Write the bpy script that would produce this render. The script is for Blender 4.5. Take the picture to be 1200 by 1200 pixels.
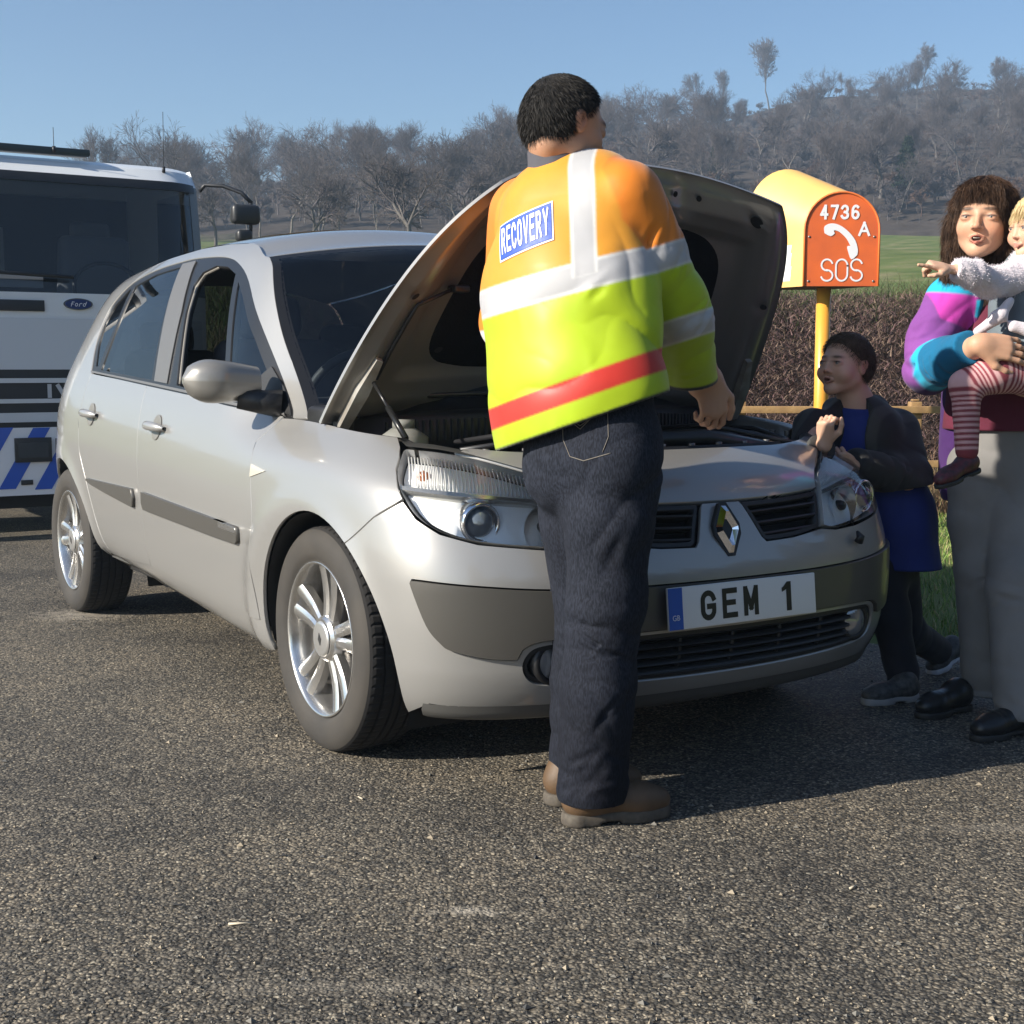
import bpy, bmesh, math, random
import numpy as np
from mathutils import Vector, Matrix
from mathutils.geometry import delaunay_2d_cdt
from mathutils.bvhtree import BVHTree
R = math.radians
scene = bpy.context.scene
for o in list(bpy.data.objects): bpy.data.objects.remove(o)

# ---------------------------------------------------------------- camera
FPX, PITCH, CAMH = 1611.9, 0.1053, 1.0998
cam_d = bpy.data.cameras.new('camera'); cam = bpy.data.objects.new('camera', cam_d)
scene.collection.objects.link(cam); scene.camera = cam
cam.location = (0, 0, CAMH); cam.rotation_euler = (math.pi/2 - PITCH, 0, 0)
cam_d.sensor_width = 36; cam_d.lens = 36*FPX/1200; cam_d.clip_start = .05; cam_d.clip_end = 3000

# ---------------------------------------------------------------- daylight
SUN_EL, SUN_TRAVEL = R(28), R(26)          # shadows fall to the right and slightly away
sd = Vector((math.cos(SUN_TRAVEL)*math.cos(SUN_EL), math.sin(SUN_TRAVEL)*math.cos(SUN_EL), -math.sin(SUN_EL)))
world = bpy.data.worlds.new('World'); scene.world = world; world.use_nodes = True
nt = world.node_tree; nt.nodes.clear()
out = nt.nodes.new('ShaderNodeOutputWorld'); bg = nt.nodes.new('ShaderNodeBackground')
sky = nt.nodes.new('ShaderNodeTexSky'); sky.sky_type = 'NISHITA'; sky.sun_disc = False
sky.sun_elevation = SUN_EL
sky.sun_rotation = math.atan2(-sd.x, -sd.y)
sky.altitude = 50; sky.air_density = 1.0; sky.dust_density = .5; sky.ozone_density = 1.9
bg.inputs[1].default_value = .072
s1 = nt.nodes.new('ShaderNodeVectorMath'); s1.operation = 'SCALE'; s1.inputs['Scale'].default_value = .2
gm = nt.nodes.new('ShaderNodeGamma'); gm.inputs[1].default_value = 1.32
s2 = nt.nodes.new('ShaderNodeVectorMath'); s2.operation = 'SCALE'; s2.inputs['Scale'].default_value = 5.
nt.links.new(sky.outputs[0], s1.inputs[0]); nt.links.new(s1.outputs[0], gm.inputs[0]); nt.links.new(gm.outputs[0], s2.inputs[0]); nt.links.new(s2.outputs[0], bg.inputs[0]); nt.links.new(bg.outputs[0], out.inputs[0])
sun_d = bpy.data.lights.new('sun', 'SUN'); sun_d.energy = 5.0; sun_d.angle = R(.53); sun_d.color = (1, .925, .81)
sun = bpy.data.objects.new('sun', sun_d); scene.collection.objects.link(sun)
sun.rotation_euler = sd.to_track_quat('-Z', 'Y').to_euler(); sun.location = (-20, -9, 12)
scene.view_settings.view_transform = 'Standard'; scene.view_settings.look = 'None'
scene.view_settings.exposure = .98; scene.view_settings.gamma = 1
scene.cycles.max_bounces = 8; scene.cycles.transparent_max_bounces = 16
scene.cycles.volume_bounces = 0
scene.cycles.volume_step_rate = 5
# ---------------------------------------------------------------- helpers
COL = scene.collection
MATS = {}
def mat(name, col, rough=.5, metal=0., coat=0., spec=.5, bump=None, noise=None, trans=0., alpha=None, sheen=0., emis=None, sub=0.):
    """principled material; noise=(scale, amount, second colour), bump=(scale, strength, distance)"""
    if name in MATS: return MATS[name]
    m = bpy.data.materials.new(name); m.use_nodes = True; n = m.node_tree.nodes; l = m.node_tree.links
    p = n['Principled BSDF']
    p.inputs['Base Color'].default_value = (*col, 1); p.inputs['Roughness'].default_value = rough
    p.inputs['Metallic'].default_value = metal; p.inputs['Coat Weight'].default_value = coat
    p.inputs['Coat Roughness'].default_value = .04; p.inputs['Specular IOR Level'].default_value = spec
    p.inputs['Transmission Weight'].default_value = trans; p.inputs['Sheen Weight'].default_value = sheen
    if sub: p.inputs['Subsurface Weight'].default_value = sub; p.inputs['Subsurface Radius'].default_value = (.012, .005, .003); p.inputs['Subsurface Scale'].default_value = 1
    tc = n.new('ShaderNodeTexCoord')
    if noise:
        t = n.new('ShaderNodeTexNoise'); t.inputs['Scale'].default_value = noise[0]; t.inputs['Detail'].default_value = 6
        r = n.new('ShaderNodeValToRGB'); r.color_ramp.elements[0].position = .5 - noise[1]; r.color_ramp.elements[1].position = .5 + noise[1]
        r.color_ramp.elements[0].color = (*col, 1); r.color_ramp.elements[1].color = (*noise[2], 1)
        l.new(tc.outputs['Object'], t.inputs['Vector']); l.new(t.outputs['Fac'], r.inputs[0]); l.new(r.outputs[0], p.inputs['Base Color'])
    if bump:
        t = n.new('ShaderNodeTexNoise'); t.inputs['Scale'].default_value = bump[0]; t.inputs['Detail'].default_value = 4
        b = n.new('ShaderNodeBump'); b.inputs['Strength'].default_value = bump[1]; b.inputs['Distance'].default_value = bump[2]
        l.new(tc.outputs['Object'], t.inputs['Vector']); l.new(t.outputs['Fac'], b.inputs['Height']); l.new(b.outputs[0], p.inputs['Normal'])
    MATS[name] = m; return m
def link(o, parent=None):
    COL.objects.link(o)
    if parent is not None: o.parent = parent
    return o
def empty(name, loc=(0, 0, 0), rz=0., label=None, cat=None, group=None):
    o = bpy.data.objects.new(name, None); COL.objects.link(o); o.location = loc; o.rotation_euler = (0, 0, rz); o.empty_display_size = .1
    if label: o['label'] = label
    if cat: o['category'] = cat
    if group: o['group'] = group
    return o
def tag(o, label=None, cat=None, group=None, kind=None):
    if label: o['label'] = label
    if cat: o['category'] = cat
    if group: o['group'] = group
    if kind: o['kind'] = kind
    return o
class MB:
    """collects faces, links them as one mesh object"""
    def __init__(s): s.v = []; s.f = []; s.mi = []; s.sm = []; s.cur = 0
    def add(s, V, F, smooth=False):
        b = len(s.v); s.v += [tuple(map(float, p)) for p in V]
        for f in F: s.f.append(tuple(int(i) + b for i in f)); s.mi.append(s.cur); s.sm.append(smooth)
        return s
    def box(s, c, d, M=None, bev=0.):
        x, y, z = [a/2 for a in d]
        if bev:
            bm = bmesh.new(); bmesh.ops.create_cube(bm, size=1); bmesh.ops.scale(bm, vec=d, verts=bm.verts)
            bmesh.ops.bevel(bm, geom=list(bm.edges), offset=bev, segments=3, profile=.5, affect='EDGES', clamp_overlap=True)
            V = [Vector(v.co) for v in bm.verts]; F = [[v.index for v in f.verts] for f in bm.faces]; bm.free()
        else:
            V = [Vector((i*x, j*y, k*z)) for i in (-1, 1) for j in (-1, 1) for k in (-1, 1)]
            F = [(0, 1, 3, 2), (4, 6, 7, 5), (0, 4, 5, 1), (2, 3, 7, 6), (0, 2, 6, 4), (1, 5, 7, 3)]
        V = [(M @ v if M is not None else v) + Vector(c) for v in V]
        return s.add(V, F, bool(bev))
    def tube(s, pts, r, n=8, smooth=True, cap=True):
        pts = [Vector(p) for p in pts]; rs = r if hasattr(r, '__len__') else [r]*len(pts)
        V = []; F = []; up = Vector((0, 0, 1)); prev = None
        for i, p in enumerate(pts):
            d = (pts[min(i+1, len(pts)-1)] - pts[max(i-1, 0)]).normalized()
            if prev is None: a = d.orthogonal().normalized()
            else:
                a = prev - d*prev.dot(d)
                a = a.normalized() if a.length > 1e-6 else d.orthogonal().normalized()
            prev = a; b = d.cross(a)
            for k in range(n):
                t = 2*math.pi*k/n; V.append(p + (a*math.cos(t) + b*math.sin(t))*rs[i])
        for i in range(len(pts)-1):
            for k in range(n): F.append((i*n+k, i*n+(k+1) % n, (i+1)*n+(k+1) % n, (i+1)*n+k))
        if cap: F.append(tuple(range(n))[::-1]); F.append(tuple((len(pts)-1)*n+k for k in range(n)))
        return s.add(V, F, smooth)
    def lathe(s, prof, n=48, M=None, smooth=True, fn=None):
        """prof: (r, h) pairs, axis = local z"""
        V = []; F = []; m = len(prof)
        for k in range(n):
            t = 2*math.pi*k/n
            for (r, h) in prof:
                if fn: r, h = fn(r, h, t)
                p = Vector((r*math.cos(t), r*math.sin(t), h)); V.append(M @ p if M is not None else p)
        for k in range(n):
            k2 = (k+1) % n
            for i in range(m-1): F.append((k*m+i, k2*m+i, k2*m+i+1, k*m+i+1))
        return s.add(V, F, smooth)
    def prism(s, poly, h0, h1, M=None, smooth=False):
        """2-D polygon extruded along local z"""
        n = len(poly); V = [Vector((p[0], p[1], h0)) for p in poly] + [Vector((p[0], p[1], h1)) for p in poly]
        if M is not None: V = [M @ v for v in V]
        F = [tuple(range(n))[::-1], tuple(range(n, 2*n))] + [(i, (i+1) % n, n+(i+1) % n, n+i) for i in range(n)]
        return s.add(V, F, smooth)
    def grid(s, P, smooth=True, closed_u=False):
        nu, nv = len(P), len(P[0]); V = [p for row in P for p in row]; F = []
        for i in range(nu - (0 if closed_u else 1)):
            for j in range(nv-1): F.append((i*nv+j, ((i+1) % nu)*nv+j, ((i+1) % nu)*nv+j+1, i*nv+j+1))
        return s.add(V, F, smooth)
    def build(s, name, mats, parent=None, auto=None):
        me = bpy.data.meshes.new(name); me.from_pydata(s.v, [], s.f)
        mats = mats if isinstance(mats, (list, tuple)) else [mats]
        for m in mats: me.materials.append(m)
        me.polygons.foreach_set('material_index', s.mi); me.polygons.foreach_set('use_smooth', s.sm); me.update()
        if auto is not None: me.set_sharp_from_angle(angle=R(auto))
        return link(bpy.data.objects.new(name, me), parent)
def rotz(a): return Matrix.Rotation(a, 3, 'Z')
def basis(x, y, z, o=(0, 0, 0)):
    M = Matrix((Vector(x), Vector(y), Vector(z))).transposed().to_4x4(); M.translation = Vector(o); return M
def chain(*segs, n=6):
    """joins chains; a chain of 3+ points is smoothed (Catmull-Rom), corners stay between chains"""
    out = []
    for sg in segs:
        P = [np.array(p, float) for p in sg]
        if len(P) < 3: out += P; continue
        for i in range(len(P)-1):
            p0 = P[max(i-1, 0)]; p1 = P[i]; p2 = P[i+1]; p3 = P[min(i+2, len(P)-1)]
            for k in range(n):
                t = k/n; out.append(.5*((2*p1) + (p2-p0)*t + (2*p0-5*p1+4*p2-p3)*t*t + (3*p1-p0-3*p2+p3)*t**3))
        out.append(P[-1])
    r = [out[0]]
    for p in out[1:]:
        if np.hypot(*(p - r[-1])) > 1e-4: r.append(p)
    if np.hypot(*(r[0] - r[-1])) < 1e-4: r.pop()
    return np.array(r)
def densify(P, d):
    o = []
    for i in range(len(P)):
        a, b = P[i], P[(i+1) % len(P)]; k = max(1, int(np.ceil(np.hypot(*(b-a))/d)))
        for j in range(k): o.append(a + (b-a)*j/k)
    return np.array(o)
def area(P): x, y = P[:, 0], P[:, 1]; return .5*np.sum(x*np.roll(y, -1) - np.roll(x, -1)*y)
def inset(P, d):
    """moves a polygon inwards by d"""
    if area(P) < 0: P = P[::-1]
    a = P - np.roll(P, 1, 0); b = np.roll(P, -1, 0) - P
    na = np.stack([-a[:, 1], a[:, 0]], 1); nb = np.stack([-b[:, 1], b[:, 0]], 1)
    na /= np.linalg.norm(na, axis=1, keepdims=True)+1e-9; nb /= np.linalg.norm(nb, axis=1, keepdims=True)+1e-9
    n = na + nb; l = np.linalg.norm(n, axis=1, keepdims=True)+1e-9; n = n/l
    k = np.clip(1/np.maximum((n*na).sum(1, keepdims=True), .35), 1, 2.2)
    return P + n*d*k
def inside(Q, P):
    x, y = Q[:, 0], Q[:, 1]; c = np.zeros(len(Q), bool)
    for i in range(len(P)):
        x1, y1 = P[i]; x2, y2 = P[(i+1) % len(P)]
        m = (y1 > y) != (y2 > y)
        if m.any() and y2 != y1: c ^= m & (x < (x2-x1)*(y-y1)/(y2-y1) + x1)
    return c
def segdist(Q, P):
    d = np.full(len(Q), 9.)
    for i in range(len(P)):
        a, b = P[i], P[(i+1) % len(P)]; ab = b-a; L = (ab@ab)+1e-12
        t = np.clip(((Q-a)@ab)/L, 0, 1); d = np.minimum(d, np.linalg.norm(Q-a-t[:, None]*ab, axis=1))
    return d
def surf_panel(name, m, parent, fn, nfn, outer, holes=(), off=0., gap=.002, thick=.012, res=.03, flip=False):
    """a sheet with thickness cut from a parametric surface: outer / holes are polygons in its (w, z) plane"""
    outer = densify(inset(np.array(outer, float), gap), res)
    holes = [densify(inset(np.array(h, float), -gap), res) for h in holes]
    lo, hi = outer.min(0), outer.max(0)
    gx = np.arange(lo[0]+res*.5, hi[0], res); gy = np.arange(lo[1]+res*.5, hi[1], res)
    G = np.stack(np.meshgrid(gx, gy), -1).reshape(-1, 2)
    keep = inside(G, outer) & (segdist(G, outer) > res*.45)
    for h in holes: keep &= ~inside(G, h) & (segdist(G, h) > res*.45)
    loops = [outer] + holes; V = []; E = []
    for L in loops:
        b = len(V); V += [tuple(p) for p in L]; E += [(b+i, b+(i+1) % len(L)) for i in range(len(L))]
    V += [tuple(p) for p in G[keep]]
    vo, eo, fo, *_ = delaunay_2d_cdt([Vector(p) for p in V], E, [], 0, 1e-6)
    vo = np.array([tuple(p) for p in vo]); fo = np.array([tuple(f) for f in fo])
    cen = vo[fo].mean(1); k = inside(cen, outer)
    for h in holes: k &= ~inside(cen, h)
    fo = fo[k]
    P = fn(vo[:, 0], vo[:, 1]); N = nfn(vo[:, 0], vo[:, 1]); P = P + N*off
    # orientation
    a = P[fo[:, 1]] - P[fo[:, 0]]; b = P[fo[:, 2]] - P[fo[:, 0]]; fl = (np.cross(a, b)*N[fo[:, 0]]).sum(1) < 0
    fo[fl] = fo[fl][:, ::-1]
    verts = [P]; norms = [N]; faces = [tuple(f) for f in fo]; nb = len(P)
    cnt = {}
    for f in fo:
        for i in range(3):
            e = (f[i], f[(i+1) % 3])
            if (e[1], e[0]) in cnt: del cnt[(e[1], e[0])]
            else: cnt[e] = 1
    if thick:
        ed = list(cnt); vs = sorted({i for e in ed for i in e}); idx = {v: i for i, v in enumerate(vs)}
        out = np.zeros((len(vs), 3))
        for (i, j) in ed:
            t = P[j] - P[i]; o = np.cross(t, N[i]); o /= np.linalg.norm(o)+1e-9; out[idx[i]] += o; out[idx[j]] += o
        out /= np.linalg.norm(out, axis=1, keepdims=True)+1e-9
        top = P[vs]; bot = P[vs] - N[vs]*thick
        n1 = len(vs); lipn = N[vs]*.7 + out*.7
        verts += [top, bot]; norms += [lipn, out]
        for (i, j) in ed:
            a, b = nb+idx[i], nb+idx[j]; faces.append((b, a, a+n1, b+n1))
    Vv = np.concatenate(verts); Nn = np.concatenate(norms); Nn /= np.linalg.norm(Nn, axis=1, keepdims=True)+1e-9
    me = bpy.data.meshes.new(name); me.from_pydata(Vv.tolist(), [], faces); me.materials.append(m)
    me.polygons.foreach_set('use_smooth', [True]*len(me.polygons)); me.update()
    me.normals_split_custom_set_from_vertices(Nn.tolist())
    return link(bpy.data.objects.new(name, me), parent)
def text_mesh(txt, bold=0.):
    """(verts Nx2, faces) of a line of lettering scaled to height 1, x from 0"""
    cu = bpy.data.curves.new('lettering', 'FONT'); cu.body = txt; cu.size = 1; cu.offset = bold; cu.resolution_u = 4
    ob = bpy.data.objects.new('lettering', cu); COL.objects.link(ob)
    dg = bpy.context.evaluated_depsgraph_get(); me = bpy.data.meshes.new_from_object(ob.evaluated_get(dg))
    V = np.array([v.co[:2] for v in me.vertices]); F = [tuple(p.vertices) for p in me.polygons]
    bpy.data.objects.remove(ob); bpy.data.curves.remove(cu); bpy.data.meshes.remove(me)
    V -= V.min(0); h = V[:, 1].max(); return V/h, F
def text_obj(name, txt, m, parent, M, height, width=None, depth=.001, bold=0., fn=None):
    """flat lettering in the xy plane of M (origin = lower left), solid of the given depth"""
    V, F = text_mesh(txt, bold); V = V*height
    if width: V[:, 0] *= width/V[:, 0].max()
    mb = MB(); top = [M @ Vector((x, y, depth)) for x, y in V]
    if fn: top = [fn(x, y) for x, y in V]
    mb.add(top, F); return mb.build(name, m, parent)

def _arc(cx, cy, rx, ry, a0, a1, n=10): return [(cx + rx*math.cos(R(a0 + (a1-a0)*i/n)), cy + ry*math.sin(R(a0 + (a1-a0)*i/n))) for i in range(n+1)]
GLY = {   # strokes on a unit cell, centre lines
 'G': [_arc(.5, .70, .5, .30, 15, 180, 9) + _arc(.5, .30, .5, .30, 180, 360, 9) + [(1, .46), (.55, .46)]],
 'E': [[(1, 1), (0, 1), (0, 0), (1, 0)], [(0, .52), (.85, .52)]],
 'M': [[(0, 0), (0, 1)], [(1, 0), (1, 1)], [(.04, .98), (.5, .22)], [(.96, .98), (.5, .22)]],
 'R': [[(0, 0), (0, 1)] + [(.55, 1)] + _arc(.55, .75, .42, .25, 90, -90, 8) + [(0, .5)], [(.5, .5), (1, 0)]],
 'C': [_arc(.5, .70, .5, .30, 15, 180, 9) + _arc(.5, .30, .5, .30, 180, 345, 9)],
 'O': [_arc(.5, .70, .5, .30, 0, 180, 10) + _arc(.5, .30, .5, .30, 180, 360, 10) + [(1, .7)]],
 'V': [[(0, 1), (.5, 0)], [(1, 1), (.5, 0)]], 'Y': [[(0, 1), (.5, .45), (1, 1)], [(.5, .45), (.5, 0)]],
 'S': [_arc(.5, .74, .48, .26, 20, 270, 12) + _arc(.5, .25, .5, .25, 90, -160, 12)],
 '4': [[(.72, 0), (.72, 1)], [(.66, .98), (0, .3)], [(0, .3), (1, .3)]], '7': [[(0, 1), (1, 1)], [(1, 1), (.35, 0)]],
 '3': [_arc(.45, .74, .5, .26, 160, -80, 10) + [(.45, .5)], [(.45, .5)] + _arc(.45, .25, .55, .25, 90, -160, 10)],
 '6': [_arc(.5, .28, .5, .28, 0, 360, 16), [(0, .28)] + _arc(.55, .62, .55, .38, 180, 50, 8)],
 'A': [[(0, 0), (.5, 1)], [(1, 0), (.5, 1)], [(.2, .33), (.8, .33)]], 'I': [[(.5, 0), (.5, 1)]],
 'F': [[(.2, 0), (.35, 1), (1, .95)], [(.1, .5), (.75, .5)]], 'o': [_arc(.5, .35, .42, .33, 0, 360, 14)],
 'r': [[(.1, 0), (.25, .6), (.5, .7), (.9, .6)]], 'd': [_arc(.42, .33, .38, .33, 0, 360, 14), [(.8, .3), (1.0, 1)]],
}
def stroke_polys(txt, h, w, sw, gap):
    """quads of every stroke of a line of lettering, origin at lower left"""
    Q = []; x0 = 0.
    for ch in txt:
        if ch == ' ': x0 += w*.7 + gap; continue
        cw = w*.25 if ch == 'I' else w
        for st in GLY[ch]:
            P = [np.array([x0 + sw/2 + a*(cw - sw) if ch != 'I' else x0 + cw/2, sw/2 + b*(h - sw)]) for a, b in st]
            P = [p for i, p in enumerate(P) if i == 0 or np.hypot(*(p - P[i-1])) > 1e-5]
            L = []
            for i, p in enumerate(P):
                a = P[i] - P[i-1] if i else P[1] - P[0]; b = P[i+1] - P[i] if i < len(P)-1 else a
                a = a/np.hypot(*a); b = b/np.hypot(*b); na = np.array([-a[1], a[0]]); nb = np.array([-b[1], b[0]]); m = na + nb
                l = np.hypot(*m); m = m/l if l > .3 else na; k = min(1/max(m@na, .42), 2.0)
                e = a*0
                if i == 0: e = -a*sw/2
                if i == len(P)-1: e = a*sw/2
                L.append((p + e + m*k*sw/2, p + e - m*k*sw/2))
            Q += [(L[i][0], L[i][1], L[i+1][1], L[i+1][0]) for i in range(len(L)-1)]
        x0 += cw + gap
    return Q, x0 - gap
def stroke_text(name, txt, m, parent, M, h, w, sw, gap, fn=None, sub=1):
    Q, W = stroke_polys(txt, h, w, sw, gap); mb = MB()
    for k, q in enumerate(Q):
        V = [fn(*p) for p in q] if fn else [M @ Vector((p[0], p[1], .00002*(k % 7))) for p in q]
        mb.add(V, [(0, 1, 2, 3)])
    return mb.build(name, m, parent)
# ---------------------------------------------------------------- car body surface
import numpy as np
def _sp(xs, ys):
    """monotone-ish cubic interpolation through control points"""
    xs = np.array(xs, float); ys = np.array(ys, float)
    d = np.diff(ys) / np.diff(xs)
    m = np.zeros(len(xs)); m[0] = d[0]; m[-1] = d[-1]
    for i in range(1, len(xs) - 1):
        if d[i - 1] * d[i] > 0:
            w1 = 2 * (xs[i + 1] - xs[i]) + (xs[i] - xs[i - 1]); w2 = (xs[i + 1] - xs[i]) + 2 * (xs[i] - xs[i - 1])
            m[i] = (w1 + w2) / (w1 / d[i - 1] + w2 / d[i])
    def f(x):
        x = np.asarray(x, float)
        i = np.clip(np.searchsorted(xs, x) - 1, 0, len(xs) - 2)
        h = xs[i + 1] - xs[i]; t = (x - xs[i]) / h
        tc = np.clip(t, 0, 1)
        r = (2*tc**3 - 3*tc**2 + 1)*ys[i] + (tc**3 - 2*tc**2 + tc)*h*m[i] + (-2*tc**3 + 3*tc**2)*ys[i+1] + (tc**3 - tc**2)*h*m[i+1]
        r = r + np.where(t < 0, t*h*m[i], 0) + np.where(t > 1, (t - 1)*h*m[i+1], 0)
        return r
    return f
def _sm(a, b, x):
    t = np.clip((np.asarray(x, float) - a) / (b - a), 0, 1); return t*t*(3 - 2*t)
UFz = _sp([.17,.21,.27,.34,.45,.55,.60,.66,.74,.80,.84,.88,.92,.96,1.02,1.6],
          [.70,.755,.800,.825,.832,.828,.815,.790,.750,.700,.640,.555,.42,.34,.32,.32])
URz = _sp([.2,.3,.5,.62,.66,.9,1.0,1.1,1.2,1.3,1.45,1.56],[-3.36,-3.42,-3.44,-3.43,-3.40,-3.37,-3.31,-3.24,-3.14,-3.06,-3.02,-2.9])
BELT = _sp([-3.4,-2.32,-1.49,-1.1,-.5,-.2,.1,.4,.8],[1.10,1.07,1.026,1.004,.965,.95,.938,.91,.87])
ROOF = _sp([-3.4,-3.1,-2.746,-2.335,-1.709,-1.4,-.98,-.7,-.4,0],[1.26,1.35,1.440,1.497,1.542,1.548,1.530,1.495,1.45,1.40])
WE = _sp([-.80,-.76,-.72,-.66,-.55,-.42,-.30,-.20,-.12,-.06,-.02,0,.02],[.74,.80,.845,.868,.884,.896,.900,.894,.880,.865,.852,.845,.838])
WK = _sp([0,.25,.5,.75,.9,1,1.1],[.845,.808,.766,.712,.668,.620,.55])
U0, U1 = -.40, -2.35
_c = np.cos(np.linspace(0, np.pi/2, 4001)); _t = (1 - _c**2)**(1/8.); _U, _V = _t*(.83 - U0), _c*.9
_a = np.concatenate([[0], np.cumsum(np.hypot(np.diff(_U), np.diff(_V)))]); LN = _a[-1]
_aw = (LN - _a)[::-1]; _tt = _t[::-1]; _cc = _c[::-1]          # arc length from the nose centre
_c2 = np.cos(np.linspace(0, np.pi/2, 4001)); _t2 = (1 - _c2**2)**(1/3.); _U2, _V2 = _t2*(-U1*0 + 1.09), _c2*.88
_a2 = np.concatenate([[0], np.cumsum(np.hypot(np.diff(_U2), np.diff(_V2)))]); LR = _a2[-1]
LM = U0 - U1
def HALF(u, z):
    b = BELT(u); e = z - b
    lo = WE(np.minimum(e, .02))
    k = (z - b)/(ROOF(u) - b)
    hi = WK(k)
    w = np.where(e > 0, hi, lo)
    fr = _sm(-.75, -.25, u)
    w = w - fr*.075*_sm(-.16, .02, e)**1.5
    # wheel-arch flares
    for c in (0., -2.685):
        r = np.hypot(u - c, z - .318)
        w = w + .020*np.exp(-((r - .405)/.055)**2)*_sm(.9, .5, z)
    return w
def S(w, z):
    w = np.asarray(w, float); z = np.asarray(z, float); w, z = np.broadcast_arrays(w, z)
    s = np.sign(w); a = np.abs(w)
    t = np.interp(a, _aw, _tt); c = np.interp(a, _aw, _cc)
    u = U0 + t*(UFz(z) - U0)
    mid = a > LN
    u = np.where(mid, U0 - (a - LN), u); c = np.where(mid, 1., c)
    rr = a > LN + LM
    ar = a - LN - LM
    t2 = np.interp(ar, _a2, _t2); c2 = np.interp(ar, _a2, _c2)
    u = np.where(rr, U1 + t2*(URz(z) - U1), u); c = np.where(rr, c2, c)
    v = s*c*HALF(u, z)
    return np.stack([u, v, z], -1)
def SN(w, z, e=.006):
    a = S(w + e, z) - S(w - e, z); b = S(w, z + e) - S(w, z - e)
    n = np.cross(a, b); n /= np.linalg.norm(n, axis=-1, keepdims=True)+1e-12
    return n
def wu(u, z, side=-1):
    """wrap parameter for a point at length u on the flank"""
    u = np.asarray(u, float); t = (u - U0)/(UFz(z) - U0)
    return side*np.where(u < U0, LN + (U0 - u), np.interp(np.clip(t, 0, 1), _tt[::-1], _aw[::-1]))
# ---------------------------------------------------------------- the silver car
def paint_material(name, base, rough=.36, metal=.38):
    m = mat(name, base, rough, metal, coat=1.); n = m.node_tree.nodes; l = m.node_tree.links; p = n['Principled BSDF']
    tc = n.new('ShaderNodeTexCoord'); t = n.new('ShaderNodeTexNoise'); t.inputs['Scale'].default_value = 900; t.inputs['Detail'].default_value = 1
    b = n.new('ShaderNodeBump'); b.inputs['Strength'].default_value = .12; b.inputs['Distance'].default_value = .0006
    l.new(tc.outputs['Object'], t.inputs['Vector']); l.new(t.outputs['Fac'], b.inputs['Height']); l.new(b.outputs[0], p.inputs['Normal'])
    # road film: a little duller low down
    t2 = n.new('ShaderNodeTexNoise'); t2.inputs['Scale'].default_value = 5; t2.inputs['Detail'].default_value = 8
    r = n.new('ShaderNodeMapRange'); r.inputs[1].default_value = .35; r.inputs[2].default_value = .75; r.inputs[3].default_value = .03; r.inputs[4].default_value = .14
    l.new(tc.outputs['Object'], t2.inputs['Vector']); l.new(t2.outputs['Fac'], r.inputs[0]); l.new(r.outputs[0], p.inputs['Coat Roughness'])
    return m
def glass_material(name, tint, refl_rough=.01, opacity=.25, col=(.01, .012, .015), ior=1.65):
    """thin tinted glazing: clear transmission tinted, plus a fresnel reflection"""
    m = bpy.data.materials.new(name); m.use_nodes = True; n = m.node_tree.nodes; l = m.node_tree.links; n.clear()
    o = n.new('ShaderNodeOutputMaterial'); tr = n.new('ShaderNodeBsdfTransparent'); tr.inputs[0].default_value = (*tint, 1)
    g = n.new('ShaderNodeBsdfGlossy'); g.inputs['Roughness'].default_value = refl_rough
    f = n.new('ShaderNodeFresnel'); f.inputs[0].default_value = ior; mx = n.new('ShaderNodeMixShader')
    d = n.new('ShaderNodeBsdfDiffuse'); d.inputs[0].default_value = (*col, 1); m2 = n.new('ShaderNodeMixShader'); m2.inputs[0].default_value = opacity
    l.new(tr.outputs[0], m2.inputs[1]); l.new(d.outputs[0], m2.inputs[2])
    l.new(f.outputs[0], mx.inputs[0]); l.new(m2.outputs[0], mx.inputs[1]); l.new(g.outputs[0], mx.inputs[2]); l.new(mx.outputs[0], o.inputs[0])
    return m
PAINT = paint_material('silver_paint', (.335, .328, .314))
PAINT_IN = mat('inner_paint', (.24, .228, .21), .32, .45, coat=.4, bump=(60, .1, .002))
TRIM = mat('grey_trim', (.085, .080, .071), .42, .25, coat=.25, bump=(500, .1, .0005))
BLACK = mat('black_plastic', (.012, .012, .013), .45)
SOOT = mat('deep_black', (.006, .006, .006), .8)
RUBBER = mat('window_rubber', (.010, .010, .011), .35)
DULL = mat('grey_frame', (.15, .145, .14), .38, .3)
CHROME = mat('chrome', (.80, .80, .82), .08, 1.)
ALLOY = mat('alloy', (.74, .73, .71), .24, .92, coat=.3, noise=(14, .25, (.60, .58, .55)))
STEEL = mat('dull_steel', (.30, .29, .28), .45, .8, noise=(30, .2, (.16, .15, .14)))
CLEAR = glass_material('lamp_lens', (.97, .98, .99), .02, .02, (.3, .3, .3), 1.35)
GLASS = glass_material('tinted_glass', (.55, .60, .62), .004, .10)
WSGLASS = glass_material('windscreen_glass', (.50, .55, .58), .004, .10)
DARKGLASS = glass_material('dark_glass', (.16, .18, .19), .004, .3)

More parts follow.
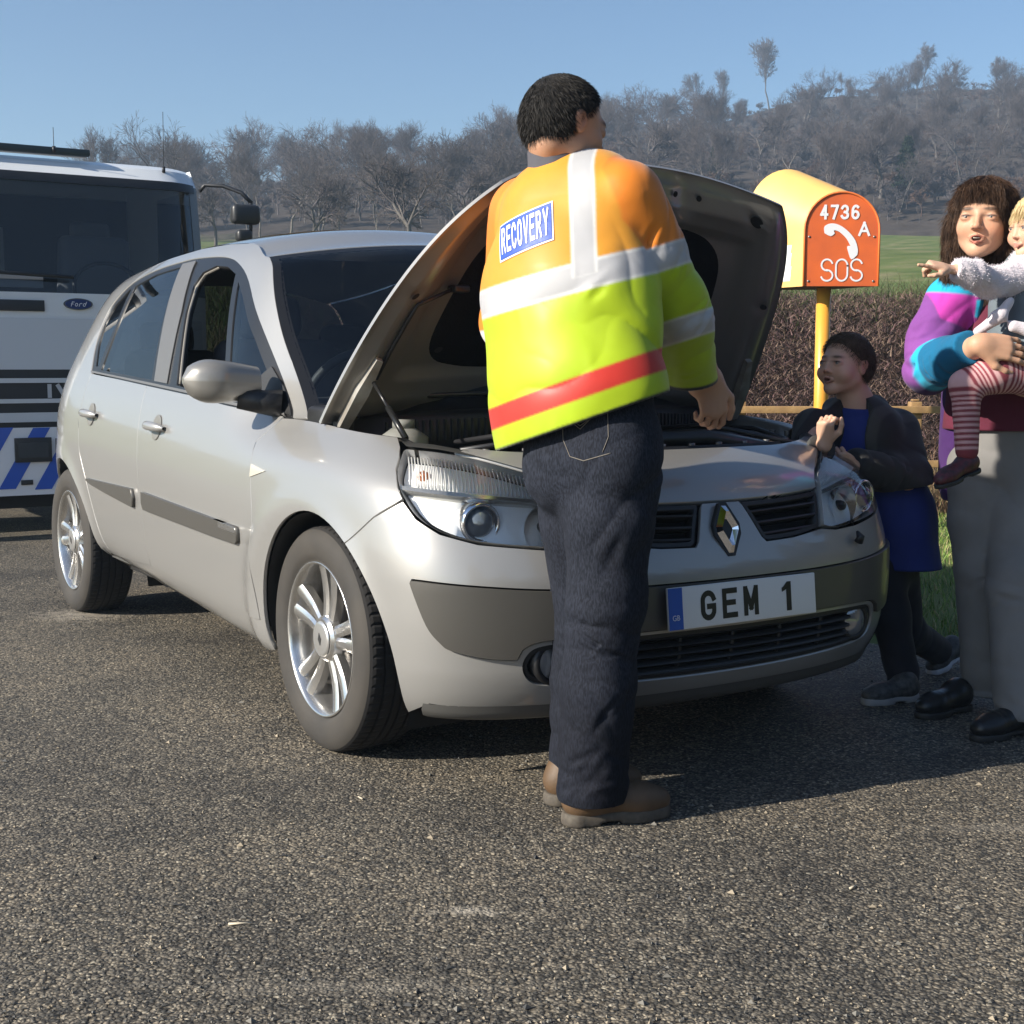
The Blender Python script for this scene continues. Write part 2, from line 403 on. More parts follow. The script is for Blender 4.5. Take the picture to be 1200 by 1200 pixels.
TH = .5646; CARX, CARY = .1613, 4.3392
car = empty('parked_car', (CARX, CARY, 0), TH - math.pi/2, 'silver beige family hatchback with its bonnet raised, standing in the middle of the tarmac', 'car')
carM = Matrix.Translation((CARX, CARY, 0)) @ Matrix.Rotation(TH - math.pi/2, 4, 'Z')
def sidepts(L, side): return [(float(wu(u, z, -1))*(-side), z) for u, z in L]
def wpts(L, side): return [(w*(-side), z) for w, z in L]
ARC_F = dict(cu=.078, cz=.300, a=.405, b=.400); ARC_R = dict(cu=-2.615, cz=.300, a=.405, b=.398)
def arc(A, a0, a1, n=28):
    return [(A['cu'] + A['a']*math.cos(R(a0 + (a1-a0)*i/n)), A['cz'] + A['b']*math.sin(R(a0 + (a1-a0)*i/n))) for i in range(n+1)]
def panel(name, poly, m, parent=car, holes=(), **k): return surf_panel(name, m, parent, S, SN, poly, holes, **k)
WTOP = [(-.30, .944), (-.19, .941), (-.05, .934), (.08, .925), (.19, .917), (.265, .911)]
LAMP = [(-.880, .883), (-.923, .880), (-.945, .834), (-.938, .794), (-.922, .761), (-.888, .719), (-.826, .684), (-.731, .660), (-.544, .642), (-.43, .638), (-.368, .648)]
DLO_TOP = [(-2.281, 1.081), (-2.338, 1.189), (-2.357, 1.298), (-2.325, 1.375), (-2.195, 1.448), (-1.932, 1.486), (-1.607, 1.500), (-1.45, 1.501), (-1.165, 1.487), (-.985, 1.452), (-.822, 1.380), (-.62, 1.23), (-.44, 1.07), (-.306, .944)]
BELTL = [(-2.27, 1.072), (-1.9, 1.052), (-1.49, 1.028), (-1.07, 1.004), (-.519, .962), (-.306, .944)]
WSL = list(map(tuple, chain([(-.216, .947), (-.34, 1.055), (-.472, 1.178), (-.58, 1.297), (-.673, 1.403), (-.712, 1.437), (-.76, 1.462)], n=5)))
def roof_edge(w):
    z = 1.5
    for _ in range(12): e = S(w, z); z = float(ROOF(float(e[0]))) - .005 - .040*(1 - float(_sm(-.76, -.98, e[0])))
    return S(w, z)
for side in (-1, 1):        # -1 = the car's right (towards the camera)
    sp = lambda L: sidepts(L, side)
    wp = lambda L: wpts(L, side)
    # wing
    al = arc(ARC_F, 190, 57)
    P = chain(WTOP, n=4)
    seam_u = [(al[-1][0], al[-1][1]), (.405, .713), (.481, .763)]
    body = sp(list(map(tuple, chain(WTOP, n=3)))) + wp([(-.923, .886), (-.945, .834), (-.938, .794), (-.922, .763)])
    body += sp([(.405, .713)]) + sp(al[::-1]) + sp([(-.345, .232), (-.354, .325), (-.358, .66), (-.385, .78), (-.41, .87), (-.36, .944)])
    panel('wing', body, PAINT)
    # doors
    split = [(-1.468, .356), (-1.479, .505), (-1.50, .80), (-1.522, .972), (-1.525, 1.030)]
    fd = [(-.354, .325), (-.9, .338)] + split + [(-1.07, 1.004), (-.519, .962), (-.362, .949), (-.41, .87), (-.385, .78), (-.358, .66)]
    rearedge = [(-2.27, 1.072), (-2.308, .873), (-2.289, .741), (-2.225, .637), (-2.15, .47), (-2.10, .38), (-2.051, .329)]
    rd = split[::-1] + [(-1.75, .340)] + rearedge[::-1] + [(-1.9, 1.052)]
    d1 = panel('front_door', sp(fd), PAINT); d2 = panel('rear_door', sp(rd), PAINT)
    # sill
    sill = [(-.345, .225), (-.40, .215), (-1.2, .235), (-2.12, .255), (-2.19, .30), (-2.06, .332), (-1.75, .344), (-1.468, .358), (-.9, .342), (-.352, .328)]
    panel('sill', sp(sill), PAINT, off=-.004)
    # quarter panel with pillars and cant rail
    al = arc(ARC_R, -8, 180)
    q = list(map(tuple, chain(DLO_TOP, n=4)))[::-1]
    top = [(float(roof_edge(LN + (U0-u))[0]), float(roof_edge(LN + (U0-u))[2]) + .001) for u in (-.80, -.84, -.88, -.92, -.98, -1.2, -1.5, -1.9, -2.3)]
    outer = sp(WSL) + sp(top)
    for a in (.10, .25, .42, .60, .78):
        e = roof_edge(LN + LM + a); outer.append(((LN + LM + a)*side, float(e[2]) + .001))
    wr = LN + LM
    outer += [((wr + a)*side, z) for a, z in ((.78, 1.36), (.80, 1.20), (.82, 1.0), (.86, .7), (.86, .3), (.6, .26))]
    outer += sp([(al[-1][0]-.02, .26)]) + sp(al[::-1])
    outer += sp([(-2.19, .31)]) + sp(rearedge[::-1][0:]) + sp([q2 for q2 in q[::-1]])
    pq = panel('rear_quarter_panel', outer, PAINT, res=.035)
    # window frame sheet, black, with the glazing openings
    frame = sp(list(map(tuple, chain(DLO_TOP, n=4)))) + sp(BELTL[::-1][1:-1])
    g_q = sp([(-2.25, 1.10), (-2.31, 1.19), (-2.33, 1.29), (-2.30, 1.36), (-2.19, 1.425), (-2.165, 1.425), (-2.15, 1.28), (-2.205, 1.10)])
    g_r = sp([(-2.165, 1.085), (-2.125, 1.284), (-2.125, 1.435), (-1.9, 1.470), (-1.6, 1.484), (-1.50, 1.05)])
    g_f = sp([(-1.22, 1.033), (-1.33, 1.30), (-1.35, 1.40), (-1.31, 1.445), (-1.2, 1.463), (-1.08, 1.452), (-.975, 1.42), (-.80, 1.10), (-.735, .99)])
    g_v = sp([(-.925, 1.392), (-.83, 1.335), (-.63, 1.185), (-.47, 1.04), (-.42, .985), (-.70, .992), (-.765, 1.10)])
    panel('window_frame', frame, RUBBER, holes=[g_q, g_r, g_f, g_v], off=-.004, gap=-.002, thick=.03)
    panel('quarter_window', g_q, DARKGLASS, off=-.008, thick=0)
    panel('rear_door_window', g_r, GLASS if side == -1 else DARKGLASS, d2, off=-.008, thick=0)
    panel('quarter_light', g_v, GLASS, d1, off=-.008, thick=0)
    if side == 1: panel('front_door_window', g_f, GLASS, d1, off=-.010, thick=0)
    # B pillar cover, belt moulding
    panel('pillar_cover', sp([(-1.455, 1.045), (-1.595, 1.492), (-1.445, 1.494), (-1.36, 1.30), (-1.31, 1.037)]), DULL, off=.0015, thick=.004)
    bl = [(-2.27, 1.084), (-1.9, 1.064), (-1.49, 1.042), (-1.07, 1.018), (-.519, .976), (-.37, .963)]
    bl2 = [(-.35, .948), (-.519, .963), (-1.07, 1.005), (-1.49, 1.029), (-1.9, 1.053), (-2.27, 1.073)]
    panel('waist_moulding', sp(bl + bl2), DULL, off=.006, thick=.012)
    # light seal lip visible round the lowered window
    panel('window_seal', sp([(-1.225, 1.04), (-1.335, 1.30), (-1.352, 1.40), (-1.31, 1.447), (-1.2, 1.464), (-1.2, 1.456), (-1.30, 1.438), (-1.338, 1.395), (-1.322, 1.30), (-1.212, 1.04)]), mat('seal_edge', (.30, .28, .25), .4, .5), d1, off=-.012, thick=.008)
    # side rubbing strips
    panel('rubbing_strip', sp(list(map(tuple, chain([(-2.17, .640), (-2.05, .640), (-1.555, .642)], [(-1.54, .61), (-1.553, .572)], [(-1.85, .595), (-2.10, .618), (-2.175, .632)], n=4)))), TRIM, d2, off=.014, thick=.016, gap=0)
    rs = panel('rubbing_strip', sp([(-1.425, .640), (-.55, .606), (-.478, .603), (-.470, .595), (-.470, .56), (-.485, .549), (-.70, .553), (-1.415, .575), (-1.432, .60)]), TRIM, d1, off=.014, thick=.016, gap=0)
    panel('chrome_cap', sp([(-.62, .6075), (-.478, .602), (-.472, .597), (-.472, .585), (-.62, .589)]), ALLOY, d1, off=.0155, thick=.003, gap=0)
    # side repeater
    panel('side_repeater', sp([(-.385, .805), (-.27, .790), (-.385, .765)]), mat('repeater', (.62, .57, .48), .2, .2, coat=1.), off=.003, thick=.006, gap=0)
    # bumper rub strip on the corner and the lamps
    lens = wp(list(map(tuple, chain([(-.880, .884), (-.918, .881), (-.943, .834), (-.936, .794), (-.918, .761), (-.886, .720), (-.826, .686), (-.731, .662), (-.544, .644), (-.43, .640), (-.375, .650)],
            [(-.405, .72), (-.459, .790)], [(-.52, .815), (-.591, .834), (-.700, .862), (-.800, .878), (-.880, .884)], n=4))))
    hl = panel('headlight', lens, CLEAR, off=.002, thick=0, gap=.004)
    # reflector bowl behind the lens
    refl = mat('lamp_reflector', (.92, .92, .90), .28, .15, bump=(60, .25, .003))
    panel('reflector', lens, refl, hl, off=-.034, thick=0, gap=.012)
    # lamp housing wall
    L = densify(inset(np.array(lens), .004), .03); mb = MB(); a = S(L[:, 0], L[:, 1]); nn = SN(L[:, 0], L[:, 1]); b = a - nn*.040
    mb.grid([list(map(tuple, a)) + [], list(map(tuple, b)) + []], True); mb.v and None
    mb.build('lamp_housing', mat('housing_grey', (.62, .62, .61), .3, .4), hl)
    panel('lamp_divider', wp([(-.935, .800), (-.75, .784), (-.55, .765), (-.44, .748), (-.44, .742), (-.55, .757), (-.75, .775), (-.932, .790)]), mat('divider', (.50, .49, .46), .25, .8), hl, off=-.006, thick=.03, gap=0)
    # ribbed upper lens (indicator part) and amber bulb
    rb = MB()
    for i in range(46):
        w0 = -.905 + i*.0101
        zt = float(np.interp(w0, [-.91, -.8, -.7, -.591, -.5, -.44], [.872, .868, .852, .825, .80, .775])); zb = float(np.interp(w0, [-.91, -.75, -.55, -.44], [.806, .792, .772, .756]))
        pts = [tuple(S(w0*(-side) + (zt-zz)*.35*side*-1*0, zz) - SN(w0*(-side), zz)*.012) for zz in np.linspace(zb, zt, 4)]
        rb.tube(pts, .0021, 5)
    rb.build('lens_rib', mat('rib_glass', (.90, .89, .86), .15, .1, coat=1.), hl)
    rb = MB(); c = S(-.865*(-side), .842) - SN(-.865*(-side), .842)*.03
    rb.lathe([(0, -.02), (.012, -.018), (.016, -.005), (.014, .008), (0, .014)], 14, Matrix.Translation(c)); rb.build('indicator_bulb', mat('amber', (.60, .16, .02), .25, 0, coat=1.), hl)
    # projector and reflector bowls
    for (w0, z0, r0, kind) in ((-.715, .715, .052, 'projector'), (-.545, .70, .060, 'bowl')):
        c = Vector(S(w0*(-side), z0) - SN(w0*(-side), z0)*.020)
        fwd = Vector((1, .18*side*1, -.02)).normalized(); yy = Vector((0, 0, 1)).cross(fwd).normalized(); zz = fwd.cross(yy)
        M = basis(yy, zz, fwd, c); mb = MB()
        if kind == 'projector':
            mb.lathe([(r0, -.05), (r0, .004), (r0*.93, .010), (r0*.80, .004), (r0*.72, -.006)], 32, M); mb.build('lamp_ring', CHROME, hl)
            mb = MB(); mb.lathe([(r0*.74, -.01), (r0*.66, .004), (r0*.45, .016), (r0*.2, .022), (0, .024)], 28, M); mb.build('projector_lens', mat('projector_glass', (.10, .12, .14), .04, .1, coat=1.), hl)
        else:
            mb.lathe([(r0, .004), (r0*.96, -.008), (r0*.85, -.024), (r0*.6, -.042), (r0*.3, -.052), (0, -.056)], 32, M); mb.build('lamp_bowl', mat('bowl_chrome', (.75, .75, .75), .10, 1.), hl)
            mb = MB(); mb.lathe([(0, .004), (.012, .002), (.016, -.01), (.014, -.04)], 16, M); mb.build('bulb_shield', mat('bulb_shield', (.05, .05, .05), .3, .5), hl)
    # door handles
    for (u0, z0, par) in ((-1.30, .882, d1), (-2.13, .905, d2)):
        w0 = float(wu(u0, z0, -1))*(-side); c = Vector(S(w0, z0)); n = Vector(SN(w0, z0)); al_ = Vector((1, 0, -.03)).normalized(); up = n.cross(al_) if side == -1 else al_.cross(n)
        up = Vector((0, 0, 1)) if abs(up.z) < .1 else up*np.sign(up.z)
        M = basis(al_, up.normalized(), n, c); mb = MB(); prof = []
        P = []
        for i in range(15):
            t = i/14*2-1; x = t*.098; hgt = .017*(1-.35*t*t)*(1 if abs(t) < .95 else .6); o = .030*(1-t*t)**.6 + .004
            P.append([M @ Vector((x, hgt*math.cos(a), o + .011*math.sin(a))) for a in np.linspace(0, 2*math.pi, 13)])
        mb.grid(P); mb.build('door_handle', PAINT, par)
        mb = MB(); mb.lathe([(.047, .0015), (.044, .0022), (.036, .0018), (.0, .001)], 24, basis(al_, up.normalized(), n, c + n*.001)); mb.build('handle_recess', mat('recess', (.27, .255, .23), .4, .5), par)
    # wheel-arch liner
    for A in (ARC_F, ARC_R):
        mb = MB(); pts = arc(dict(cu=A['cu'], cz=A['cz'], a=A['a']-.004, b=A['b']-.004), -22, 202, 26); rows = []
        for (u, z) in pts:
            vo = abs(float(S(float(wu(u, max(z, .2), -1)), max(z, .2))[1])) - .012
            rows.append([(u, side*vo, z), (u, side*(vo-.25), z), (u, side*.45, z)])
        mb.grid(rows, True); inner = [(u, side*.46, z) for u, z in pts]; mb.add(inner, [tuple(range(len(inner)))])
        mb.build('arch_liner', SOOT, car)
# bumper: outline in (w, z); both halves
def sym(L): return list(L) + [(-w, z) for w, z in L[::-1]]
al = arc(ARC_F, -14, 57)
right = [(float(wu(u, z, -1)), z) for u, z in al] + [(float(wu(.405, .713, -1)), .713)]
right += [(-.922, .759), (-.888, .717), (-.826, .682), (-.731, .658), (-.544, .640), (-.43, .636), (-.362, .644), (-.235, .630), (-.125, .627), (-.112, .640), (-.075, .725), (-.066, .736)]
left = [(-w, z) for w, z in right[::-1]]
bott = [(.88, .240), (.747, .232), (.54, .226), (.25, .226), (0, .226), (-.25, .226), (-.54, .226), (-.747, .232), (-.88, .240)]
strip = list(map(tuple, chain([(-.922, .566), (-.84, .562), (-.746, .556), (-.548, .543), (-.30, .539), (0, .538)], n=4)))
strip_r = [(-.33, .420), (-.46, .414), (-.545, .408)] 
SR = list(map(tuple, chain([(-.30, .5385), (-.548, .543), (-.746, .556), (-.90, .566), (-.922, .563), (-.921, .545), (-.885, .453), (-.85, .41), (-.82, .391), (-.733, .373), (-.655, .368)], [(-.64, .395), (-.60, .412), (-.50, .418), (-.30, .421)], n=4)))
LG = list(map(tuple, chain([(0, .410), (-.30, .409), (-.50, .405), (-.585, .400), (-.622, .385), (-.640, .350), (-.625, .315), (-.58, .298), (-.45, .290), (-.2, .285), (0, .284)], n=4)))
LG = LG + [(-w, z) for w, z in LG[::-1][1:-1]]
stripall = SR + [(-w, z) for w, z in SR[::-1]]
bumper = panel('front_bumper', right + left + bott, PAINT, holes=[stripall, LG], res=.03)
strip_o = panel('bumper_strip', stripall, TRIM, bumper, off=.010, thick=.02, gap=.003)
# chin lip
mb = MB(); ws_ = np.linspace(-.90, .90, 61); rows = []
for z_, o_ in ((.240, .0), (.222, .004), (.205, -.004), (.195, -.03), (.20, -.14)):
    p = S(ws_, np.full(61, max(z_, .22))); n = SN(ws_, np.full(61, .26)); n[:, 2] = 0; q = p + n*o_; q[:, 2] = z_; rows.append(list(map(tuple, q)))
mb.grid(rows); mb.build('chin_spoiler', mat('chin_grey', (.10, .098, .092), .5, .2), bumper)
# lip panel above the grille
lip = list(map(tuple, chain([(0, .872), (.3, .872), (.45, .872), (.60, .878), (.70, .886)], [(.76, .880), (.70, .866), (.591, .838), (.52, .819), (.462, .796)], [(.43, .775), (.411, .753)], [(.411, .753), (.25, .743), (.12, .740), (0, .739)], n=4)))
lip = lip + [(-w, z) for w, z in lip[::-1][1:-1]]
panel('nose_panel', lip, PAINT, thick=.03)
# inner dark shell behind the openings
mb = MB(); W0, Z0 = np.linspace(-.90, .90, 61), np.linspace(.215, .80, 20); GW, GZ = np.meshgrid(W0, Z0, indexing='ij')
inn = S(GW, GZ) - SN(GW, GZ)*.085; mb.grid([list(map(tuple, r)) for r in inn]); mb.build('bumper_core', SOOT, bumper)
def grille(poly, nbars, zlo, zhi, wlo, whi, name, par, barm=BLACK, r=.0065, tilt=.0):
    fr = panel(name, poly, BLACK, par, holes=[inset(np.array(poly), .012)], off=-.006, thick=.035, gap=.001)
    mb = MB()
    for i in range(nbars):
        z = zlo + (zhi-zlo)*(i+.5)/nbars; q = []
        for w in np.linspace(wlo, whi, 40):
            if inside(np.array([[w, z + tilt*abs(w)]]), inset(np.array(poly), .004))[0]: q.append(w)
        if len(q) < 3: continue
        rows = []
        for w in np.linspace(q[0]-.006, q[-1]+.006, 26):
            zz = z + tilt*abs(w); p = S(w, zz) - SN(w, zz)*.012; n = SN(w, zz)
            rows.append([tuple(p + n*a + np.array([0, 0, b])) for a, b in ((.006, 0), (.002, r), (-.03, r*.9), (-.03, -r*.5), (.002, -r*.6))])
            rows[-1].append(rows[-1][0])
        mb.grid(rows)
    mb.build('grille_bar', barm, fr); return fr
UG = list(map(tuple, chain([(.083, .735), (.25, .7385), (.40, .7475)], [(.404, .74), (.38, .69), (.362, .652)], [(.354, .648), (.24, .634), (.135, .631)], [(.122, .638), (.10, .69), (.080, .728)], n=3)))
BARM = mat('grille_bar', (.022, .022, .022), .35, .2)
grille(UG, 4, .628, .748, .06, .42, 'upper_grille', bumper, BARM, tilt=.03)
grille([(-w, z) for w, z in UG[::-1]], 4, .628, .748, -.42, -.06, 'upper_grille', bumper, BARM, tilt=.03)
lg = grille(LG, 5, .288, .408, -.50, .50, 'lower_grille', bumper, BARM)
for w in (-.36, -.18, 0, .18, .36):
    mb = MB(); mb.tube([tuple(S(w, z) - SN(w, z)*.02) for z in np.linspace(.286, .408, 5)], .006, 6); mb.build('grille_post', BARM, lg)
for side in (-1, 1):
    c = Vector(S(.555*side, .352) - SN(.555*side, .352)*.018); M = basis((0, 1, 0), (0, 0, 1), (1, 0, 0), c); mb = MB()
    mb.lathe([(.060, -.03), (.058, .0), (.048, .006), (.042, .002)], 28, M); f = mb.build('fog_lamp', BLACK, bumper)
    mb = MB(); mb.lathe([(.042, .0), (.03, .006), (0, .009)], 24, M); mb.build('fog_lens', mat('fog_glass', (.35, .36, .37), .06, .6, coat=1.), f)
    # headlamp washer cap
    w0 = .515*side; p = Vector(S(w0, .605) + SN(w0, .605)*.004); mb = MB(); mb.tube([p + Vector((.012, 0, -.012)), p + Vector((.020, 0, .004)), p + Vector((.006, 0, .018))], [.013, .012, .004], 10); mb.build('washer_jet', BLACK, bumper)
# badge: a diamond ring on a dark ground
c = Vector(S(0, .666)) + Vector((.006, -.013, 0)); tl = math.atan2(.30, 1)
M = basis((0, 1, 0), Vector((-math.sin(tl), 0, math.cos(tl))), Vector((math.cos(tl), 0, math.sin(tl))), c)
def rhomb(w, h, cut=0.): return [(w/2, h*cut), (0, h/2), (-w/2, h*cut), (-w/2, -h*cut), (0, -h/2), (w/2, -h*cut)] if cut else [(w/2, 0), (0, h/2), (-w/2, 0), (0, -h/2)]
mb = MB(); mb.prism([(.046, .014), (.012, .073), (-.012, .073), (-.046, .014), (-.046, -.014), (-.012, -.073), (.012, -.073), (.046, -.014)], -.01, .004, M); mb.build('badge_ground', BLACK, bumper)
mb = MB(); OR = [(.037, .008), (.008, .064), (-.008, .064), (-.037, .008), (-.037, -.008), (-.008, -.064), (.008, -.064), (.037, -.008)]
IR = [(.016, .002), (.002, .027), (-.002, .027), (-.016, .002), (-.016, -.002), (-.002, -.027), (.002, -.027), (.016, -.002)]
MR = [((a[0]*.52+b[0]*.48), (a[1]*.52+b[1]*.48)) for a, b in zip(OR, IR)]
V = [M @ Vector((x, y, .004)) for x, y in OR] + [M @ Vector((x, y, .018)) for x, y in MR] + [M @ Vector((x, y, .0055)) for x, y in IR]
F = [(i, (i+1) % 8, 8+(i+1) % 8, 8+i) for i in range(8)] + [(8+i, 8+(i+1) % 8, 16+(i+1) % 8, 16+i) for i in range(8)]
mb.add(V, F); mb.build('badge', CHROME, bumper)
# number plate
tl = .10; M = basis((0, 1, 0), Vector((-math.sin(tl), 0, math.cos(tl))), Vector((math.cos(tl), 0, math.sin(tl))), (.852, 0, .479))
mb = MB(); mb.box((0, 0, 0), (.52, .111, .008), None, .003); mb.v = [tuple(M @ Vector(v)) for v in mb.v]
plate = mb.build('number_plate', mat('plate_white', (.74, .74, .72), .35), bumper)
mb = MB(); mb.prism([(-.2585, -.054), (-.212, -.054), (-.212, .054), (-.2585, .054)], .0042, .0050, M); mb.build('country_band', mat('plate_blue', (.015, .09, .42), .35), plate)
text_obj('country_letters', 'GB', mat('plate_white2', (.7, .72, .75), .4), plate, M @ Matrix.Translation((-.2475, -.030, .0052)), .014, .024)
PB = mat('plate_black', (.012, .012, .012), .35)
stroke_text('plate_letters', 'GEM', PB, plate, M @ Matrix.Translation((-.152, -.0395, .0050)), .079, .052, .0145, .022)
# numeral one, drawn with its flag
mb = MB(); mb.prism([(.150, -.0395), (.167, -.0395), (.167, .0395), (.153, .0395), (.140, .027), (.134, .024), (.134, .013), (.150, .019)], .0045, .0055, M); mb.build('plate_numeral', PB, plate)

# roof, windscreen, rear
us = np.linspace(-.60, -3.10, 40); rows = []
WSE = np.array([S(float(wu(u, z, -1)), z) for u, z in WSL])       # windscreen edge, right
def edge_at(t):      # t 0 bottom .. 1 top along the windscreen edge
    L = np.concatenate([[0], np.cumsum(np.linalg.norm(np.diff(WSE, axis=0), axis=1))]); L /= L[-1]
    return np.array([np.interp(t, L, WSE[:, k]) for k in range(3)])
def WS(s, t):        # windscreen: s -1..1 across, t 0..1 up
    s = np.asarray(s, float); t = np.asarray(t, float); s, t = np.broadcast_arrays(s, t)
    e = np.stack([np.interp(t.ravel(), np.linspace(0, 1, 60), np.array([edge_at(q) for q in np.linspace(0, 1, 60)])[:, k]).reshape(t.shape) for k in range(3)], -1)
    bow = .27*(1-t) + .12*t; a = 1 - s*s
    return np.stack([e[..., 0] + bow*a, e[..., 1]*(-s), e[..., 2] + a*(.055*t + .03*(1-t))], -1)
GS, GT = np.meshgrid(np.linspace(-1, 1, 41), np.linspace(0, 1, 41), indexing='ij')
def ws_sheet(name, m, smin, smax, tmin, tmax, off, parent, n=41):
    g, h = np.meshgrid(np.linspace(smin, smax, n), np.linspace(tmin, tmax, n), indexing='ij'); P = WS(g, h)
    mb = MB(); P = P + np.array([.6, 0, .8])*off; mb.grid([list(map(tuple, r)) for r in P]); return mb.build(name, m, parent)
ws = ws_sheet('windscreen', WSGLASS, -.965, .965, .07, .965, 0, car)
# black printed border
mb = MB(); P = WS(GS, GT) + np.array([.6, 0, .8])*-.001
def band(s0, s1, t0, t1, n=24, m=24):
    g, h = np.meshgrid(np.linspace(s0, s1, n), np.linspace(t0, t1, m), indexing='ij'); mb.grid([list(map(tuple, r)) for r in WS(g, h)])
band(-1, -.955, 0, 1, 3, 30); band(.955, 1, 0, 1, 3, 30); band(-.955, .955, .955, 1, 30, 3); band(-.955, .955, 0, .08, 30, 3)
mb.build('windscreen_border', RUBBER, ws)
def roof_row(w, n=33, lift=0.):
    e = roof_edge(w); s = np.linspace(-1, 1, n); v = abs(float(e[1])); k = min(1., v/.5)
    return np.stack([np.full(n, e[0]) - .10*(1-s*s)*_sm(-2.6, -3.0, e[0]), s*v, e[2] + (.062*(1-s*s) + .012*(1-s**4))*k + lift], 1)
top = WS(np.linspace(-1, 1, 33), np.ones(33))[::-1]
w_a, w_b = float(wu(-.76, 1.48, -1)), -(LN + LM + .82); rows = []
for i, w in enumerate(np.concatenate([np.linspace(w_a, w_a - .30, 13)[:-1], np.linspace(w_a - .30, w_b, 26)])):
    r = roof_row(w); k = max(0., 1 - i/12.)**2
    r[:, 0] = r[:, 0] + (top[:, 0] - top[0, 0] + (top[0, 0] - rows[0][0][0] if rows and False else 0))*k
    r[:, 2] = r[:, 2]*(1-k) + (top[:, 2])*k
    if i == 0: r = top.copy()
    rows.append(list(map(tuple, r)))
mb = MB(); mb.grid(rows); roof = mb.build('roof', PAINT, car)
rows = []
for u in np.linspace(-1.16, -1.85, 14):
    r = roof_row(float(wu(u, 1.5, -1)), 33, .004)[5:-5]; rows.append(list(map(tuple, r)))
mb = MB(); mb.grid(rows); mb.build('sunroof', mat('sunroof_glass', (.02, .025, .035), .05, 0, coat=1.), roof)
# rear end closed between the quarter panels
ww = np.linspace(LN+LM+.80, LN+LM+LR, 14); rows = []
for z in np.linspace(.28, 1.40, 20):
    p = S(ww, np.full(14, z)) - SN(ww, np.full(14, z))*.004; q = p[::-1][1:].copy(); q[:, 1] *= -1; rows.append(list(map(tuple, np.concatenate([p, q]))))
last = roof_row(w_b, 27)[::-1]; rows.append(list(map(tuple, last)))
mb = MB(); mb.grid(rows[:14]); mb.build('tailgate', PAINT, car)
mb = MB(); mb.grid(rows[13:]); mb.build('rear_window', DARKGLASS, car)
# floor pan and bulkheads so no light leaks
mb = MB(); mb.box((-1.33, 0, .27), (3.9, 1.36, .10)); mb.box((-.02, 0, .62), (.06, 1.44, .50)); mb.build('floor_pan', SOOT, car)
mb = MB()
for sgn in (-1, 1):
    p = [(-2.2, sgn*.80, .30), (-.36, sgn*.80, .28), (-.36, sgn*.80, .90), (-2.2, sgn*.80, 1.0)]; mb.add(p, [(0, 1, 2, 3)])
    p = [(-2.9, sgn*.66, .30), (-2.2, sgn*.78, .72), (-2.2, sgn*.78, 1.03), (-2.9, sgn*.62, 1.05)]; mb.add(p, [(0, 1, 2, 3)])
mb.build('door_lining', mat('lining', (.06, .058, .055), .7), car)

# interior
SEAT = mat('seat_cloth', (.075, .075, .08), .85, bump=(250, .3, .001)); inter = car
def soft(c, d, b, M=None):
    mb = MB(); mb.box(c, d, M, b); return mb
for sgn, nm in ((-1, 'front_seat'), (1, 'front_seat')):
    tilt = Matrix.Rotation(-.22, 3, 'Y')
    st = soft((-1.05, sgn*.37, .58), (.52, .50, .16), .06).build('front_seat', SEAT, inter)
    soft((-1.36, sgn*.37, .90), (.15, .50, .62), .065, tilt).build('seat_back', SEAT, st)
    soft((-1.475, sgn*.37, 1.29), (.10, .25, .17), .045, tilt).build('head_restraint', SEAT, st)
for sgn in (-1, 0, 1):
    st = soft((-2.05, sgn*.44, .55), (.50, .42, .16), .06).build('rear_seat', SEAT, inter)
    soft((-2.38, sgn*.44, .88), (.15, .42, .60), .06, Matrix.Rotation(-.25, 3, 'Y')).build('seat_back', SEAT, st)
    soft((-2.50, sgn*.44, 1.23), (.10, .24, .14), .04, Matrix.Rotation(-.25, 3, 'Y')).build('head_restraint', SEAT, st)
DASH = mat('dashboard', (.035, .036, .038), .55, bump=(300, .3, .001))
rows = []
for t in np.linspace(0, 1, 9):
    row = []
    for s in np.linspace(-1, 1, 21):
        p = WS(s*.95, .03); x = p[0] - .02 - t*.62*(1 - .15*s*s) + .0; z = p[2] - .02 - .03*math.sin(t*3.1) - (t > .85)*(t-.85)*1.6; row.append((x, s*.72, z))
    rows.append(row)
mb = MB(); mb.grid(rows); mb.box((-.52, 0, .78), (.10, 1.42, .40)); mb.box((-.55, 0, .98), (.30, .42, .09), None, .03); mb.build('dashboard', DASH, inter)
c = Vector((-.72, -.37, .98)); ax = Vector((-.9, 0, .42)).normalized(); yy = Vector((0, 1, 0)); zz = ax.cross(yy)
M = basis(yy, zz, ax, c); mb = MB(); mb.tube([M @ Vector((.185*math.cos(a), .185*math.sin(a), 0)) for a in np.linspace(0, 2*math.pi, 37)], .016, 8, cap=False)
mb.box(c, (.06, .14, .12), None, .02)
for a in (0, math.pi, -math.pi/2): mb.tube([M @ Vector((0, 0, -.01)), M @ Vector((.18*math.cos(a), .18*math.sin(a), 0))], [.03, .014], 6)
mb.build('steering_wheel', mat('wheel_grey', (.10, .10, .10), .5), inter)
soft((-.70, .0, 1.44), (.03, .22, .065), .012).build('rear_view_mirror', BLACK, ws)

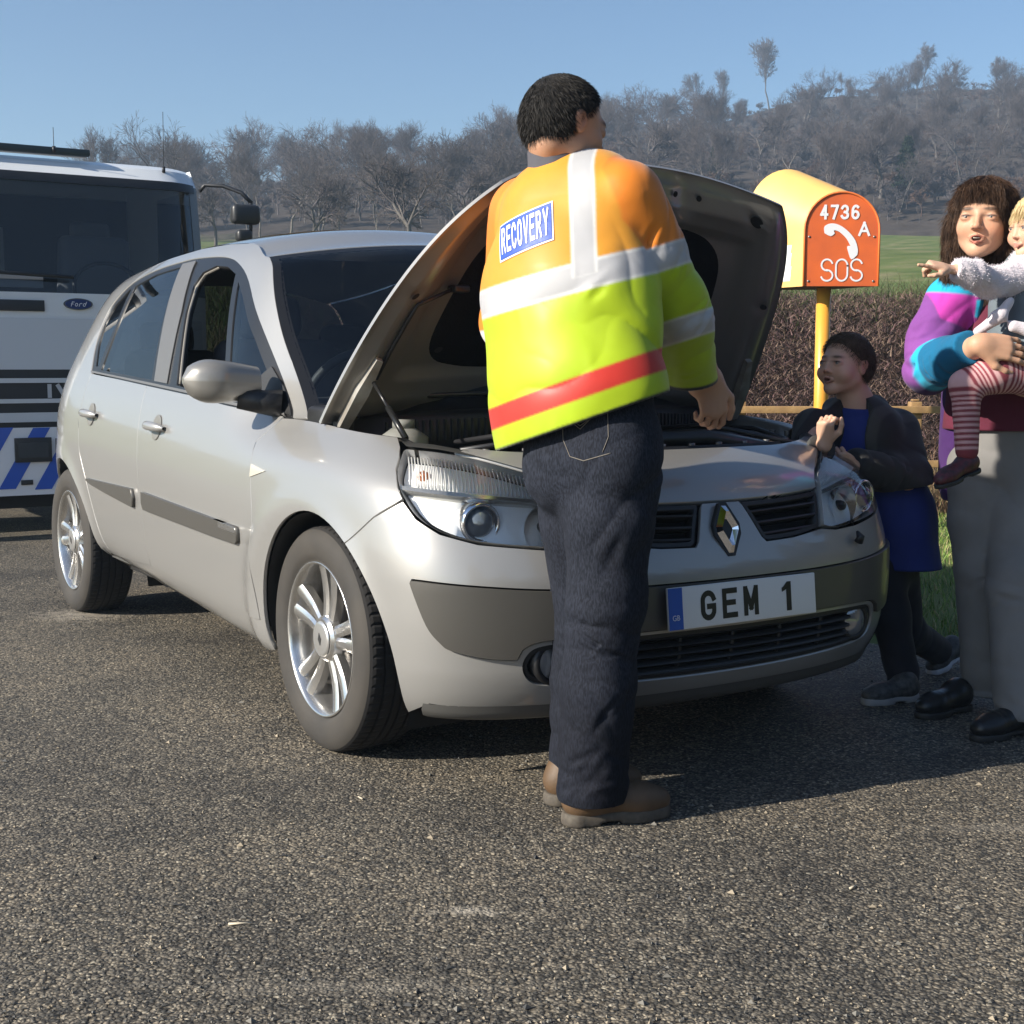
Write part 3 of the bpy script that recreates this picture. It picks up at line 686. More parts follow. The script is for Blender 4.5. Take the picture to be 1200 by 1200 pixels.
# door mirrors
for side in (-1, 1):
    par = [c for c in car.children if c.name.startswith('front_door')][0 if side == -1 else 1]
    base = Vector((-.50, side*.80, 1.005)); mb = MB(); rows = []
    # housing: loft of rounded sections from the door outwards
    for t in np.linspace(0, 1, 14):
        v = side*(.835 + t*.225)
        hh = .070*(1-.10*(1-t))*(1 - max(0, t-.62)**2*4.2)*(.80+.20*math.sin(min(1, t*1.6)*1.57)); dd = .085*(1 - max(0, t-.55)**2*3.0)*(.62 + .38*min(1, t*2))
        if t > .999: hh *= .35; dd *= .4
        cx = -.475 - .02*t; cz = 1.050 + .008*t; row = []
        for a in np.linspace(0, 2*math.pi, 25):
            ca, sa = math.cos(a), math.sin(a); ex = math.copysign(abs(ca)**.75, ca)*dd*(1.0 if ca > 0 else .45); ez = math.copysign(abs(sa)**.72, sa)*hh
            row.append((cx + ex, v, cz + ez))
        rows.append(row)
    mb.grid(rows); mb.add(rows[-1][:-1], [tuple(range(24))], True)
    mir = mb.build('door_mirror', mat('mirror_cover', (.27, .26, .24), .36, .45, coat=.5), par)
    mb = MB(); mb.tube([(-.40, side*.78, .985), (-.42, side*.83, .99), (-.45, side*.90, 1.005)], [.045, .038, .035], 10); mb.build('mirror_arm', BLACK, mir)
    # black sail at the foot of the pillar
    w = lambda u, z: (float(wu(u, z, -1))*(-side), z)
    panel('mirror_sail', [w(-.325, .952), w(-.43, 1.05), w(-.50, 1.10), w(-.60, 1.03), w(-.62, .975)], BLACK, par, off=.004, thick=.012, gap=0)
# wheels
def tyre_fn(r, h, t): return r, h
TYRE = mat('tyre', (.028, .026, .024), .78, noise=(6, .2, (.050, .044, .037)), bump=(220, .25, .0008))
TREAD = mat('tread', (.016, .015, .015), .85)
def make_wheel():
    root = bpy.data.objects.new('wheel', None); COL.objects.link(root)
    # tyre, axis = local z, outer face towards +z
    prof = [(.222, .086), (.232, .098), (.250, .1045), (.272, .107), (.292, .1045), (.308, .098), (.3165, .090)]
    n = 288; mb = MB(); mb.lathe(prof, 96, None, True)
    cap_ = [(.3165, .090), (.321, .083), (.3245, .074)]; tread = cap_ + [(.326, .056), (.326, .052), (.318, .050), (.318, .045), (.3265, .043), (.327, .018), (.319, .016), (.319, .010), (.327, .008), (.327, -.008), (.319, -.010), (.319, -.016), (.327, -.018), (.3265, -.043), (.318, -.045), (.318, -.050), (.326, -.052), (.3245, -.074), (.3165, -.090)]
    def fn(r, h, t):
        k = int(t/(2*math.pi)*n + .5) % 4
        if k == 0 and r > .3235 and abs(h) > .018: return r - .003, h
        return r, h
    mb.cur = 1; mb.lathe(tread, n, None, False, fn)
    mb.cur = 0; mb.lathe([(r, -h) for r, h in prof[::-1]], 64, None, True); mb.build('tyre', [TYRE, TREAD], root)
    # rim barrel
    rim = MB(); rim.lathe([(.2235, .088), (.2245, .0955), (.221, .0965), (.2165, .092), (.211, .082), (.205, .060), (.198, .020), (.192, -.06), (.205, -.085)], 72)
    rimo = rim.build('rim', ALLOY, root)
    sp = MB()
    for k in range(5):
        for sgn in (-1, 1):
            rows = []
            for t in np.linspace(0, 1, 9):
                r = .050 + t*.166; off = sgn*(.0150 + .024*t**1.2); wd = .0165 + .005*t; top = .080 - .014*math.sin(t*math.pi)*.4 + .010*t*t - .006; bot = top - .030
                a = 2*math.pi*k/5
                row = []
                for (o, h) in ((-wd, bot), (-wd, top-.006), (-wd*.45, top), (wd*.45, top), (wd, top-.006), (wd, bot)):
                    x, y = r, off + o; row.append((x*math.cos(a)-y*math.sin(a), x*math.sin(a)+y*math.cos(a), h))
                row.append(row[0]); rows.append(row)
            sp.grid(rows)
    sp.lathe([(.070, .052), (.066, .076), (.058, .084), (.0, .087)], 48)
    sp.build('spoke', ALLOY, rimo, auto=30)
    hb = MB(); hb.lathe([(.052, .086), (.050, .090), (.042, .0915), (0, .0925)], 36); hub = hb.build('hub_cap', mat('hub_cap', (.66, .65, .63), .3, .8), rimo)
    mb = MB(); V = [(.010, 0), (0, .018), (-.010, 0), (0, -.018)]
    mb.prism(V, .0925, .094); mb.build('hub_badge', mat('hub_dark', (.08, .08, .08), .3, .6), hub)
    mb = MB(); mb.lathe([(.015, .0), (.14, .0), (.14, .012), (.05, .02), (.05, .045)], 40); mb.build('brake_disc', STEEL, root)
    mb = MB(); mb.lathe([(.0, -.02), (.195, -.02)], 40); mb.build('wheel_back', SOOT, root)
    return root
def tree_copy(o, parent=None):
    c = o.copy(); COL.objects.link(c); c.parent = parent
    for ch in list(o.children): tree_copy(ch, c)
    return c
wh = make_wheel()
spots = ((0.0, -1, 11), (0.0, 1, 11), (-2.685, -1, 33), (-2.685, 1, 50))
for i, (u, side, rot) in enumerate(spots):
    w = wh if i == 0 else tree_copy(wh)
    w.parent = car; w.location = (u, side*.752, .322)
    # axis z -> outward
    q = Matrix.Rotation(math.pi/2*(1 if side == -1 else -1), 4, 'X') @ Matrix.Rotation(R(rot), 4, 'Z')
    w.rotation_euler = q.to_euler()

# ---------------------------------------------------------------- bonnet, opened
BA = .9379; BH = np.array([-.1402, 0, .985]); D0 = np.array([math.cos(BA), 0, math.sin(BA)]); DN = np.array([-math.sin(BA), 0, math.cos(BA)])
HW = _sp([0, .1, .3, .45, .6, .70, .76, .80, .83], [.805, .80, .775, .745, .705, .660, .600, .50, .36])
def bon(t, s, d=0.):
    """t 0..1 from hinge to nose, s -1..1 across, d = depth below the outer skin"""
    s = np.asarray(s, float); T = np.asarray(t, float); a = np.abs(s)
    tt = T*(.8462 - .0206*a**2.23)
    v = s*(.80 - .1055*T - .114*T**2 - .0829*T**6)
    bowz = .013 - a**2.3*(.0862 + .0491*T) + .0194*T**3 + .06*T*(1-T)
    rear = .11*(1 - a**2)*(1 - T)**3          # rear edge bowed towards the screen
    tt2 = tt - rear*.6
    P = BH + tt2[..., None]*D0 + (bowz - d)[..., None]*DN
    P[..., 1] = v
    return P
nT, nS = 48, 64; TG, SG = np.meshgrid(np.linspace(0, 1, nT), np.linspace(-1, 1, nS), indexing='ij')
mb = MB(); mb.grid([list(map(tuple, r)) for r in bon(TG, SG, np.zeros_like(TG))]); bonnet = mb.build('bonnet', PAINT, car)
ed = np.minimum(np.minimum(TG, 1-TG)*.84, (1-np.abs(SG))*.76)
def rise(e, a, b): return _sm(a, b, e)
dep = .010 + .030*rise(ed, .022, .045) - .020*rise(ed, .15, .185)
# stiffening beads in the frame
dep += .010*np.exp(-((ed-.095)/.018)**2) - .006*np.exp(-((ed-.062)/.008)**2)
dep -= .010*np.exp(-((np.hypot((TG-.90)*.84, (np.abs(SG)-.78)*.7))/.028)**2)
dep -= .012*np.exp(-((np.hypot((TG-.92)*.84, (np.abs(SG)-.38)*.7))/.05)**4)
dep -= .010*np.exp(-((np.hypot((TG-.55)*.84, (np.abs(SG)-.90)*.7))/.02)**2)
mb = MB(); mb.grid([list(map(tuple, r)) for r in bon(TG, SG, dep)][::-1]); 
inn = mb.build('inner_frame', PAINT_IN, bonnet)
mb = MB()
for L in ([(t, -1.) for t in np.linspace(0, 1, 40)] + [(1., s) for s in np.linspace(-1, 1, 50)] + [(t, 1.) for t in np.linspace(1, 0, 40)] + [(0., s) for s in np.linspace(1, -1, 40)],):
    a = np.array(L); p = bon(a[:, 0], a[:, 1], np.zeros(len(a))); q = bon(a[:, 0], a[:, 1], np.full(len(a), .012)); mb.grid([list(map(tuple, p)), list(map(tuple, q))])
mb.build('bonnet_edge', PAINT, bonnet)
# insulation pad
mb = MB(); rows = []
for r in np.linspace(.02, 1, 14):
    row = []
    for a in np.linspace(0, 2*math.pi, 65):
        ca, sa = math.cos(a), math.sin(a); x = math.copysign(abs(ca)**.42, ca)*r; y = math.copysign(abs(sa)**.42, sa)*r
        t = .50 + y*.315 - .05*max(0, abs(x)-.75); s = x*.70; row.append(tuple(bon(np.array(t), np.array(s), np.array(.036 - .022*r**8))))
    rows.append(row)
mb.grid(rows); mb.build('insulation_pad', mat('insulation', (.009, .009, .010), .95, bump=(90, .6, .004), spec=.1), bonnet)
# oval openings in the frame
for sgn in (-1, 1):
    for (t, s, a, b) in ((.90, .80, .026, .020), (.55, .905, .012, .010), (.93, .45, .012, .01), (.93, .30, .010, .01), (.20, .86, .012, .012), (.30, .62, .014, .010)):
        mb = MB(); ring = [bon(np.array(t + b/.84*math.sin(q)), np.array(sgn*(s + a/.72*math.cos(q))), np.array(.0445 if t > .5 else .040)) for q in np.linspace(0, 2*math.pi, 20)[:-1]]
        mb.add([tuple(p) for p in ring], [tuple(range(19))]); mb.build('frame_opening', SOOT, bonnet)
# latch and hinges
mb = MB(); p = bon(np.array(.955), np.array(0.), np.array(.045)); mb.box(p, (.05, .10, .04), None, .008); mb.build('latch', STEEL, bonnet)
HINGE = mat('hinge_paint', (.42, .41, .38), .45, .3, noise=(20, .2, (.25, .22, .18)))
for sgn in (-1, 1):
    mb = MB(); a = bon(np.array(.02), np.array(sgn*.93), np.array(.05)); b = bon(np.array(.17), np.array(sgn*.92), np.array(.052)); c = bon(np.array(.30), np.array(sgn*.91), np.array(.05))
    mb.tube([a, b, c], [.020, .026, .014], 4, False); mb.tube([Vector(a), Vector((-.16, sgn*.735, .93))], [.018, .022], 4, False); mb.build('hinge', HINGE, bonnet)
    # gas strut
mb = MB(); a = Vector(bon(np.array(.22), np.array(-.90), np.array(.05))); b = Vector((.265, -.70, .905))
mb.tube([a, a.lerp(b, .55)], .0055, 8); mb.tube([a.lerp(b, .5), b], .009, 8); mb.build('gas_strut', mat('strut', (.03, .03, .03), .3, .5), bonnet)
mb = MB(); mb.tube([bon(np.array(t), np.array(-.88), np.array(.055)) for t in (.22, .34, .45, .52)] + [bon(np.array(.56), np.array(-.72), np.array(.05))], .006, 6); mb.box(bon(np.array(.56), np.array(-.70), np.array(.055)), (.05, .05, .02), None, .006); mb.build('washer_hose', BLACK, bonnet)

# ---------------------------------------------------------------- engine bay
ENG = mat('engine_plastic', (.014, .014, .015), .42, bump=(40, .2, .003))
for sgn in (-1, 1):        # inner wing ledges under the shut line
    mb = MB(); rows = []
    for (u, z) in [(-.30, .944), (-.19, .941), (-.05, .934), (.08, .925), (.19, .917), (.29, .908)]:
        v = abs(float(S(float(wu(u, z, -1)), z)[1])); rows.append([(u, sgn*v, z-.001), (u, sgn*(v-.022), z-.012), (u, sgn*(v-.028), z-.045), (u, sgn*(v-.08), z-.05), (u, sgn*(v-.085), z-.20)])
    mb.grid(rows); lg_ = mb.build('inner_wing', PAINT_IN, car)
    mb = MB()
    for u in (-.1, .0, .1, .2, .27): mb.tube([(u, sgn*.70, .875), (u, sgn*.70, .892)], .010, 6, False)
    mb.build('bolt', STEEL, lg_)
mb = MB()       # slam panel between the lamps
rows = []
for s in np.linspace(-1, 1, 41):
    w = s*.66; a = S(w, .868); rows.append([tuple(a + np.array([-.02, 0, -.002])), tuple(a + np.array([-.05, 0, -.010])), tuple(a + np.array([-.055, 0, .006])), tuple(a + np.array([-.12, 0, .002])), tuple(a + np.array([-.13, 0, -.06]))])
mb.grid(rows); slam = mb.build('slam_panel', BLACK, car)
mb = MB()
for s in np.linspace(-1, 1, 41)[::4]:
    a = S(s*.62, .868); mb.tube([tuple(a + np.array([-.085, 0, .0])), tuple(a + np.array([-.085, 0, .012]))], .010, 8)
mb.build('fixing', STEEL, slam)
mb = MB(); rows = []      # the black strip over each lamp
for sgn in (-1, 1):
    rows = []
    for t in np.linspace(0, 1, 14):
        w = -sgn*(-.90 + t*.42)*1; z = float(np.interp(abs(w), [.46, .52, .591, .70, .80, .90], [.798, .817, .838, .866, .882, .889])); p = S(w, z); rows.append([tuple(p), tuple(p + np.array([-.03, 0, .012])), tuple(p + np.array([-.07, 0, .010])), tuple(p + np.array([-.09, 0, -.06]))])
    mb.grid(rows)
mb.build('lamp_cover', mat('cover_grey', (.05, .05, .048), .35, .2), slam)
mb = MB(); mb.box((.20, 0, .60), (.75, 1.30, .30)); mb.build('engine_bay_floor', SOOT, car)
mb = MB(); mb.box((.28, .05, .80), (.40, .56, .12), None, .03); mb.box((.28, .05, .868), (.26, .34, .02), None, .008)
for i in range(4): mb.box((.18 + i*.065, .05, .882), (.02, .30, .012), None, .004)
eng = mb.build('engine_cover', ENG, car)
mb = MB(); mb.box((.12, .48, .80), (.20, .26, .18), None, .012); mb.build('battery', mat('battery_case', (.03, .03, .035), .4), car)
mb = MB(); mb.tube([(.40, -.42, .82), (.38, -.10, .885), (.45, .20, .89), (.46, .42, .85), (.30, .60, .83)], .028, 12); mb.build('air_hose', mat('hose', (.012, .012, .012), .35), car)
mb = MB(); mb.tube([(.10, -.62, .78), (.10, -.62, .90), (.10, -.62, .925)], [.07, .07, .035], 20); mb.tube([(.10, -.62, .925), (.10, -.62, .95)], .032, 16); mb.build('fluid_reservoir', mat('reservoir', (.22, .22, .20), .4), car)
for (a, b, c) in (((.30, -.55, .87), (.35, -.30, .90), (.20, -.1, .90)), ((.10, -.45, .88), (.30, -.40, .91), (.52, -.35, .86)), ((.05, .3, .9), (.3, .34, .92), (.5, .5, .87)), ((.0, .55, .9), (.2, .62, .9), (.4, .58, .87))): mb = MB(); mb.tube([a, b, c], .008, 8); mb.build('cable', mat('cable', (.02, .02, .022), .4), car)
# cowl with its ribbed intake
mb = MB(); rows = []
for s in np.linspace(-1, 1, 41):
    e = WS(s*.985, 0.0); rows.append([tuple(e), tuple(e + np.array([.03, 0, .004])), tuple(e + np.array([.07, 0, -.012])), tuple(e + np.array([.075, 0, -.09])), (max(.02, e[0]-.02)*1., e[1]*.97, .80)])
mb.grid(rows); cowl = mb.build('cowl', BLACK, car)
mb = MB()
for s in np.linspace(-.78, .80, 64):
    e = WS(s, 0.0); mb.box(e + np.array([.077, 0, -.052]), (.010, .006, .062))
mb.build('intake_rib', mat('rib_black', (.03, .03, .03), .4), cowl)
mb = MB()
for s0, s1 in ((-.80, .02), (-.05, .72)):
    pts = [WS(s, .05) + np.array([.012, 0, .022]) for s in np.linspace(s0, s1, 9)]; mb.tube([tuple(p) for p in pts], [.013, .011, .009, .008, .008, .007, .007, .006, .005], 6)
mb.build('wiper', mat('wiper_black', (.03, .03, .03), .3), cowl)
for sgn in (-1, 1):
    mb = MB(); e = WS(sgn*.96, 0.02); mb.box((float(e[0])+.05, float(e[1])*.97, .94), (.14, .12, .09), None, .02); mb.build('cowl_end', BLACK, cowl)
# ---------------------------------------------------------------- ground, verge, hillside
rng = random.Random(7); nr = np.random.default_rng(7)
EP, ED = np.array([1.62, 5.16]), np.array([-.534, .8455]); EN = np.array([.8455, .534])
def edge_d(x, y): return (x - EP[0])*EN[0] + (y - EP[1])*EN[1]
def _pl(x, xs, ys): return np.interp(x, xs, ys)
def terrain(x, y):
    x = np.asarray(x, float); y = np.asarray(y, float)
    base = _pl(y, [0, 10.4, 11.2, 12.6, 14, 25, 50, 80], [0, 0, .28, .95, 1.35, 2.6, 5.3, 8.5])
    ridge = np.clip(31.7 + .18*x, 20, 43) + 1.2*np.sin(x*.06 + 1) + .8*np.sin(x*.17)
    k = np.clip((y - 80)/125., 0, 1); k = k**.9
    hill = 8.5 + (ridge - 8.5)*k
    hill = np.where(y > 205, ridge - (y - 205)*.10, hill)
    z = np.where(y > 80, hill, base)
    z = z + np.where(y > 14, .25*np.sin(x*.31 + y*.13)*np.minimum(1, (y-14)/20), 0)
    d = edge_d(x, y)
    e = _sm(-.10, .12, d)
    z = np.where(y < 60, z*_sm(.0, 2.0, d + (y < 9)*0 - 1.2*(y > 9)*0), z)
    return z*1.0 + (-.035)*(1 - e) + .030*e
def node_mat(name):
    m = bpy.data.materials.new(name); m.use_nodes = True; n = m.node_tree.nodes; return m, n, m.node_tree.links, n['Principled BSDF']
def ramp(n, pts, interp='LINEAR'):
    r = n.new('ShaderNodeValToRGB'); r.color_ramp.interpolation = interp; e = r.color_ramp.elements
    while len(e) < len(pts): e.new(.5)
    for el, (p, c) in zip(e, pts): el.position = p; el.color = (*c, 1) if len(c) == 3 else c
    return r
# tarmac with exposed chippings
m, n, l, p = node_mat('tarmac'); TAR = m
tc = n.new('ShaderNodeTexCoord')
v = n.new('ShaderNodeTexVoronoi'); v.inputs['Scale'].default_value = 130; v.inputs['Randomness'].default_value = 1
wv = n.new('ShaderNodeTexNoise'); wv.inputs['Scale'].default_value = 60; wv.inputs['Detail'].default_value = 2
ad = n.new('ShaderNodeMix'); ad.data_type = 'VECTOR'; ad.inputs[0].default_value = .012
l.new(tc.outputs['Object'], ad.inputs[4]); l.new(wv.outputs['Color'], ad.inputs[5]); l.new(tc.outputs['Object'], wv.inputs['Vector']); l.new(ad.outputs[1], v.inputs['Vector'])
sp_ = n.new('ShaderNodeSeparateColor'); l.new(v.outputs['Color'], sp_.inputs[0])
cr = ramp(n, [(0, (.055, .055, .053)), (.30, (.098, .092, .082)), (.55, (.155, .140, .117)), (.80, (.235, .208, .168)), (.95, (.32, .28, .22)), (1, (.46, .42, .34))]); l.new(sp_.outputs[0], cr.inputs[0])
dk = ramp(n, [(0, (1, 1, 1)), (.42, (1, 1, 1)), (.66, (.42, .41, .40))]); l.new(v.outputs['Distance'], dk.inputs[0])
mu = n.new('ShaderNodeMix'); mu.data_type = 'RGBA'; mu.blend_type = 'MULTIPLY'; mu.inputs[0].default_value = 1; l.new(cr.outputs[0], mu.inputs[6]); l.new(dk.outputs[0], mu.inputs[7])
big = n.new('ShaderNodeTexNoise'); big.inputs['Scale'].default_value = 1.3; big.inputs['Detail'].default_value = 9; big.inputs['Roughness'].default_value = .62; l.new(tc.outputs['Object'], big.inputs['Vector'])
br = ramp(n, [(.30, (.50, .50, .51)), (.48, (.84, .825, .79)), (.68, (1.20, 1.14, 1.04))]); l.new(big.outputs['Fac'], br.inputs[0])
mu2 = n.new('ShaderNodeMix'); mu2.data_type = 'RGBA'; mu2.blend_type = 'MULTIPLY'; mu2.inputs[0].default_value = 1; l.new(mu.outputs[2], mu2.inputs[6]); l.new(br.outputs[0], mu2.inputs[7])
# two pale dusty scuffs
last_ = mu2.outputs[2]
for (cx_, cy_, rx_, ry_, a_) in ((-1.90, 6.05, .30, .22, .75), (-.095, 2.69, .12, .035, .85), (.25, 2.55, .05, .02, .5), (-.95, 2.62, .03, .02, .5), (1.2, 3.2, .30, .05, .3), (-.3, 2.35, .5, .05, .25)):
    mp = n.new('ShaderNodeMapping'); mp.inputs['Location'].default_value = (-cx_/rx_, -cy_/ry_, 0); mp.inputs['Scale'].default_value = (1/rx_, 1/ry_, 1); l.new(tc.outputs['Object'], mp.inputs['Vector'])
    ln = n.new('ShaderNodeVectorMath'); ln.operation = 'LENGTH'; l.new(mp.outputs[0], ln.inputs[0])
    nz = n.new('ShaderNodeTexNoise'); nz.inputs['Scale'].default_value = 26; nz.inputs['Detail'].default_value = 6; l.new(tc.outputs['Object'], nz.inputs['Vector'])
    ma = n.new('ShaderNodeMath'); ma.operation = 'MULTIPLY_ADD'; l.new(nz.outputs['Fac'], ma.inputs[0]); ma.inputs[1].default_value = 2.4; l.new(ln.outputs['Value'], ma.inputs[2])
    mr = n.new('ShaderNodeMapRange'); mr.inputs[1].default_value = 2.05; mr.inputs[2].default_value = 1.15; mr.inputs[3].default_value = 0; mr.inputs[4].default_value = a_; l.new(ma.outputs[0], mr.inputs[0])
    mm = n.new('ShaderNodeMix'); mm.data_type = 'RGBA'; l.new(mr.outputs[0], mm.inputs[0]); l.new(last_, mm.inputs[6]); mm.inputs[7].default_value = (.36, .32, .26, 1); last_ = mm.outputs[2]
l.new(last_, p.inputs['Base Color'])
p.inputs['Roughness'].default_value = .72; p.inputs['Specular IOR Level'].default_value = .35
iv = n.new('ShaderNodeMath'); iv.operation = 'MULTIPLY'; iv.inputs[1].default_value = -1; l.new(v.outputs['Distance'], iv.inputs[0])
a2 = n.new('ShaderNodeMath'); a2.operation = 'MULTIPLY_ADD'; l.new(sp_.outputs[1], a2.inputs[0]); a2.inputs[1].default_value = .45; l.new(iv.outputs[0], a2.inputs[2])
b = n.new('ShaderNodeBump'); b.inputs['Strength'].default_value = .62; b.inputs['Distance'].default_value = .0065; l.new(a2.outputs[0], b.inputs['Height']); l.new(b.outputs[0], p.inputs['Normal'])
mb = MB(); T = lambda t: tuple(EP + ED*t) + (0.,)
pts = [(-60, -30, 0), (22, -30, 0)]; far = [T(t) for t in np.concatenate([np.linspace(-22, -3, 8), np.linspace(-2.8, 4, 60), np.linspace(4.5, 16, 10)])]
far = [(x + .035*math.sin(i*1.7) + .02*math.sin(i*4.1), y, 0) for i, (x, y, z) in enumerate(far)]
pts += far + [(-60, far[-1][1] + .2, 0)]
mb.add(pts, [tuple(range(len(pts)))]); o = mb.build('tarmac', TAR); tag(o, kind='structure')
# loose grit and a few bits of straw lying on it
N = 9000; gy = 2.15 + 6*nr.random(N)**1.8; gx = nr.uniform(-.55, .55, N)*gy*1.0; gs = nr.uniform(.0015, .0042, N)*(1 + (nr.random(N) < .04)*1.0)
B = np.array([(1, 0, 0), (-.5, .87, 0), (-.5, -.87, 0), (0, 0, .9), (.2, .1, -.6)], float); A_ = nr.uniform(0, 6.28, N); c_, s_ = np.cos(A_), np.sin(A_)
V = np.stack([gx[:, None] + (B[None, :, 0]*c_[:, None] - B[None, :, 1]*s_[:, None])*gs[:, None]*nr.uniform(.7, 1.5, (N, 1)), gy[:, None] + (B[None, :, 0]*s_[:, None] + B[None, :, 1]*c_[:, None])*gs[:, None], .0022 + B[None, :, 2]*gs[:, None]], -1).reshape(-1, 3)
i_ = np.arange(N)[:, None]*5; F = np.concatenate([i_ + np.array(t_) for t_ in ((0, 1, 3), (1, 2, 3), (2, 0, 3), (1, 0, 4), (2, 1, 4), (0, 2, 4))])
me = bpy.data.meshes.new('loose_grit'); me.from_pydata(V.tolist(), [], F.tolist())
for m_ in (mat('grit_grey', (.16, .15, .13), .8), mat('grit_tan', (.30, .25, .18), .8), mat('grit_dark', (.05, .05, .05), .7)): me.materials.append(m_)
me.polygons.foreach_set('material_index', np.tile(nr.integers(0, 3, N), 6)); tag(link(bpy.data.objects.new('loose_grit', me)), kind='stuff')
for (px_, py_, L_, a_) in ((255, 1107, .045, .1), (1010, 1062, .03, 1.), (420, 950, .03, 2.)):
    yy_ = CAMH/((py_ - 430)/FPX); xx_ = (px_ - 600)/FPX*yy_; mb = MB(); mb.tube([(xx_, yy_, .004), (xx_ + L_*math.cos(a_), yy_ + L_*math.sin(a_)*.5, .006)], [.0028, .0015], 6); tag(mb.build('twig', mat('straw', (.55, .48, .36), .8)), {0: 'pale straw lying on the tarmac near the lower left corner', 1: 'short pale straw lying on the tarmac at the lower right', 2: 'short pale straw on the tarmac below the front wheel'}[(px_ == 1010) + 2*(px_ == 420)], 'twig')
# terrain sheet
m, n, l, p = node_mat('turf'); TURF = m
tc = n.new('ShaderNodeTexCoord'); nz = n.new('ShaderNodeTexNoise'); nz.inputs['Scale'].default_value = .9; nz.inputs['Detail'].default_value = 10; l.new(tc.outputs['Object'], nz.inputs['Vector'])
g1 = ramp(n, [(.3, (.070, .105, .030)), (.5, (.115, .145, .048)), (.7, (.20, .185, .095))]); l.new(nz.outputs['Fac'], g1.inputs[0])
g2 = ramp(n, [(.3, (.050, .032, .024)), (.7, (.080, .055, .042))]); l.new(nz.outputs['Fac'], g2.inputs[0])
g3 = ramp(n, [(.3, (.045, .036, .030)), (.7, (.080, .066, .056))]); l.new(nz.outputs['Fac'], g3.inputs[0])
xyz = n.new('ShaderNodeSeparateXYZ'); l.new(tc.outputs['Object'], xyz.inputs[0])
n2 = n.new('ShaderNodeTexNoise'); n2.inputs['Scale'].default_value = .12; n2.inputs['Detail'].default_value = 8; l.new(tc.outputs['Object'], n2.inputs['Vector'])
def step(src, a, bb, wob=0.):
    s_ = src
    if wob:
        w_ = n.new('ShaderNodeMath'); w_.operation = 'MULTIPLY_ADD'; l.new(n2.outputs['Fac'], w_.inputs[0]); w_.inputs[1].default_value = wob; l.new(src, w_.inputs[2]); s_ = w_.outputs[0]
    r_ = n.new('ShaderNodeMapRange'); r_.inputs[1].default_value = a; r_.inputs[2].default_value = bb; l.new(s_, r_.inputs[0]); return r_.outputs[0]
def mixc(f, a, bb):
    x_ = n.new('ShaderNodeMix'); x_.data_type = 'RGBA'; l.new(f, x_.inputs[0]); l.new(a, x_.inputs[6]); l.new(bb, x_.inputs[7]); return x_.outputs[2]
c1 = mixc(step(xyz.outputs['Y'], 10.0, 10.8, .8), g1.outputs[0], g2.outputs[0])
c2 = mixc(step(xyz.outputs['Y'], 14.2, 16.5, 2), c1, g1.outputs[0])
c3 = mixc(step(xyz.outputs['Y'], 82, 88, 14), c2, g3.outputs[0])
l.new(c3, p.inputs['Base Color']); p.inputs['Roughness'].default_value = .95; p.inputs['Specular IOR Level'].default_value = .15
b = n.new('ShaderNodeBump'); b.inputs['Strength'].default_value = .8; b.inputs['Distance'].default_value = .12; l.new(nz.outputs['Fac'], b.inputs['Height']); l.new(b.outputs[0], p.inputs['Normal'])
ys = np.concatenate([np.linspace(-40, 3, 8), np.linspace(3.5, 16, 90), np.linspace(16.5, 90, 60), np.linspace(92, 260, 60), [300, 400, 600]])
xs = np.concatenate([np.linspace(-500, -130, 8), np.linspace(-120, -12, 40), np.linspace(-11, 11, 110), np.linspace(12, 120, 40), np.linspace(130, 500, 8)])
GX, GY = np.meshgrid(xs, ys, indexing='ij'); GZ = terrain(GX, GY)
mb = MB(); mb.grid([[(GX[i, j], GY[i, j], GZ[i, j]) for j in range(len(ys))] for i in range(len(xs))])
o = mb.build('ground', TURF); tag(o, kind='structure')

# ---------------------------------------------------------------- grass, bracken
def blades(name, mats, P, H, W, lean, seg=2, seed=1):
    """thin bent blades at points P: one object"""
    r = np.random.default_rng(seed); N = len(P); a = r.uniform(0, 2*np.pi, N); h = H*r.uniform(.5, 1.25, N); w = W*r.uniform(.6, 1.3, N)
    dx, dy = np.cos(a), np.sin(a); ln = lean*r.uniform(.2, 1.3, N); b = r.uniform(0, 2*np.pi, N); lx, ly = np.cos(b)*ln, np.sin(b)*ln
    V = []
    for k, t in enumerate((0, .55, 1.)):
        cx = P[:, 0] + lx*h*t*t; cy = P[:, 1] + ly*h*t*t; cz = P[:, 2] + h*t*(1 - .25*ln*t)
        ww = w*(1 - t*.95)/2
        V.append(np.stack([cx - dy*ww, cy + dx*ww, cz], 1)); V.append(np.stack([cx + dy*ww, cy - dx*ww, cz], 1))
    V = np.stack(V, 1).reshape(-1, 3); i = np.arange(N)*6
    F = np.concatenate([np.stack([i, i+1, i+3, i+2], 1), np.stack([i+2, i+3, i+5, i+4], 1)])
    me = bpy.data.meshes.new(name); me.vertices.add(len(V)); me.vertices.foreach_set('co', V.ravel()); me.loops.add(F.size); me.polygons.add(len(F))
    me.loops.foreach_set('vertex_index', F.ravel()); me.polygons.foreach_set('loop_start', np.arange(0, F.size, 4)); 
    for m_ in mats: me.materials.append(m_)
    mi = np.tile(r.integers(0, len(mats), N), 2); me.polygons.foreach_set('material_index', mi); me.update(calc_edges=True); me.validate()
    return link(bpy.data.objects.new(name, me))
GR = [mat('grass_green', (.12, .22, .030), .6), mat('grass_lime', (.22, .32, .06), .6), mat('grass_dark', (.07, .13, .024), .6), mat('grass_straw', (.34, .29, .13), .7)]
N = 60000; P = np.stack([nr.uniform(-1.5, 5.5, N), nr.uniform(4.6, 10.6, N)], 1); d = edge_d(P[:, 0], P[:, 1]); P = P[(d > .02)]; 
P = np.concatenate([P, terrain(P[:, 0], P[:, 1])[:, None] - .004], 1)
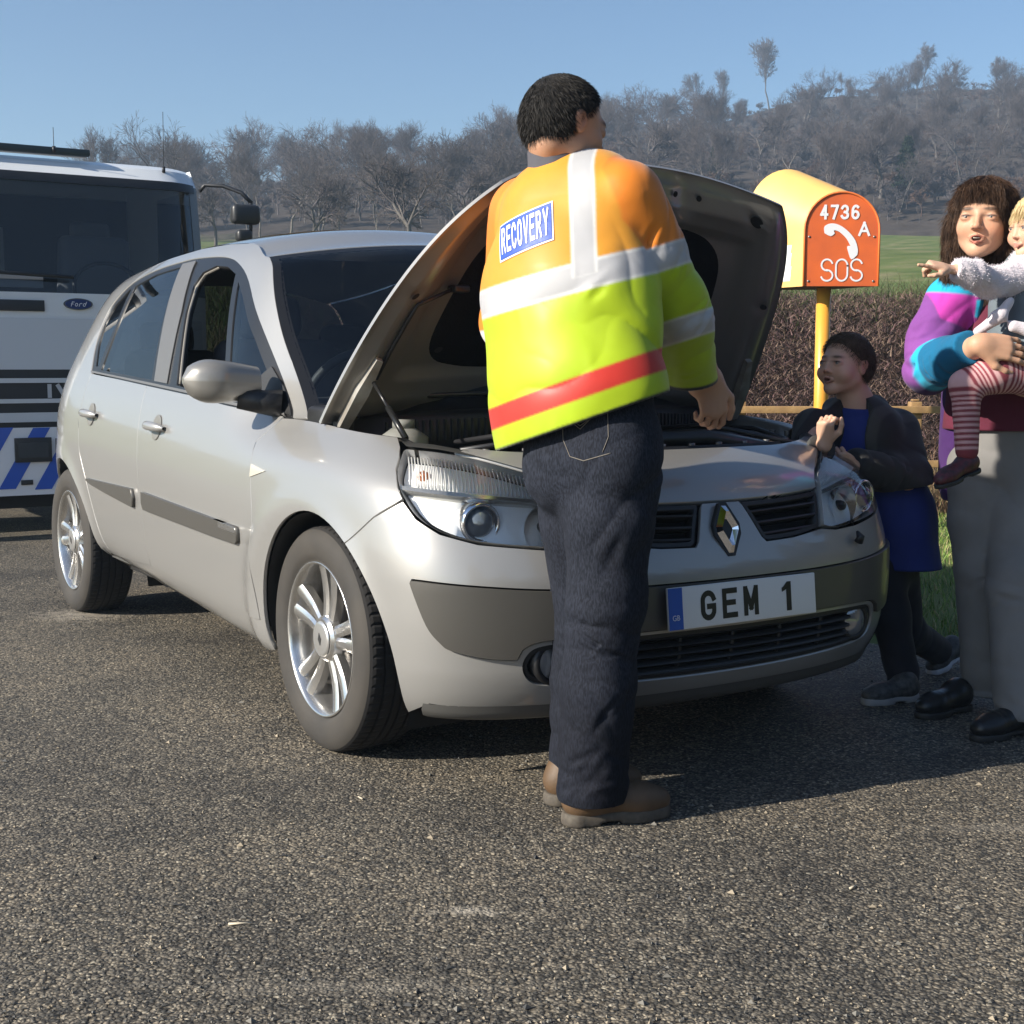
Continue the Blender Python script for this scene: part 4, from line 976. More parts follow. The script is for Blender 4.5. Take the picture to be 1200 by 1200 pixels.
o = blades('verge_grass', [GR[0], GR[1], GR[2], GR[0], GR[3]], P, .065, .006, .8); tag(o, kind='stuff')
N = 26000; P = np.stack([nr.uniform(-3, 9, N), 9.7 + np.abs(nr.normal(0, .45, N))], 1); P = P[edge_d(P[:, 0], P[:, 1]) > .3]; P = np.concatenate([P, terrain(P[:, 0], P[:, 1])[:, None] - .01], 1)
o = blades('dry_grass', [mat('dry_stalk', (.36, .24, .14), .8), mat('dry_stalk2', (.25, .15, .09), .8), GR[3]], P, .34, .007, .5, seed=4); tag(o, kind='stuff')
BR = [mat('bramble_brown', (.105, .062, .050), .8), mat('bramble_purple', (.135, .075, .070), .8), mat('bramble_dark', (.040, .026, .022), .8), mat('bramble_tan', (.20, .135, .095), .8)]
N = 230000; yy = nr.uniform(10.5, 15.2, N); P = np.stack([nr.uniform(-6, 10, N), yy], 1); P = P[edge_d(P[:, 0], P[:, 1]) > 1]
P = np.concatenate([P, terrain(P[:, 0], P[:, 1])[:, None]], 1); P[:, 2] += nr.uniform(-.02, .38, len(P))*_sm(10.4, 11.2, P[:, 1])
o = blades('bracken_bank', BR, P, .10, .011, 2.6, seed=5); tag(o, kind='stuff')
N = 60000; P = np.stack([nr.uniform(-9, 16, N), 14 + np.abs(nr.normal(0, 3.2, N))], 1); P = np.concatenate([P, terrain(P[:, 0], P[:, 1])[:, None] - .01], 1); P = P[nr.random(len(P)) < .35 + .65*(np.sin(P[:, 0]*1.3) + np.sin(P[:, 1]*.9 + 1) > -.4)]
o = blades('rough_grass', [mat('rough_olive', (.075, .085, .030), .8), mat('rough_brown', (.10, .075, .040), .8), GR[2]], P, .42, .014, .9, seed=6); tag(o, kind='stuff')

# ---------------------------------------------------------------- trees
def tree_segments(seed, H, spread=.62, levels=6, trunk=.0135, first=.28, up=.25, twig=.0095, kids=(2, 4)):
    r = random.Random(seed); segs = []
    def grow(p, d, L, rad, lv):
        k = 3 if lv < 3 else 2; q = p.copy(); dd = d.copy()
        for i in range(k):
            dd = (dd + Vector((r.gauss(0, .13), r.gauss(0, .13), r.gauss(0, .10) + up*.12))).normalized(); q2 = q + dd*(L/k); r2 = rad*(1 - .33*(i+1)/k)
            segs.append((tuple(q), tuple(q2), max(rad*(1 - .33*i/k), twig), max(r2, twig), lv)); q = q2
            if lv < levels and i < k-1 and lv > 0 and r.random() < .75: side(q, dd, L*.62, r2*.55, lv+1)
        if lv < levels:
            for _ in range(r.randint(*kids)): side(q, dd, L*r.uniform(.60, .84), rad*.58, lv+1)
    def side(q, dd, L, rad, lv):
        a = dd.orthogonal().normalized(); a.rotate(Matrix.Rotation(r.uniform(0, 6.28), 3, dd)); s_ = r.uniform(.5, 1.25)*spread
        grow(q, (dd + a*s_ + Vector((0, 0, up*.5))).normalized(), L, rad, lv)
    grow(Vector((0, 0, -.3)), Vector((0, 0, 1)), H*first, H*trunk, 0)
    return segs
def seg_arrays(segs, sides=3):
    S_ = np.array([(*a, *b) for a, b, _, _, _ in segs]); R_ = np.array([(c, d) for _, _, c, d, _ in segs]); a, b = S_[:, :3], S_[:, 3:]; d = b - a; d /= np.linalg.norm(d, axis=1, keepdims=True)+1e-9
    t = np.where(np.abs(d[:, 2:3]) < .9, np.array([[0, 0, 1.]]), np.array([[1., 0, 0]])); u = np.cross(d, t); u /= np.linalg.norm(u, axis=1, keepdims=True); w = np.cross(d, u); V = []
    for e, rr in ((a, R_[:, 0]), (b, R_[:, 1])):
        for k in range(sides): g = 2*np.pi*k/sides; V.append(e + (u*math.cos(g) + w*math.sin(g))*rr[:, None])
    V = np.stack(V, 1).reshape(-1, 3); i = np.arange(len(S_))*2*sides
    F = np.concatenate([np.stack([i+k, i+(k+1) % sides, i+sides+(k+1) % sides, i+sides+k], 1) for k in range(sides)]); lv = np.tile(np.array([s_[4] for s_ in segs]), sides)
    return V, F, lv
def quad_mesh(name, V, F, mats, mi=None, smooth=True):
    me = bpy.data.meshes.new(name); me.vertices.add(len(V)); me.vertices.foreach_set('co', np.ascontiguousarray(V, np.float32).ravel()); me.loops.add(F.size); me.polygons.add(len(F))
    me.loops.foreach_set('vertex_index', np.ascontiguousarray(F, np.int32).ravel()); me.polygons.foreach_set('loop_start', np.arange(0, F.size, F.shape[1]))
    for m_ in mats: me.materials.append(m_)
    if mi is not None: me.polygons.foreach_set('material_index', np.ascontiguousarray(mi, np.int32))
    me.polygons.foreach_set('use_smooth', np.full(len(F), smooth)); me.update(calc_edges=True); return me
BARK = mat('bark', (.095, .085, .078), .9, noise=(3, .2, (.16, .145, .130)), spec=.1); TWIG = mat('twig', (.125, .104, .098), .9, noise=(.4, .2, (.085, .078, .082)), spec=.1)
def make_tree(seed, H, **k):
    segs = tree_segments(seed, H, **k); zmax = max(s_[1][2] for s_ in segs); f = H/zmax
    V, F, lv = seg_arrays(segs); V = V*f
    t = np.where(lv <= 1)[0]; c = np.where(lv > 1)[0]
    mt = quad_mesh('trunk', V, F[t], [BARK]); mc = quad_mesh('crown', V, F[c], [TWIG])
    for me in (mt, mc):
        bm = bmesh.new(); bm.from_mesh(me); bmesh.ops.delete(bm, geom=[v_ for v_ in bm.verts if not v_.link_faces], context='VERTS'); bm.to_mesh(me); bm.free()
    return mt, mc, (V, F, lv)
PROTO = [make_tree(3, 10, spread=.62, kids=(2, 4)), make_tree(11, 10, spread=.50, first=.34, kids=(2, 4)), make_tree(23, 10, spread=.75, first=.22, kids=(2, 4)), make_tree(31, 10, spread=.42, first=.30, up=.5), make_tree(47, 10, spread=.9, first=.18, up=.1, kids=(3, 4), levels=5, trunk=.019), make_tree(61, 10, spread=.68, first=.34, up=.22, levels=6, kids=(2, 3), trunk=.012), make_tree(77, 10, spread=.74, first=.28, up=.20, levels=6, kids=(2, 3), trunk=.014), make_tree(61, 10, spread=.60, first=.34, up=.22, levels=6, kids=(2, 4), trunk=.017, twig=.017), make_tree(83, 10, spread=.74, first=.30, up=.20, levels=6, kids=(2, 4), trunk=.019, twig=.017)]
def put_tree(k, x, y, h, rz, label, group=None, z=None, cat='tree', wide=1.):
    o = bpy.data.objects.new('bare_tree', None); COL.objects.link(o); o.location = (x, y, float(terrain(x, y)) if z is None else z); s_ = h/10; o.scale = (s_*wide, s_*wide, s_); o.rotation_euler = (0, 0, rz)
    tag(o, label, cat, group)
    for nm, me in (('trunk', PROTO[k][0]), ('crown', PROTO[k][1])): link(bpy.data.objects.new(nm, me), o)
    return o
def at_px(px, y): return (px - 600)/FPX*y/ math.cos(0)
def px_at(px, py, y):      # world x, z of a picture point at depth y
    a = (px - 600)/FPX; b = -(py - 600)/FPX; c_, s_ = math.cos(PITCH), math.sin(PITCH); t = y/(c_ + b*s_); return a*t, CAMH + (-s_ + b*c_)*t
# named trees on the skyline and in the old orchard
SKY = [  # px, top px, depth, proto, label, width
 (904, 42, 196, 7, 'tallest bare tree on the skyline, its two slender stems standing clear of the wood', .80),
 (1086, 56, 196, 8, 'tall broad bare tree on the hilltop to the right, above the dark shed', .80),
 (1118, 74, 200, 7, 'slim bare tree between the two broad hilltop trees on the right', .6),
 (1166, 66, 194, 8, 'round crowned bare tree on the hilltop nearest the right edge of the picture', .75),
 (820, 84, 196, 8, 'rounded bare tree on the skyline right of the man in the orange jacket', .75),
 (850, 80, 198, 7, 'narrow bare tree on the skyline between the rounded one and the tallest one', .55),
 (966, 76, 200, 5, 'thin lone bare sapling sticking up from the skyline', .30),
 (724, 106, 190, 2, 'bushy bare tree on the skyline just right of the head of the man', .8),
 (310, 138, 150, 2, 'dense domed bare tree on the lower skyline above the car roof', 1.0),
 (395, 138, 160, 1, 'upright bare tree on the lower skyline right of the domed one', .75),
 (580, 136, 150, 2, 'dense spreading bare tree on the skyline just left of the head of the man', .9),
 (1030, 92, 198, 8, 'low bushy bare tree on the hilltop left of the broad tree', .9),
 (176, 160, 150, 0, 'pale twiggy bare tree rising behind the aerials of the lorry', .9),
 (480, 148, 150, 4, 'knotted bare tree on the skyline above the middle of the windscreen', .9),
]
for i, (px, top, y, k, lab, wd) in enumerate(SKY):
    x, zt = px_at(px, top, y); z0 = float(terrain(x, y)); put_tree(k, x, y, zt - z0 + .3, i*1.3, lab, wide=wd)
for i, (px, top, y, k, lab, wd) in enumerate([(368, 200, 52, 4, 'old orchard tree with crooked bare limbs, left of the raised bonnet', 1.0), (478, 176, 48, 4, 'gnarled old orchard tree with forked bare limbs, closest to the raised bonnet', 1.1), (250, 214, 60, 4, 'small old orchard tree beside the mirror of the lorry', 1.0), (545, 190, 60, 4, 'old orchard tree half hidden by the jacket of the man', 1.0)]):
    x, zt = px_at(px, top, y); z0 = float(terrain(x, y)); put_tree(k, x, y, zt - z0 + .2, i*2.1 + .5, lab, wide=wd)
# evergreens
def conifer(seed, H):
    r = np.random.default_rng(seed); N = 9000; t = r.random(N)**.8; z = H*(.22 + .78*t); rad = H*.26*(1 - t*.75)*(.35 + .65*np.abs(np.sin(t*23 + r.normal(0, .3, N)))); a = r.uniform(0, 2*np.pi, N); rr = rad*r.random(N)**.4
    lob = 1 + .35*np.sin(a*3 + t*9) ; rr = rr*lob
    C = np.stack([rr*np.cos(a), rr*np.sin(a), z - rr*.15], 1); U = r.normal(size=(N, 3)); U /= np.linalg.norm(U, axis=1, keepdims=True); W = np.cross(U, r.normal(size=(N, 3))); W /= np.linalg.norm(W, axis=1, keepdims=True)
    s_ = H*.020; V = np.stack([C - U*s_ - W*s_*.4, C + U*s_ - W*s_*.4, C + U*s_ + W*s_*.4, C - U*s_ + W*s_*.4], 1).reshape(-1, 3); F = np.arange(4*N).reshape(-1, 4)
    return quad_mesh('crown', V, F, [mat('pine_needles', (.022, .036, .024), .8, noise=(1.5, .2, (.040, .055, .032)), spec=.1)], smooth=False)
PINE = conifer(3, 10)
TM = MB().tube([(0, 0, -.3), (.05, 0, 4), (0, 0, 9)], [.16, .12, .03], 7)
pine_trunk = TM.build('trunk', BARK); ptm = pine_trunk.data; bpy.data.objects.remove(pine_trunk)
for i, (px, top, y, lab, wd) in enumerate([(1064, 160, 92, 'dark evergreen standing among the bare trees, left of the head of the woman', .9), (838, 168, 100, 'dark evergreen among the bare trees above the raised bonnet', .8), (700, 196, 96, 'dark evergreen low on the hillside behind the shoulder of the man', .7)]):
    x, zt = px_at(px, top, y); z0 = float(terrain(x, y)); h = zt - z0; o = empty('pine_tree', (x, y, z0), i*2., lab, 'tree'); o.scale = (h/10*wd, h/10*wd, h/10)
    link(bpy.data.objects.new('crown', PINE), o); link(bpy.data.objects.new('trunk', ptm), o)
# pale birches along the foot of the wood
for i, px in enumerate((1052, 1078, 1108, 700, 640, 1010)):
    y = 84; x, zt = px_at(px, 232 + (i % 3)*6, y); z0 = float(terrain(x, y)); put_tree(3, x, y, zt - z0, i*.9, 'pale slender bare tree at the foot of the wood', 'pale trees along the foot of the wood', wide=.7)
# dark shed on the hilltop
x0, zt = px_at(1088, 116, 197); x1, _ = px_at(1150, 120, 197); o = empty('shed', ((x0+x1)/2, 197, float(terrain((x0+x1)/2, 197))), .05, 'long dark shed with a low roof on the hilltop', 'shed')
w_ = x1 - x0; h_ = zt - o.location.z; mb = MB(); mb.box((0, 0, h_/2 - .3), (w_, 5, h_)); mb.build('wall', mat('shed_wall', (.030, .045, .040), .8), o)
mb = MB(); mb.add([(-w_/2-.3, -2.8, h_-.3), (w_/2+.3, -2.8, h_-.3), (w_/2+.3, 0, h_+.8), (-w_/2-.3, 0, h_+.8), (w_/2+.3, 2.8, h_-.3), (-w_/2-.3, 2.8, h_-.3)], [(0, 1, 2, 3), (3, 2, 4, 5)]); mb.build('roof', mat('shed_roof', (.045, .055, .06), .7), o)
# the wood: countable trees in front, the mass behind
cnt = 0; tries = 0; pts_ = []
while cnt < 262 and tries < 6000:
    tries += 1; y = rng.uniform(86, 204); px = rng.uniform(140, 1230); x = (px - 600)/FPX*y
    if x < 0 and rng.random() < .3: y = rng.uniform(66, 86); x = (px - 600)/FPX*y
    if any((x-a)**2 + (y-b_)**2 < 7 for a, b_ in pts_): continue
    pts_.append((x, y)); cnt += 1
    h = rng.uniform(3.6, 6.4) if y < 176 else rng.uniform(2.0, 3.8)
    put_tree(rng.choice([0, 1, 2, 5, 6, 6, 4]), x, y, h, rng.uniform(0, 6.28), 'grey leafless tree in the wood on the hillside', 'leafless trees of the hillside wood', wide=rng.uniform(.8, 1.25))
low = [seg_arrays(tree_segments(100+i, 10, spread=.7, levels=4, twig=.035, kids=(3, 4), first=.15)) for i in range(3)]
VV = []; FF = []; MI = []; base = 0
for i in range(3200):
    y = nr.uniform(84, 215); x = nr.uniform(-.42, .44)*y*1.05; k = i % 3; V, F, lv = low[k]; s_ = nr.uniform(.16, .50)*(1 if y < 185 else .8); a = nr.uniform(0, 6.28); c_, q_ = math.cos(a)*s_, math.sin(a)*s_
    V2 = np.stack([V[:, 0]*c_ - V[:, 1]*q_ + x, V[:, 0]*q_ + V[:, 1]*c_ + y, V[:, 2]*s_*.9 + float(terrain(x, y))], 1); VV.append(V2); FF.append(F + base); MI.append(np.full(len(F), i % 3)); base += len(V)
me = quad_mesh('woodland', np.concatenate(VV), np.concatenate(FF), [TWIG, mat('twig_brown', (.125, .085, .068), .9, spec=.1), mat('twig_grey', (.11, .10, .105), .9, spec=.1)], np.concatenate(MI))
o = link(bpy.data.objects.new('woodland', me)); tag(o, kind='stuff')

# ---------------------------------------------------------------- low rail fence
WOOD = mat('fence_wood', (.40, .25, .105), .7, noise=(18, .25, (.27, .16, .07)), bump=(60, .4, .004))
f = empty('rail_fence', (px_at(970, 600, 9.7)[0], 9.7, 0), 0, 'low wooden rail fence with square posts at the back of the grass verge', 'fence'); fx = f.location.x
pxs = [866, 1071, 1276, 661, 456]
for px in pxs:
    x = (px - 600)/FPX*9.7 - fx; mb = MB(); mb.box((x, 0, .42), (.082, .082, .87), None, .006); mb.box((x, 0, .866), (.05, .05, .012), None, .004); mb.build('post', WOOD, f)
mb = MB(); mb.box((-.2, -.062, .80), (6.6, .03, .050), None, .004); mb.build('rail', WOOD, f)
mb = MB(); mb.box((-.2, -.062, .42), (6.6, .03, .050), None, .004); mb.build('rail', WOOD, f)

# ---------------------------------------------------------------- emergency telephone on its post
SX, SY = (961 - 600)/FPX*8.75, 8.75
ORANGE = mat('phone_orange', (.78, .155, .035), .42, coat=.2, noise=(5, .22, (.56, .115, .040))); YEL = mat('phone_yellow', (.80, .50, .16), .45, coat=.2, noise=(4, .2, (.74, .44, .13))); WHT = mat('phone_white', (.82, .82, .84), .4)
sos = empty('emergency_telephone', (SX, SY, 0), 0, 'orange and yellow roadside emergency telephone with a rounded hood, on an orange post', 'emergency phone')
mb = MB(); mb.tube([(0, 0, -.05), (0, 0, .8), (0, 0, 1.62)], .045, 24); mb.build('post', mat('post_orange', (.78, .36, .045), .4, coat=.3), sos)
u_ = FPX/8.75
x0, x1 = (938 - 961)/u_ - .036, (1023.5 - 961)/u_ - .040; zb = CAMH + (430 - 339)/u_*1.0; zt = CAMH + (430 - 234)/u_
cx = (x0+x1)/2; hw_ = (x1-x0)/2; sh = zt - hw_*1.02
def arch(cx, hw, zb, zt, n=20, rh=None):
    rh = rh or hw*1.0; return [(cx - hw, zb)] + [(cx + hw*math.cos(a), zt - rh + rh*math.sin(a)) for a in np.linspace(math.pi, 0, n)] + [(cx + hw, zb)]
A0 = arch(cx, hw_, zb, zt); yf = -.16
face = MB(); V = [(x, yf, z) for x, z in A0]; face.add(V + [(x, yf + .012, z) for x, z in A0], [tuple(range(len(V)))] + [(i, i+1, len(V)+i+1, len(V)+i) for i in range(len(V)-1)]); fo = face.build('front_panel', ORANGE, sos)
rows = []
for t in np.linspace(0, 1, 12):
    B = arch(cx - .27*t, hw_*(1 + .10*t), zb - .004*t, zt + .185*t, rh=hw_*(1 + .25*t)); rows.append([(x*1.0, yf + .004 + .34*t, z) for x, z in B])
mb = MB(); mb.grid([[(x, y, z) for x, y, z in r] for r in rows]); mb.add(rows[-1], [tuple(range(len(rows[-1])))]); hood = mb.build('hood', YEL, sos)
mb = MB(); mb.add([rows[0][0], rows[0][-1], rows[-1][-1], rows[-1][0]], [(0, 1, 2, 3)]); mb.build('base', mat('phone_base', (.05, .04, .03), .6), hood)
mb = MB(); mb.tube([(x, yf - .002, z) for x, z in A0], .007, 6); mb.build('rim', mat('rim_orange', (.80, .20, .05), .35), fo)
def PW(px, py): return ((px - 961)/u_ - .038, CAMH + (430 - py)/u_)
def flat_text(nm, s_, px0, px1, py0, py1, sw, par, y=yf - .003):
    a, z1 = PW(px0, py0); b_, z0 = PW(px1, py1); h = z1 - z0; n_ = len(s_); w = (b_ - a - sw*.9*(n_-1)*1.0)/n_; M = basis((1, 0, 0), (0, 0, 1), (0, -1, 0), (a, y, z0)); return stroke_text(nm, s_, WHT, par, M, h, w, sw, sw*.9)
flat_text('number_text', '4736', 955.5, 1000, 248, 264.5, .0155, fo); flat_text('letter_text', 'A', 999, 1012.5, 267, 283, .0145, fo); flat_text('sos_text', 'SOS', 957, 1005.5, 308, 334, .0105, fo)
# handset mark
HP = [(961, 280), (960.3, 273), (965, 269.5), (972, 269), (980, 272), (989, 279), (996, 288), (999, 298), (998.5, 304), (992, 309), (988, 300), (987, 294.5), (990.5, 294), (986, 286), (978, 278.5), (971.5, 276.5), (972.5, 280), (968, 283)]
mb = MB(); P_ = np.array([PW(*q) for q in chain(*[HP[:9]], HP[8:13], HP[12:17], HP[16:] + [HP[0]], n=3)]); mb.prism([(a, b_) for a, b_ in P_], 0, .0015, basis((1, 0, 0), (0, 0, 1), (0, -1, 0), (0, yf - .002, 0))); mb.build('handset_sign', WHT, fo)
# the same marks on the sunlit flank, half turned away
mb = MB()
def flank(t, z): 
    i = min(10, int(t*11)); r0, r1 = rows[i], rows[i+1]; k = t*11 - i; x = r0[0][0]*(1-k) + r1[0][0]*k; return Vector((x - .0035, yf + .004 + .34*t, z))
for a0, a1, w in ((1.63, 1.72, .05), (1.72, 1.80, .06), (1.80, 1.85, .045)): mb.add([flank(.22, a0), flank(.22 + w*3, a0), flank(.20 + w*3, a1), flank(.20, a1)], [(0, 1, 2, 3)])
mb.build('flank_mark', WHT, hood)
for sx_, sz_ in ((x0 + .03, zb + .03), (x1 - .03, zb + .03), (x0 + .03, zb + .30), (x1 - .03, zb + .30)):
    mb = MB(); mb.lathe([(.008, .0), (.007, .003), (0, .004)], 12, basis((1, 0, 0), (0, 0, 1), (0, -1, 0), (sx_, yf, sz_))); mb.build('screw', STEEL, fo)
# unseen dark tree belt, added behind the camera to darken the paint's reflections
mb = MB(); rows = []
for i, a in enumerate(np.linspace(-.35, 3.05, 60)):
    x, y = 4 + 26*math.sin(a*.92), -2 - 24*math.cos(a*.92 - .35)*.9 
    row = []
    for k, z in enumerate(np.linspace(-.5, 1, 7)):
        rr = 1 + .10*math.sin(i*2.3 + k) + .06*math.sin(i*5.1 + k*2); row.append((x*rr, y*rr, max(z, 0)*(9.0 + 1.8*math.sin(i*1.1) + 1.2*math.sin(i*2.9)) - .3))
    rows.append(row)
mb.grid(rows); o = mb.build('reflection_blocker', mat('blocker_green', (.035, .036, .022), .95, noise=(1.2, .25, (.075, .060, .040)), bump=(3, .9, .3), spec=.1)); tag(o, kind='stuff')
# thin winter haze over the whole place
hz = MB().box((0, 150, 27), (1200, 960, 60)).build('haze', bpy.data.materials.new('haze_air')); tag(hz, kind='stuff'); hz.location.z = 0
m = hz.data.materials[0]; m.use_nodes = True; n = m.node_tree.nodes; n.clear(); o_ = n.new('ShaderNodeOutputMaterial'); vp = n.new('ShaderNodeVolumePrincipled')
vp.inputs['Color'].default_value = (.56, .77, 1.0, 1); vp.inputs['Density'].default_value = .0018; vp.inputs['Anisotropy'].default_value = .2
m.node_tree.links.new(vp.outputs[0], o_.inputs['Volume'])
# ---------------------------------------------------------------- recovery lorry (white forward-control cab)
TA = .5646; ta = np.array([math.cos(TA), math.sin(TA)]); tb = np.array([math.sin(TA), -math.cos(TA)])
TC = np.array([(254 - 600)/FPX*9.5, 9.5])
truck = empty('recovery_lorry', (TC[0], TC[1], 0), TA, 'white recovery lorry with a deep dark windscreen and a blue and white striped bumper', 'lorry')
# local frame: x lateral (0 = corner on the picture's right, -2.3 = far side), y backwards, z up
def TP(px, py, y=0.):
    """picture point on the cab front plane y -> local (x, z)"""
    a = (px - 600)/FPX; b = -(py - 600)/FPX; c_, s_ = math.cos(PITCH), math.sin(PITCH); d = np.array([a, c_ + b*s_]); dz = -s_ + b*c_
    nrm = -tb; k = ((TC + nrm*y) @ nrm)/(d @ nrm); w = d*k - TC; return float(w @ ta), CAMH + dz*k
CABW = mat('cab_white', (.80, .82, .83), .35, coat=.5, noise=(2, .2, (.74, .77, .79))); CABG = mat('cab_grey', (.62, .65, .68), .4, coat=.3); TBLK = mat('cab_black', (.018, .020, .024), .45); TBLU = mat('cab_blue', (.02, .10, .52), .4, coat=.3); TWHT = mat('stripe_white', (.78, .80, .84), .4, coat=.3)
XL = -2.30
def zz(px, py): return TP(px, py)[1]
z_roof = 2.43; z_ws1 = 2.33; z_ws0 = zz(60, 343); z_p1 = zz(60, 373); z_g = zz(60, 433); z_b1 = zz(60, 500); z_b0 = zz(60, 578)
# cab shell: rounded front section extruded across
def front_y(z):  # the front leans back above the waist
    return float(np.interp(z, [.2, .75, z_ws0, z_ws1, z_roof + .01], [0, 0, .0, .14, .26]))
def corner(x): # plan rounding at both ends
    e = min(-x, x - XL); return .16*max(0, 1 - e/.30)**2.2
xsn = np.concatenate([[XL], XL + .30*np.array([.05, .12, .25, .45, .7, 1]), np.linspace(XL + .5, -.5, 9), -.30*np.array([1, .7, .45, .25, .12, .05]), [0]])
def sheet(name, z0, z1, m, par, off=0., xa=XL, xb=0., nz=8):
    X = xsn[(xsn > xa) & (xsn < xb)]; X = np.concatenate([[xa], X, [xb]]); rows = [[(x - 0, front_y(z) + corner(x) - off, z) for z in np.linspace(z0, z1, nz)] for x in X]
    mb = MB(); mb.grid(rows); return mb.build(name, m, par)
cab = sheet('cab', z_g - .02, z_ws0, CABW, truck, 0)
sheet('scuttle_panel', z_g, z_p1, CABG, cab, .006, XL + .05, -.05)
rf = sheet('roof_front', z_ws1 - .01, z_roof, CABW, cab)
mb = MB(); rows = [[(x, front_y(z_roof) + corner(x), z_roof), (x, front_y(z_roof) + corner(x) + .10, z_roof + .035), (x, 1.0, z_roof + .06), (x, 1.9, z_roof + .03), (x, 1.95, z_roof - .1), (x, 1.95, .9)] for x in xsn]; mb.grid(rows); mb.build('roof', CABW, cab)
# sides with door window
for x, sg in ((0., 1), (XL, -1)):
    mb = MB(); d = .16
    def q(y0, z0, y1, z1): mb.add([(x, y0, z0), (x, y1, z0), (x, y1, z1), (x, y0, z1)], [(0, 1, 2, 3)])
    q(d, .75, 1.95, z_ws0); mb.add([(x, d, z_ws0), (x, d + .10, z_ws0), (x, d + .26, z_ws1), (x, .30, z_ws1)], [(0, 1, 2, 3)])
    q(1.15, z_ws0, 1.95, z_ws1); mb.add([(x, .30, z_ws1), (x, 1.95, z_ws1), (x, 1.95, z_roof + .05), (x, .42, z_roof + .03)], [(0, 1, 2, 3)]); mb.build('cab_side', CABW, cab)
    mb = MB(); mb.add([(x, d + .10, z_ws0), (x, 1.15, z_ws0), (x, 1.15, z_ws1), (x, d + .26, z_ws1)], [(0, 1, 2, 3)]); mb.build('side_window', GLASS, cab)
mb = MB(); mb.add([(XL, 1.9, .9), (XL + .75, 1.9, .9), (XL + .75, 1.9, 2.4), (XL, 1.9, 2.4)], [(0, 1, 2, 3)]); mb.add([(-.95, 1.9, .9), (0, 1.9, .9), (0, 1.9, 2.4), (-.95, 1.9, 2.4)], [(0, 1, 2, 3)]); mb.add([(XL + .75, 1.9, .9), (-.95, 1.9, .9), (-.95, 1.9, 1.75), (XL + .75, 1.9, 1.75)], [(0, 1, 2, 3)]); mb.add([(XL + .75, 1.9, 2.15), (-.95, 1.9, 2.15), (-.95, 1.9, 2.4), (XL + .75, 1.9, 2.4)], [(0, 1, 2, 3)]); mb.box((-1.15, 1.0, 1.0), (2.2, 1.8, .5)); mb.build('cab_interior', mat('cab_inside', (.030, .034, .040), .8), cab)
tws = sheet('windscreen', z_ws0, z_ws1, glass_material('lorry_glass', (.62, .68, .72), .01, .08, (.02, .028, .036)), cab, .0, XL + .07, -.07, 10)
for xa, xb in ((XL, XL + .08), (-.08, 0)):
    mb = MB(); rows = [[(x, front_y(z) + corner(x) - .003, z) for z in np.linspace(z_ws0, z_ws1, 10)] for x in np.linspace(xa, xb, 6)]; mb.grid(rows); mb.build('front_pillar', mat('pillar_grey', (.13, .15, .17), .4), cab)
sheet('sun_visor', z_ws1 - .045, z_ws1 + .015, TBLK, cab, .010, XL + .03, -.03, 3)
# roof deflector strip, aerials, wiper, mirror
x_, z_ = TP(118, 178); mb = MB(); mb.box(((XL + x_)/2, .30, z_roof + .075), (x_ - XL, .12, .045), None, .01); mb.build('light_bar', mat('bar_dark', (.03, .045, .05), .4), cab)
for px, y0, y1 in ((194, 198, 130), (65, 174, 148)):
    xa, za = TP(px, y0, .2); xb, zb_ = TP(px - 1, y1, .2); mb = MB(); mb.tube([(xa, .24, za - .02), (xa, .24, za + .02)], .012, 8); mb.tube([(xa, .24, za), (xb, .24, zb_)], .0022, 5); mb.build('aerial', TBLK, cab)
mb = MB(); mb.tube([(-2.1, -.03, z_ws0 + .10), (-1.5, -.04, z_ws0 + .12), (-.95, -.04, z_ws0 + .10)], .012, 6); mb.tube([(-1.6, -.02, z_ws0 - .02), (-1.5, -.04, z_ws0 + .11)], .010, 6); mb.build('wiper', TBLK, tws)
mb = MB(); a = TP(52, 347)[0]; mb.box(((XL + a)/2 + .3, .03, z_ws0 + .075), (a - XL - .6, .03, .09)); mb.build('dash_sticker', mat('sticker', (.42, .42, .43), .5), tws)
# seats and steering wheel behind the glass
mb = MB(); mb.tube([Vector((-.55 + .24*math.cos(a), .55 + .10*math.sin(a), 1.62 + .20*math.sin(a))) for a in np.linspace(0, 6.28, 25)], .016, 6, cap=False); mb.build('steering_wheel', TBLK, cab)
for x in (-.55, -1.75): mb = MB(); mb.box((x, .95, 1.65), (.50, .16, .75), Matrix.Rotation(.15, 3, 'X'), .06); mb.box((x, 1.0, 2.05), (.28, .10, .16), None, .04); mb.build('cab_seat', mat('lorry_seat', (.14, .15, .17), .8), cab)
# fascia: vent, oval badge, grille with bars and letters
def front_box(name, px0, py0, px1, py1, m, par, d=.02, off=0.):
    a, z1 = TP(px0, py0); b_, z0 = TP(px1, py1); mb = MB(); mb.box(((a+b_)/2, -off, (z0+z1)/2), (b_ - a, d, z1 - z0), None, .003); return mb.build(name, m, par)
front_box('vent', -30, 350, 52, 365, TBLK, cab, .02, .004)
cx_, cz_ = TP(91, 356.5); rx_ = TP(108, 356)[0] - cx_; mb = MB(); mb.prism([(cx_ + rx_*math.cos(a), cz_ + rx_*.40*math.sin(a)) for a in np.linspace(0, 2*math.pi, 37)[:-1]], .004, .014, basis((1, 0, 0), (0, 0, 1), (0, -1, 0))); bo = mb.build('oval_badge', CHROME, cab)
mb = MB(); mb.prism([(cx_ + rx_*.90*math.cos(a), cz_ + rx_*.33*math.sin(a)) for a in np.linspace(0, 2*math.pi, 37)[:-1]], .014, .017, basis((1, 0, 0), (0, 0, 1), (0, -1, 0))); mb.build('badge_field', mat('badge_blue', (.010, .030, .14), .3, coat=1.), bo)
